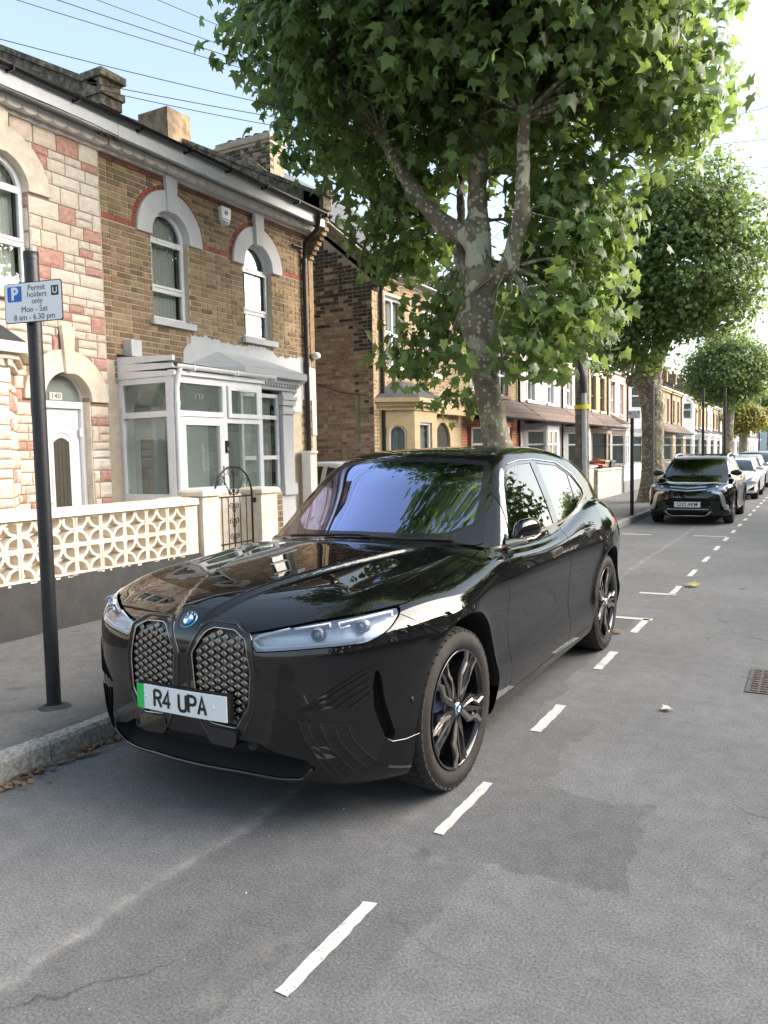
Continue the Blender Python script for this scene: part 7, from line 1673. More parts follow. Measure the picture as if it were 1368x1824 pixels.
    # splitter lip along the bottom of the mouth
    q = resample([(0, .244), (.26, .246), (.43, .227), (.53, .234), (.592, .296)], .02); mb = MB()
    c = onfront(F, q[:, 0], q[:, 1]); line = [(-p[0], p[1] - .006, p[2]) for p in c[::-1][:-1]] + [(p[0], p[1] - .006, p[2]) for p in c]
    mb.tube(line, .010, 6); mb.build('splitter_lip', M_gloss, T)
    # number plate
    pts = []; W_, Hh = .262, .0565; zc = .553; yp = -.030
    pl = MB(); bow = lambda x: yp + .10 * x * x
    n = 12
    for rev, mtl, nm, x0, x1, off in ((0, P('plate_white', (.78, .79, .80), rough=.3), 'number_plate', -W_, W_, 0), (0, P('plate_green', (.02, .50, .10), rough=.3), 'green_flash', -W_, -W_ + .044, -.0015)):
        pb = MB(); xs = np.linspace(x0, x1, n if off == 0 else 3); o0 = -.0015 if off else 0
        V = []
        for x in xs: V += [(x, bow(x) + o0, zc - Hh), (x, bow(x) + o0, zc + Hh), (x, bow(x) + .006, zc + Hh), (x, bow(x) + .006, zc - Hh)]
        fcs = []
        for i in range(len(xs) - 1):
            for k in range(4): a = i * 4 + k; b = i * 4 + (k + 1) % 4; fcs.append((a, b, b + 4, a + 4))
        fcs += [(0, 1, 2, 3), tuple(len(V) - 4 + k for k in (3, 2, 1, 0))]
        pb.add(V, fcs)
        if off == 0: plate = pb.build('number_plate', mtl, T)
        else: pb.build(nm, mtl, plate)
    # holder behind
    boxobj('plate_holder', M_satin, T, -W_ - .004, W_ + .012, yp + .016, .012, zc - Hh - .004, zc + Hh + .004)
    M_ink = P('plate_ink', (.008, .008, .008), rough=.4)
    adv = dict(R=.0535, U=.0535, P=.0535, A=.0535); adv['4'] = .0535; adv[' '] = .036
    x = -.150
    strokes = {'R': [[(0, 0), (0, 1)], [(0, 1), (.55, 1), (.86, .93), (1, .76), (.88, .60), (.55, .53), (0, .53)], [(.52, .53), (1, 0)]],
               '4': [[(.70, 0), (.70, 1), (0, .30), (1, .30)]],
               'U': [[(0, 1), (0, .22), (.16, .04), (.5, 0), (.84, .04), (1, .22), (1, 1)]],
               'P': [[(0, 0), (0, 1), (.60, 1), (.90, .92), (1, .74), (.90, .56), (.60, .48), (0, .48)]],
               'A': [[(0, 0), (.5, 1), (1, 0)], [(.18, .33), (.82, .33)]]}
    def stroke_flat(mb, pts, hw, place):
        pts = [np.array(p, float) for p in pts]; L_, R__ = [], []
        for i, p in enumerate(pts):
            a = pts[i] - pts[i - 1] if i else pts[1] - pts[0]; b = pts[i + 1] - pts[i] if i < len(pts) - 1 else a
            a = a / np.linalg.norm(a); b = b / np.linalg.norm(b); t = a + b; t = t / (np.linalg.norm(t) + 1e-9); nn = np.array([-t[1], t[0]]); k = hw / max(.5, abs(nn @ np.array([-a[1], a[0]])))
            L_.append(p + nn * k); R__.append(p - nn * k)
        V = [place(*p) for p in L_ + R__]; n_ = len(pts); mb.add(V, [(i, i + 1, i + 1 + n_, i + n_) for i in range(n_ - 1)])
    for ch in 'R4 UPA':
        if ch != ' ':
            mb = MB(); w_, h_ = .0415, .074
            for st in strokes[ch]: stroke_flat(mb, [(x + a * w_, zc - h_ / 2 + b * h_) for a, b in st], .0068, lambda a, b: (a, bow(a) - .0022, b))
            mb.build('plate_letter', M_ink, plate)
        x += adv[ch] * 1.04
    for xx in (-.205, .195):
        mb = MB(); mb.lathe([(0, .004), (.006, .003), (.007, 0)], lambda a, b, d, xx=xx: (xx + a, bow(xx) - d, zc + b), 10); mb.build('plate_screw', M_white, plate)
    # badge
    c = onfront(F, [0.0], [.908])[0]; g = gradient(F, np.array([c]))[0]; g[0] = 0; g /= np.linalg.norm(g); nV = Vector(g); uV = Vector((1, 0, 0)); vV = nV.cross(uV) * -1
    if vV.z < 0: vV = -vV
    c = Vector(c) + nV * .002
    fn = lambda a, b, d: tuple(c + uV * a + vV * b + nV * d)
    mb = MB(); mb.lathe([(.043, -.006), (.043, .001), (.0415, .003), (.0395, .003)], fn, 40); badge = mb.build('badge', P('badge_blue_rim', (.10, .35, .62), rough=.2, metal=.6), T)
    mb = MB(); mb.lathe([(.0395, .0015), (.027, .0018), (.026, .0025), (.0, .0025)], fn, 40); mb.build('badge_ring', P('badge_black', (.01, .01, .012), rough=.15, coat=.5), badge)
    for q_, mt_ in ((0, M_white), (1, P('badge_blue', (.02, .25, .62), rough=.2)), (2, M_white), (3, P('badge_blue', (0, 0, 0)))):
        mb = MB(); a0 = math.pi / 2 * q_; mb.prism([(0, 0)] + [(.0245 * math.cos(a0 + math.pi / 2 * k / 8), .0245 * math.sin(a0 + math.pi / 2 * k / 8)) for k in range(9)], fn, .0026, .0042); mb.build('badge_quarter', mt_, badge)
    rot = Matrix((uV, vV, nV)).transposed().to_euler()
    for ch, ang in (('B', 128), ('M', 90), ('W', 52)):
        a = R_(ang); t_ = text('badge_letter', ch, .0135, M_white, badge, fn(.0332 * math.cos(a), .0332 * math.sin(a), .002), (0, 0, 0), .0004)
        t_.rotation_euler = (Matrix((uV, vV, nV)).transposed().to_4x4() @ Matrix.Rotation(a - math.pi / 2, 4, 'Z')).to_euler()
    # bright trim round the side windows, door handles, sill line
    wb_ = [(1.50, 1.040), (1.60, 1.050), (1.93, 1.078), (2.23, 1.090), (2.84, 1.110), (3.155, 1.127), (3.51, 1.166), (3.90, 1.247), (3.965, 1.27)]
    strip_on(F, 'side', wb_, [.030, .022, .018, .017, .017, .018, .026, .042, .040], 'window_trim', M_bronze, T, proud=.006)
    strip_on(F, 'side', [(3.955, 1.262), (3.985, 1.312), (3.83, 1.442), (3.51, 1.54), (2.98, 1.571), (2.65, 1.567), (2.42, 1.546)], [.042, .028, .012, .009, .008, .007, .004], 'window_trim', M_bronze, T, proud=.006)
    strip_on(F, 'side', [(1.425, .418), (2.1, .424), (2.8, .450), (3.37, .480)], .004, 'sill_line', M_satin, T, proud=.001)
    for sx in (1, -1):
        for (s0, z0, nm) in ((2.545, .955, 'door'), (3.44, 1.000, 'door')):
            c = onside(F, [s0], [z0])[0]; fn2 = lambda a, b, d: (sx * (c[0] + d), c[1] + a, c[2] + b + a * .06)
            mb = MB(); outer = round_poly([(-.105, -.021), (.105, -.025), (.105, .021), (-.105, .027)], .010); inner = [(a * .84, b * .62) for a, b in outer]
            k = len(outer); V = [fn2(a, b, .006) for a, b in outer] + [fn2(a, b, .006) for a, b in inner] + [fn2(a, b, -.012) for a, b in outer]
            mb.add(V, [(i, (i + 1) % k, (i + 1) % k + k, i + k) for i in range(k)] + [(i, (i + 1) % k, (i + 1) % k + 2 * k, i + 2 * k) for i in range(k)])
            D = o['front_door' if s0 < 3 else 'rear_door'][0 if sx == 1 else 1]
            h_ = mb.build('handle', M_bronze, D); MB().prism(inner, fn2, -.002, .003).build('handle_recess', M_matte, D)
    # mirrors
    for sx in (1, -1):
        sec = []; 
        prof = [(.885, .035, .020, 1.118), (.905, .075, .046, 1.150), (.95, .100, .062, 1.160), (1.02, .108, .064, 1.166), (1.08, .098, .056, 1.166), (1.115, .066, .036, 1.160), (1.125, .02, .010, 1.158)]
        mb = MB(); n = 18; V = []
        if sx == -1: fold = lambda p: (-(.80 + (abs(p[0]) - .905) * .10 + (p[1] - 1.865) * .10), 2.30 + (abs(p[0]) - .905) * .8 + (p[1] - 1.865) * .3, p[2])
        for (x_, ra, rb, zc_) in prof:
            for k in range(n):
                a = 2 * math.pi * k / n; ca, sa = math.cos(a), math.sin(a)
                q = (abs(ca) ** 2.6 + abs(sa) ** 2.6) ** (-1 / 2.6)
                V.append((sx * x_, 1.865 + ra * ca * q + (.03 if ca > 0 else 0) * 0 + (x_ - .885) * .10, zc_ + rb * sa * q))
        f_ = [(i * n + k, i * n + (k + 1) % n, (i + 1) * n + (k + 1) % n, (i + 1) * n + k) for i in range(len(prof) - 1) for k in range(n)] + [tuple(range(n)), tuple(range((len(prof) - 1) * n, len(prof) * n))]
        fold = fold if sx == -1 else lambda p: (sx * (.905 + (abs(p[0]) - .905) * math.cos(R_(66)) - (1.835 - p[1]) * -.35), 1.865 + (abs(p[0]) - .905) * math.sin(R_(66)) + (p[1] - 1.865) * .45, p[2])
        V = [fold(p) for p in V]
        mb.add(V, f_, True); mir = mb.build('wing_mirror', M_black, T)
        mb = MB(); mb.prism(round_poly([(.925, 1.115), (1.09, 1.122), (1.10, 1.20), (.925, 1.205)], .02), lambda a, b, d: fold((a, d + (a - .885) * .10, b)), 1.955, 1.972); mb.build('mirror_glass', M_chrome, mir)
        mb = MB(); mb.tube([(.85, 1.82, 1.085), (.90, 1.84, 1.100), (.97, 1.86, 1.106)] if sx == 1 else [fold(p) for p in ((.88, 1.84, 1.085), (.92, 1.85, 1.10), (.97, 1.86, 1.106))], [.030, .024, .016], 8); mb.build('mirror_arm', M_bronze, mir)
        mb = MB(); mb.tube([fold(p) for p in ((.93, 1.775, 1.108), (1.05, 1.785, 1.112), (1.112, 1.845, 1.128))], [.006, .007, .006], 6); mb.build('mirror_indicator', M_bronze, mir)
    # wheel housings
    for sx in (1, -1):
        for ar, nm in ((arch1, 'wheel_housing'), (arch2, 'wheel_housing')):
            q = resample([p for p in ar if p[1] > .12], .04); so_ = onside(F, q[:, 0], np.maximum(q[:, 1], .2)); V = []; n = len(q); cc = q.mean(0)
            for p, w_ in zip(q, so_[:, 0]): V.append((sx * (w_ - .002), p[0], p[1]))
            for p, w_ in zip(q, so_[:, 0]): V.append((sx * (w_ - .028), p[0] + (cc[0] - p[0]) * .01, p[1] - .004))
            for p in q: V.append((sx * .58, p[0], p[1]))
            f_ = [(j * n + i, j * n + i + 1, (j + 1) * n + i + 1, (j + 1) * n + i) for j in range(2) for i in range(n - 1)] + [tuple(range(2 * n, 3 * n))]
            mb = MB(); mb.add(V, f_, False); mb.build(nm, M_matte, T)
    # wheels
    M_rimb = P('rim_gloss_black', (.008, .008, .009), rough=.14, coat=.8); M_rims = P('rim_machined_bronze', (.50, .46, .43), rough=.32, metal=.95)
    for (sy, steer, Rr) in ((.876, R_(-2), .388), (3.876, 0, .388)):
        for sx in (1, -1):
            W = bpy.data.objects.new('wheel', None); COL.objects.link(W); W.parent = T; W.empty_display_size = .2
            fn = wheel_fn(sx * (.950 if sy < 2 else .962), sy, Rr, sx, steer if sx == 1 else -steer)
            make_tyre(W, fn, Rr, .275, .283, M_tyre)
            # rim barrel, disc
            mb = MB(); mb.lathe([(.284, -.012), (.290, -.004), (.286, .001), (.278, -.002), (.268, -.030), (.262, -.12), (.264, -.24)], fn, 56); mb.build('rim', M_rimb, W)
            mb = MB(); mb.lathe([(.085, -.075), (.186, -.075), (.187, -.095), (.085, -.095)], fn, 40); mb.build('brake_disc', M_disc, W)
            mb = MB(); mb.lathe([(.0, -.012), (.03, -.012), (.075, -.020), (.090, -.05), (.09, -.10)], fn, 30); mb.build('hub', M_rimb, W)
            mb = MB(); mb.prism(round_poly([(-.20, .03), (-.10, .02), (-.10, .15), (-.165, .16)], .02), fn, -.11, -.04); mb.build('brake_caliper', P('caliper_blue', (.006, .012, .07), rough=.3), W)
            spb, spm = MB(), MB()
            for k in range(5):
                a = 2 * math.pi * k / 5 + .36 + (.2 if sy > 2 else 0)
                rt = lambda p, a=a: (p[0] * math.cos(a) - p[1] * math.sin(a), p[0] * math.sin(a) + p[1] * math.cos(a))
                def plate_(mb, pts, zt, zb):
                    p2 = [rt(p) for p in pts]; n = len(p2); V = [fn(p[0], p[1], z_) for p, z_ in zip(p2, zt)] + [fn(p[0], p[1], z_) for p, z_ in zip(p2, zb)]
                    mb.add(V, [tuple(range(n)), tuple(reversed(range(n, 2 * n)))] + [(i, i + n, (i + 1) % n + n, (i + 1) % n) for i in range(n)])
                # broad twin spoke: black main blade, machined outer edges, widened on one side to imitate lit facets, elbow near the rim
                for sg in (1, -1):
                    blade = [(.045, .004 * sg), (.050, .036 * sg), (.150, .060 * sg), (.196, .108 * sg), (.262, .118 * sg), (.272, .094 * sg), (.215, .080 * sg), (.165, .032 * sg), (.12, .020 * sg)]
                    plate_(spb, blade, [-.010, -.014, -.010, -.006, -.002, -.002, -.012, -.020, -.014], [-.06] * 9)
                    edge = [(.060, .0385 * sg), (.152, .0625 * sg), (.196, .1095 * sg), (.262, .1195 * sg), (.262, (.102 if sg == 1 else .112) * sg), (.206, (.092 if sg == 1 else .102) * sg), (.165, (.042 if sg == 1 else .052) * sg), (.066, (.022 if sg == 1 else .030) * sg)]
                    plate_(spm, edge, [-.012, -.004, .001, .002, -.002, -.006, -.012, -.016], [-.03] * 8)
                # narrow insert blade
                a2 = a + math.pi / 5; rt = lambda p, a=a2: (p[0] * math.cos(a) - p[1] * math.sin(a), p[0] * math.sin(a) + p[1] * math.cos(a))
                plate_(spb, [(.05, -.02), (.05, .02), (.16, .014), (.274, .006), (.274, -.006), (.16, -.014)], [-.02, -.02, -.008, -.002, -.002, -.008], [-.05] * 6)
                plate_(spb, [(.200, .020), (.262, .060), (.272, .030), (.270, .012)], [-.02, -.006, -.004, -.006], [-.04] * 4)
                plate_(spm, [(.196, -.022), (.244, -.060), (.250, -.052), (.206, -.018)], [-.02, -.006, -.006, -.02], [-.035] * 4)
            spb.build('spokes', M_rimb, W); spm.build('spoke_edges', M_rims, W)
            mb = MB(); mb.lathe([(0, -.002), (.026, -.003), (.030, -.010)], fn, 24); hc = mb.build('hub_cap', P('badge_black', (0, 0, 0)), W)
            mb = MB(); mb.lathe([(.026, -.0025), (.0305, -.004), (.0305, -.012)], fn, 24); mb.build('hub_cap_rim', M_chrome, W)
            for q_ in range(4):
                mb = MB(); a0 = math.pi / 2 * q_; mb.prism([(0, 0)] + [(.017 * math.cos(a0 + math.pi / 2 * k / 6), .017 * math.sin(a0 + math.pi / 2 * k / 6)) for k in range(7)], fn, -.003, -.001); mb.build('hub_cap_quarter', M_white if q_ % 2 == 0 else MATS['badge_blue'], W)
    # cabin
    boxobj('dashboard', M_seat, T, -.70, .70, 1.62, 1.95, .75, 1.07)
    mb = MB(); mb.tube([(.36 + .185 * math.cos(t), 2.03 - .06 * math.sin(t), 1.02 + .165 * math.sin(t)) for t in np.linspace(0, 2 * math.pi, 25)], .016, 8, caps=False)
    mb.tube([(.19, 2.03, 1.02), (.53, 2.03, 1.02)], .014, 6); mb.build('steering_wheel', M_seat, T)
    for x in (-.38, .38):
        mb = MB(); mb.prism(round_poly([(2.35, .55), (2.85, .52), (2.98, 1.25), (2.87, 1.27), (2.72, .72), (2.35, .70)], .04), lambda a, b, d: (d, a, b), x - .26, x + .26); st_ = mb.build('seat', M_seat, T)
        mb = MB(); mb.prism(round_poly([(2.90, 1.27), (3.0, 1.27), (3.02, 1.45), (2.93, 1.46)], .03), lambda a, b, d: (d, a, b), x - .14, x + .14); mb.build('headrest', M_seat, st_)
    mb = MB(); mb.prism(round_poly([(3.3, .55), (3.8, .52), (3.98, 1.2), (3.86, 1.22), (3.7, .72), (3.3, .70)], .04), lambda a, b, d: (d, a, b), -.65, .65); mb.build('rear_bench', M_seat, T)
    boxobj('cabin_floor', M_matte, T, -.80, .80, 1.4, 4.4, .30, .50)
    mb = MB(); mb.prism(round_poly([(-.11, 1.50), (.11, 1.50), (.11, 1.555), (-.11, 1.555)], .015), lambda a, b, d: (a, d, b), 2.28, 2.30); mb.build('rear_view_mirror', M_satin, T)
    # wipers
    for pts in ([(-.55, 1.62), (-.30, 1.535), (.10, 1.525)], [(.05, 1.505), (.30, 1.53), (.58, 1.665)]):
        q = resample(pts, .03); c = ontop(F, q[:, 0], q[:, 1]); MB().tube([(p[0], p[1], p[2] + .012) for p in c], .008, 6).build('wiper', M_matte, T)
    return T
black_suv()
# ---------------------------------------------------------------- the other parked cars
def car_field(L, hw, H, zn, zc, cs, rs, re, ws, R):
    plan = spline([(0, 0), (.3 * hw, .012), (.6 * hw, .07), (.8 * hw, .17), (.92 * hw, .30), (hw, .50), (1.2 * hw, 1.1)])
    nose = spline([(.08, .22), (.2, .07), (.34, .015), (.55, 0), (zn - .12, .02), (zn, .09), (zn + .15, .28)])
    hood = spline([(-.6, zn - .35), (-.1, zn - .10), (0, zn - .03), (.15, zn + .045), (.35, zn + .09), (.7, zn + .14), (cs, zc), (cs + .5, zc - .01), (L * .6, zc + .02), (L * .8, zc + .09), (L * .93, zc + .04), (L, zc - .08), (L + .4, zc - .5)])
    wide = spline([(-.2, hw * .93), (.4, hw * .975), (ws[0], hw), (L * .45, hw * .975), (ws[1], hw), (L * .93, hw * .93), (L, hw * .82), (L + .3, hw * .6)])
    side = spline([(0, -.10), (.2, -.04), (.32, -.01), (.45, -.012), (.6, -.004), (zc * .78, 0), (zc * .9, -.02), (zc, -.06), (zc + .15, -.18), (zc + .9, -.8)])
    roof = spline([(cs - .9, zc - .62), (cs - .3, zc - .20), (cs, zc + .005), ((cs + rs) / 2, (zc + H) / 2 + .025), (rs, H - .045), (rs + .35, H - .005), ((rs + re) / 2 + .2, H), (re, H - .07), (re + .22, H - .22), (re + .45, zc + .03), (re + .8, zc - .4)])
    green = spline([(0, hw * .82), (cs, hw * .86), (L * .5, hw * .89), (L * .8, hw * .86), (L, hw * .76), (L + .3, hw * .7)])
    wrap = spline([(0, .55), (cs, .48), (rs, .22), (rs + .6, .06), (re, -.1), (L + .4, -.15)])
    def F(w, s, z):
        w = np.abs(w); r = [np.sqrt((s - a) ** 2 + (z - R) ** 2) for a in ws]; fl = .018 * sum(np.exp(-((q - R - .07) / .05) ** 2) for q in r) * sstep(.25, .4, z)
        sd_ = w - (wide(s) + side(z) + fl); pl = plan(w); sp = s - pl * (1 - .7 * sstep(.6, 1.8, s)); hs = slope(hood, s)
        top = (z - (hood(sp) - .06 * (w / hw) ** 2.5 * sstep(.2, 1.2, s) + .010 * np.exp(-((w - .55 * hw) / .12) ** 2) * sstep(.15, .4, s) * (1 - sstep(cs - .3, cs, s)))) / np.sqrt(1 + hs * hs)
        lower = smax(sd_, top, .11); lower = smax(lower, (nose(z) + pl - s) / 1.1, .07); lower = smax(lower, s - (L - .6 * plan(w) - .2 * np.clip(z - .7, 0, 2) ** 2), .15); lower = smax(lower, .20 - z, .05)
        rsl = slope(roof, s); up = (z - (roof(s - wrap(s) * w * w) - .05 * w * w)) / np.sqrt(1 + rsl * rsl); gz = z - zc
        upper = smax(up, (w - (green(s) - .36 * gz - .12 * gz * gz)) / 1.07, .10); upper = smax(upper, zc - .25 - z, .02); return smin(lower, upper, .03)
    return F
def street_car(label, loc, rz, col, sp, plate=None, mat=None, h=.034, style='hatch', rails=False, glassm=None):
    T = thing('parked_car', label, 'car', loc, rz); L, hw, H, zn, zc, cs, rs, re, ws, R = sp; F = car_field(*sp); M = mat or paint('paint_' + style + str(int(sum(col) * 1000)), col); gm = glassm or G_car
    sh = Shell(F, (-.07, -.1, .13), (hw + .12, L + .12, H + .09), h)
    bl = lambda s: np.interp(s, [cs, L * .5, L * .75, L * .88], [zc - .02, zc + .02, zc + .07, zc + .15]); tl = lambda s: np.interp(s, [cs + .1, rs + .05, rs + .45, (rs + re) / 2, re - .1, re + .2], [zc - .02, H - .16, H - .105, H - .10, H - .15, H - .33])
    sidewin = lambda w, s, z: np.maximum(np.maximum(bl(s) - z, z - tl(s)), s - re + .02); wz = lambda w, s, z: (w > hw * .5) & (z > zc - .1) & (s > cs - .1)
    bp = (cs + .2 + re) / 2 - .25
    sh.region('side_window', lambda w, s, z: np.maximum(sidewin(w, s, z), np.abs(s - bp) * -1 + .05), wz, 0)
    wsd = polysd(round_poly([(-.3, zc + .015), (hw * .55, zc), (hw * .80, zc - .01), (hw * .63, H - .105), (hw * .4, H - .075), (-.3, H - .065)], .01)); sh.region('windscreen', lambda w, s, z: wsd(w, z), lambda w, s, z: (z > zc - .06) & (s > cs - .3) & (s < rs + .4), 0)
    fr = lambda w, s, z: s < .8
    hl = {'suv': [(hw * .40, zn - .03), (hw * .70, zn + .045), (hw * .95, zn + .06), (hw * .97, zn + .0), (hw * .80, zn - .06), (hw * .45, zn - .085)], 'hatch': [(hw * .56, zn - .06), (hw * .72, zn + .01), (hw * .93, zn + .05), (hw * .95, zn - .02), (hw * .82, zn - .10), (hw * .60, zn - .125)]}[style]
    sh.region('headlight', FRONT(round_poly(hl, .012)), fr, .003)
    gr = {'suv': [(-.3, zn - .22), (hw * .42, zn - .22), (hw * .50, zn - .26), (hw * .52, zn - .36), (hw * .4, zn - .42), (-.3, zn - .42)], 'hatch': [(-.3, zn - .36), (hw * .42, zn - .36), (hw * .52, zn - .28), (hw * .40, zn - .10), (-.3, zn - .10)]}[style]
    sh.region('grille', FRONT(round_poly(gr, .02)), fr, 0)
    it = {'suv': [(-.3, zn - .60), (hw * .40, zn - .60), (hw * .52, zn - .55), (hw * .45, zn - .50), (-.3, zn - .50)], 'hatch': [(-.3, zn - .54), (hw * .5, zn - .54), (hw * .56, zn - .42), (-.3, zn - .42)]}[style]
    sh.region('lower_intake', FRONT(round_poly(it, .015)), fr, 0)
    fg = {'suv': [(hw * .74, zn - .50), (hw * .93, zn - .48), (hw * .95, zn - .30), (hw * .80, zn - .18), (hw * .72, zn - .40)], 'hatch': [(hw * .68, zn - .38), (hw * .86, zn - .36), (hw * .88, zn - .22), (hw * .74, zn - .30)]}[style]
    sh.region('fog_recess', FRONT(round_poly(fg, .015)), fr, 0)
    for s0 in (cs + .12, bp, bp + .95):
        sh.region('door' if s0 != bp + .95 else 'body', lambda w, s, z, s0=s0: np.abs(s - s0) - .003, lambda w, s, z: (w > hw * .6) & (z > .3) & (z < zc), 0)
    sh.lab = ['panel_gap' if l == 'door' else l for l in sh.lab]
    sh.region('bonnet', lambda w, s, z: np.maximum(np.maximum(w - hw * .80 + .03 * (s > 9), zn + .02 * 0 - z + .035), s - cs + .06 - .3 * w * w), lambda w, s, z: (s < cs + .3) & (z > zn - .05) , .003, only=['body'])
    low = lambda w, s, z: (w > hw * .5) & (z < .95)
    for a in ws: sh.region('none', lambda w, s, z, a=a: np.maximum(np.sqrt((s - a) ** 2 + (z - R) ** 2) - R - .045, -9), low, 0)
    for lb, d in (('grille', .03), ('lower_intake', .05), ('fog_recess', .03)): walls(sh, lb, d, M_matte, lb, T); sh.lab = ['none' if l == lb else l for l in sh.lab]
    hs = walls(sh, 'headlight', .05, P('lamp_housing', (.5, .54, .6)), 'lamp_housing', T)
    o = sh.finish(dict(body=M, bonnet=M, side_window=gm, windscreen=gm, headlight=G_lens, panel_gap=M_gap), T, split=('headlight', 'side_window'), inset=dict(panel_gap=.005, windscreen=.002, side_window=.003))
    for sx in (1, -1):
        for (wf, dz_) in (((.62, .0), (.82, .012)) if style == 'suv' else ((.76, -.035),)):
            c = onfront(F, [hw * wf], [zn + dz_ - .01])[0]; MB().lathe([(0, .006), (.03, .0), (.035, -.01), (.045, -.01), (.046, -.03)], lambda a, b, d, c=c: (sx * (c[0] + a), c[1] + .03 - d, c[2] + b), 14).build('projector_lens', M_chrome, T)
        # mirrors, wheel wells, wheels
        s0 = cs + .28; w0 = float(onside(F, [s0], [zc + .02])[0][0]); mb = MB(); V = []; pr = [(w0 - .01, .03, .03), (w0 + .05, .07, .055), (w0 + .15, .075, .068), (w0 + .21, .05, .05), (w0 + .225, .015, .02)]; n = 12
        for (x_, a_, b_) in pr:
            for k in range(n): t = 2 * math.pi * k / n; V.append((sx * x_, s0 + a_ * math.cos(t), zc + .075 + b_ * math.sin(t)))
        mb.add(V, [(i * n + k, i * n + (k + 1) % n, (i + 1) * n + (k + 1) % n, (i + 1) * n + k) for i in range(4) for k in range(n)] + [tuple(range(4 * n, 5 * n))], True); mb.build('wing_mirror', M if style != 'x' else M_gloss, T)
        for a in ws:
            q = [(a + (R + .05) * math.cos(t), R + (R + .05) * math.sin(t)) for t in np.linspace(-.45, math.pi + .45, 24)]; so_ = onside(F, np.array([p[0] for p in q]), np.array([max(p[1], .25) for p in q])); V = [(sx * (w_ - .002), p[0], p[1]) for p, w_ in zip(q, so_[:, 0])] + [(sx * hw * .55, p[0], p[1]) for p in q]; n = len(q)
            mb = MB(); mb.add(V, [(i, i + 1, i + 1 + n, i + n) for i in range(n - 1)] + [tuple(range(n, 2 * n))]); mb.build('wheel_housing', M_matte, T)
            W = bpy.data.objects.new('wheel', None); COL.objects.link(W); W.parent = T; W.empty_display_size = .2; fn = wheel_fn(sx * (hw - .03), a, R, sx); rim = R * .66
            mb = MB(); mb.lathe([(rim, -.20), (R - .02, -.20), (R, -.17), (R, -.03), (R - .025, 0), (rim + .03, .004), (rim, -.012)], fn, 36); mb.build('tyre', M_tyre, W)
            mb = MB(); mb.lathe([(rim, -.008), (rim - .012, -.004), (rim - .02, -.03), (rim - .03, -.15), (0, -.15)], fn, 36); mb.build('rim', M_matte, W)
            mb = MB()
            for k in range(5):
                t = 2 * math.pi * k / 5 + .3; ct, st = math.cos(t), math.sin(t); rt = lambda p: (p[0] * ct - p[1] * st, p[0] * st + p[1] * ct)
                for sg in (1, -1): mb.prism([rt(p) for p in [(.03, .0), (.04, .03 * sg), (rim - .01, .075 * sg), (rim - .01, .045 * sg), (.09, .01 * sg)]], fn, -.03, -.006)
            mb.build('spokes', M_silver, W); mb = MB(); mb.lathe([(0, -.002), (.045, -.004), (.05, -.03)], fn, 16); mb.build('hub_cap', M_silver, W)
        if rails: MB().tube([(sx * hw * .66, rs + .25, H - .05), (sx * hw * .665, rs + .4, H + .005), (sx * hw * .67, (rs + re) / 2, H + .035), (sx * hw * .65, re - .1, H - .03), (sx * hw * .65, re, H - .09)], .02, 8).build('roof_rail', M_silver, T)
    mb = MB()
    for pts in ([(-.5, cs + .12), (-.2, cs + .0), (.1, cs - .01)], [(.05, cs), (.3, cs + .03), (.55, cs + .14)]):
        q = resample(pts, .05); c = ontop(F, q[:, 0], q[:, 1]); MB().tube([(p[0], p[1], p[2] + .014) for p in c], .008, 5).build('wiper', M_matte, T)
    # cabin
    boxobj('dashboard', M_seat, T, -hw * .72, hw * .72, cs + .12, cs + .42, .6, zc - .02); boxobj('cabin_floor', M_matte, T, -hw * .8, hw * .8, cs, re, .3, .5)
    for x in (-.36, .36):
        mb = MB(); mb.prism(round_poly([(cs + .9, .5), (cs + 1.4, .5), (cs + 1.55, zc + .1), (cs + 1.42, zc + .12), (cs + 1.25, .65), (cs + .9, .65)], .03), lambda a, b, d: (d, a, b), x - .24, x + .24); st_ = mb.build('seat', M_seat, T); boxobj('headrest', M_seat, st_, x - .12, x + .12, cs + 1.46, cs + 1.55, zc + .14, zc + .30)
    mb = MB(); mb.tube([(.36 + .18 * math.cos(t), cs + .55, zc - .04 + .16 * math.sin(t)) for t in np.linspace(0, 2 * math.pi, 21)], .014, 6, caps=False); mb.build('steering_wheel', M_seat, T)
    boxobj('rear_view_mirror', M_satin, T, -.11, .11, rs - .1, rs - .08, H - .19, H - .14)
    if plate:
        zp = zn - .355 if style == 'suv' else zn - .24; c = onfront(F, [0.0, .25], [zp, zp]); y_ = min(c[0][1], c[1][1]) - .022; pl = boxobj('number_plate', P('plate_white', (0, 0, 0)), T, -.26, .26, y_, y_ + .012, zp - .056, zp + .056); boxobj('plate_holder', M_satin, T, -.265, .265, y_ + .0125, y_ + .06, zp - .06, zp + .06)
        text('plate_text', plate, .104, P('plate_ink', (0, 0, 0)), pl, (0, y_ - .002, zp), (R_(90), 0, 0), .0008, bold=.0010, sx=.92)
    return T, F, o, M
spO = (4.5, .865, 1.46, .80, 1.00, 1.12, 1.90, 4.0, (.86, 3.46), .345)
T, F, o, M = street_car('black SUV with silver roof rails and number plate S222 AKM, facing the camera', (-2.40, 17.62, 0), 0, (.0035, .0035, .004), spO, 'S222 AKM', mat=M_black, h=.026, style='suv', rails=True); T['category'] = 'car'
zn = .80; hw = .865
for z_, nm in ((zn - .015, 'grille_bar'), (zn - .072, 'grille_bar')):
    q = resample([(-.36, z_ + .028), (0, z_), (.36, z_ + .028)] if nm else [], .03); c = onfront(F, q[:, 0], q[:, 1]); mb = MB(); mb.tube([(p[0], p[1] - .012, p[2]) for p in c], .019, 6); mb.build('grille_bar', P('blue_chrome', (.55, .64, .78), rough=.15, metal=1), T)
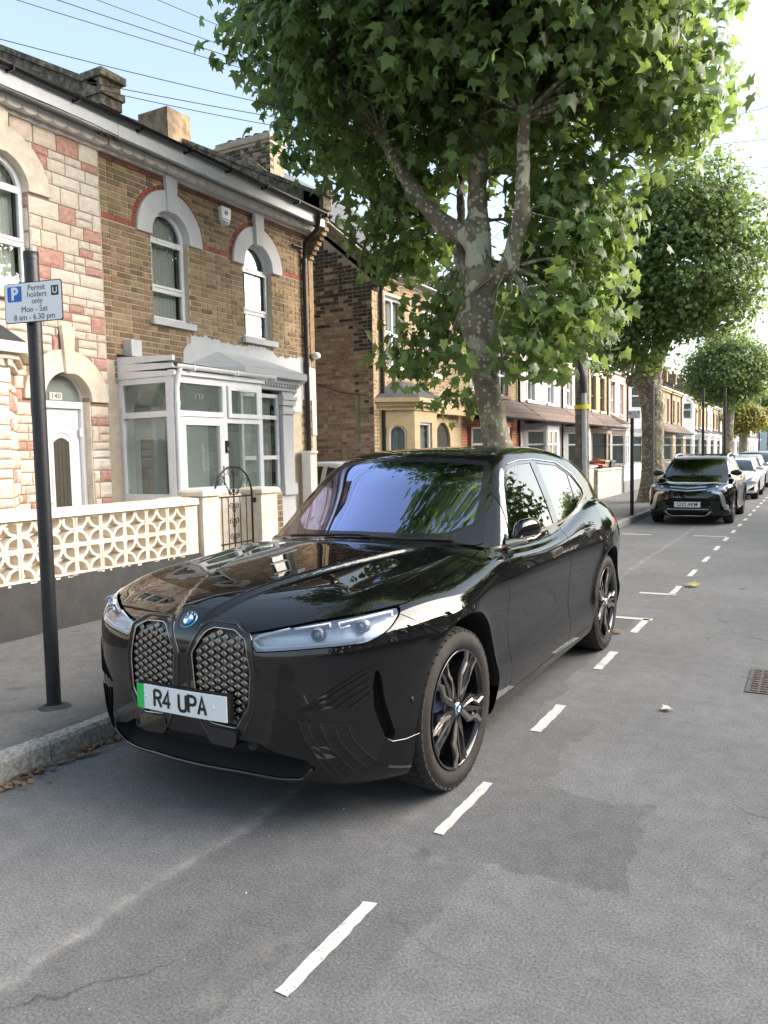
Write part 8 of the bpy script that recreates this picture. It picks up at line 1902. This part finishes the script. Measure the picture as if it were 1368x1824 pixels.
strip_on(F, 'front', [(-.335, zn - .035), (.335, zn - .035)], .115, 'upper_grille', M_gloss, T, proud=.003, both=False)
for sx in (1, -1):
    strip_on(F, 'front', [(.47, zn - .095), (.62, zn - .12), (.665, zn - .20), (.70, zn - .38), (.80, zn - .50)], [.05, .085, .11, .09, .04], 'chrome_blade', M_silver, T, proud=.016, both=False, mb=None) if sx == 1 else strip_on(F, 'front', [(-.47, zn - .095), (-.62, zn - .12), (-.665, zn - .20), (-.70, zn - .38), (-.80, zn - .50)], [.05, .085, .11, .09, .04], 'chrome_blade', M_silver, T, proud=.016, both=False)
    c = onfront(F, [sx * .735], [zn - .42])[0]; MB().lathe([(0, .004), (.045, .0), (.055, .004), (.058, -.03)], lambda a, b, d: (c[0] + a, c[1] - .004 - d, c[2] + b), 16).build('fog_lamp', P('fog_lens', (.55, .55, .52), rough=.15), T)
strip_on(F, 'front', [(-.46, zn - .50), (-.34, zn - .60), (.34, zn - .60), (.46, zn - .50)], .038, 'skid_plate', M_silver, T, proud=.012, both=False)
strip_on(F, 'front', [(-.42, zn - .455), (.42, zn - .455)], .022, 'bumper_bar', M_silver, T, proud=.010, both=False)
c = onfront(F, [0], [zn + .0])[0]
def dia(cx, cz, ang):
    u = (math.cos(ang), math.sin(ang)); v = (-u[1], u[0]); return [(cx, cz), (cx + u[0] * .024 + v[0] * .014, cz + u[1] * .024 + v[1] * .014), (cx + u[0] * .048, cz + u[1] * .048), (cx + u[0] * .024 - v[0] * .014, cz + u[1] * .024 - v[1] * .014)]
for a in (90, 210, 330): MB().prism(dia(0, zn - .045, R_(a)), lambda a_, b_, d: (a_, d, b_), c[1] - .045, c[1] - .03).build('emblem_diamond', M_chrome, T)
yt = float(onfront(F, [0.0], [zn + .06])[0][1]); text('bonnet_lettering', 'OUTLANDER', .066, M_chrome, T, (0, yt - .012, zn + .062), (R_(62), 0, 0), .003, bold=.002, sx=1.45)
c = onfront(F, [0], [zn - .16])[0]
# the row behind it
spH = (4.0, .83, 1.30, .66, .88, 1.0, 1.72, 3.55, (.80, 3.28), .305)
street_car('small white hatchback parked directly behind the black car with plate S222 AKM', (-2.42, 26.5, 0), 0, (.62, .63, .64), spH, style='hatch', h=.036)
T, F, o, M = street_car('silver hatchback, third in the row, between the white hatchback and the dark blue car', (-2.55, 31.7, 0), 0, (.42, .43, .44), (4.2, .86, 1.31, .68, .90, 1.0, 1.75, 3.7, (.85, 3.45), .31), style='hatch', h=.045, mat=paint('paint_silver', (.45, .46, .48), metallic=.7, rough=.3))
street_car('dark blue car with tall roof at the far end of the parked row', (-2.5, 37.0, 0), 0, (.02, .04, .09), (4.4, .89, 1.42, .78, .98, 1.05, 1.85, 3.9, (.88, 3.55), .34), style='suv', h=.045)
street_car('white car in the driveway beside the sooty brick wall, roof just visible', (-5.95, 13.07, .11), R_(90), (.66, .67, .68), (4.2, .80, 1.42, .72, .94, 1.0, 1.75, 3.7, (.82, 3.42), .31), style='hatch', h=.04)
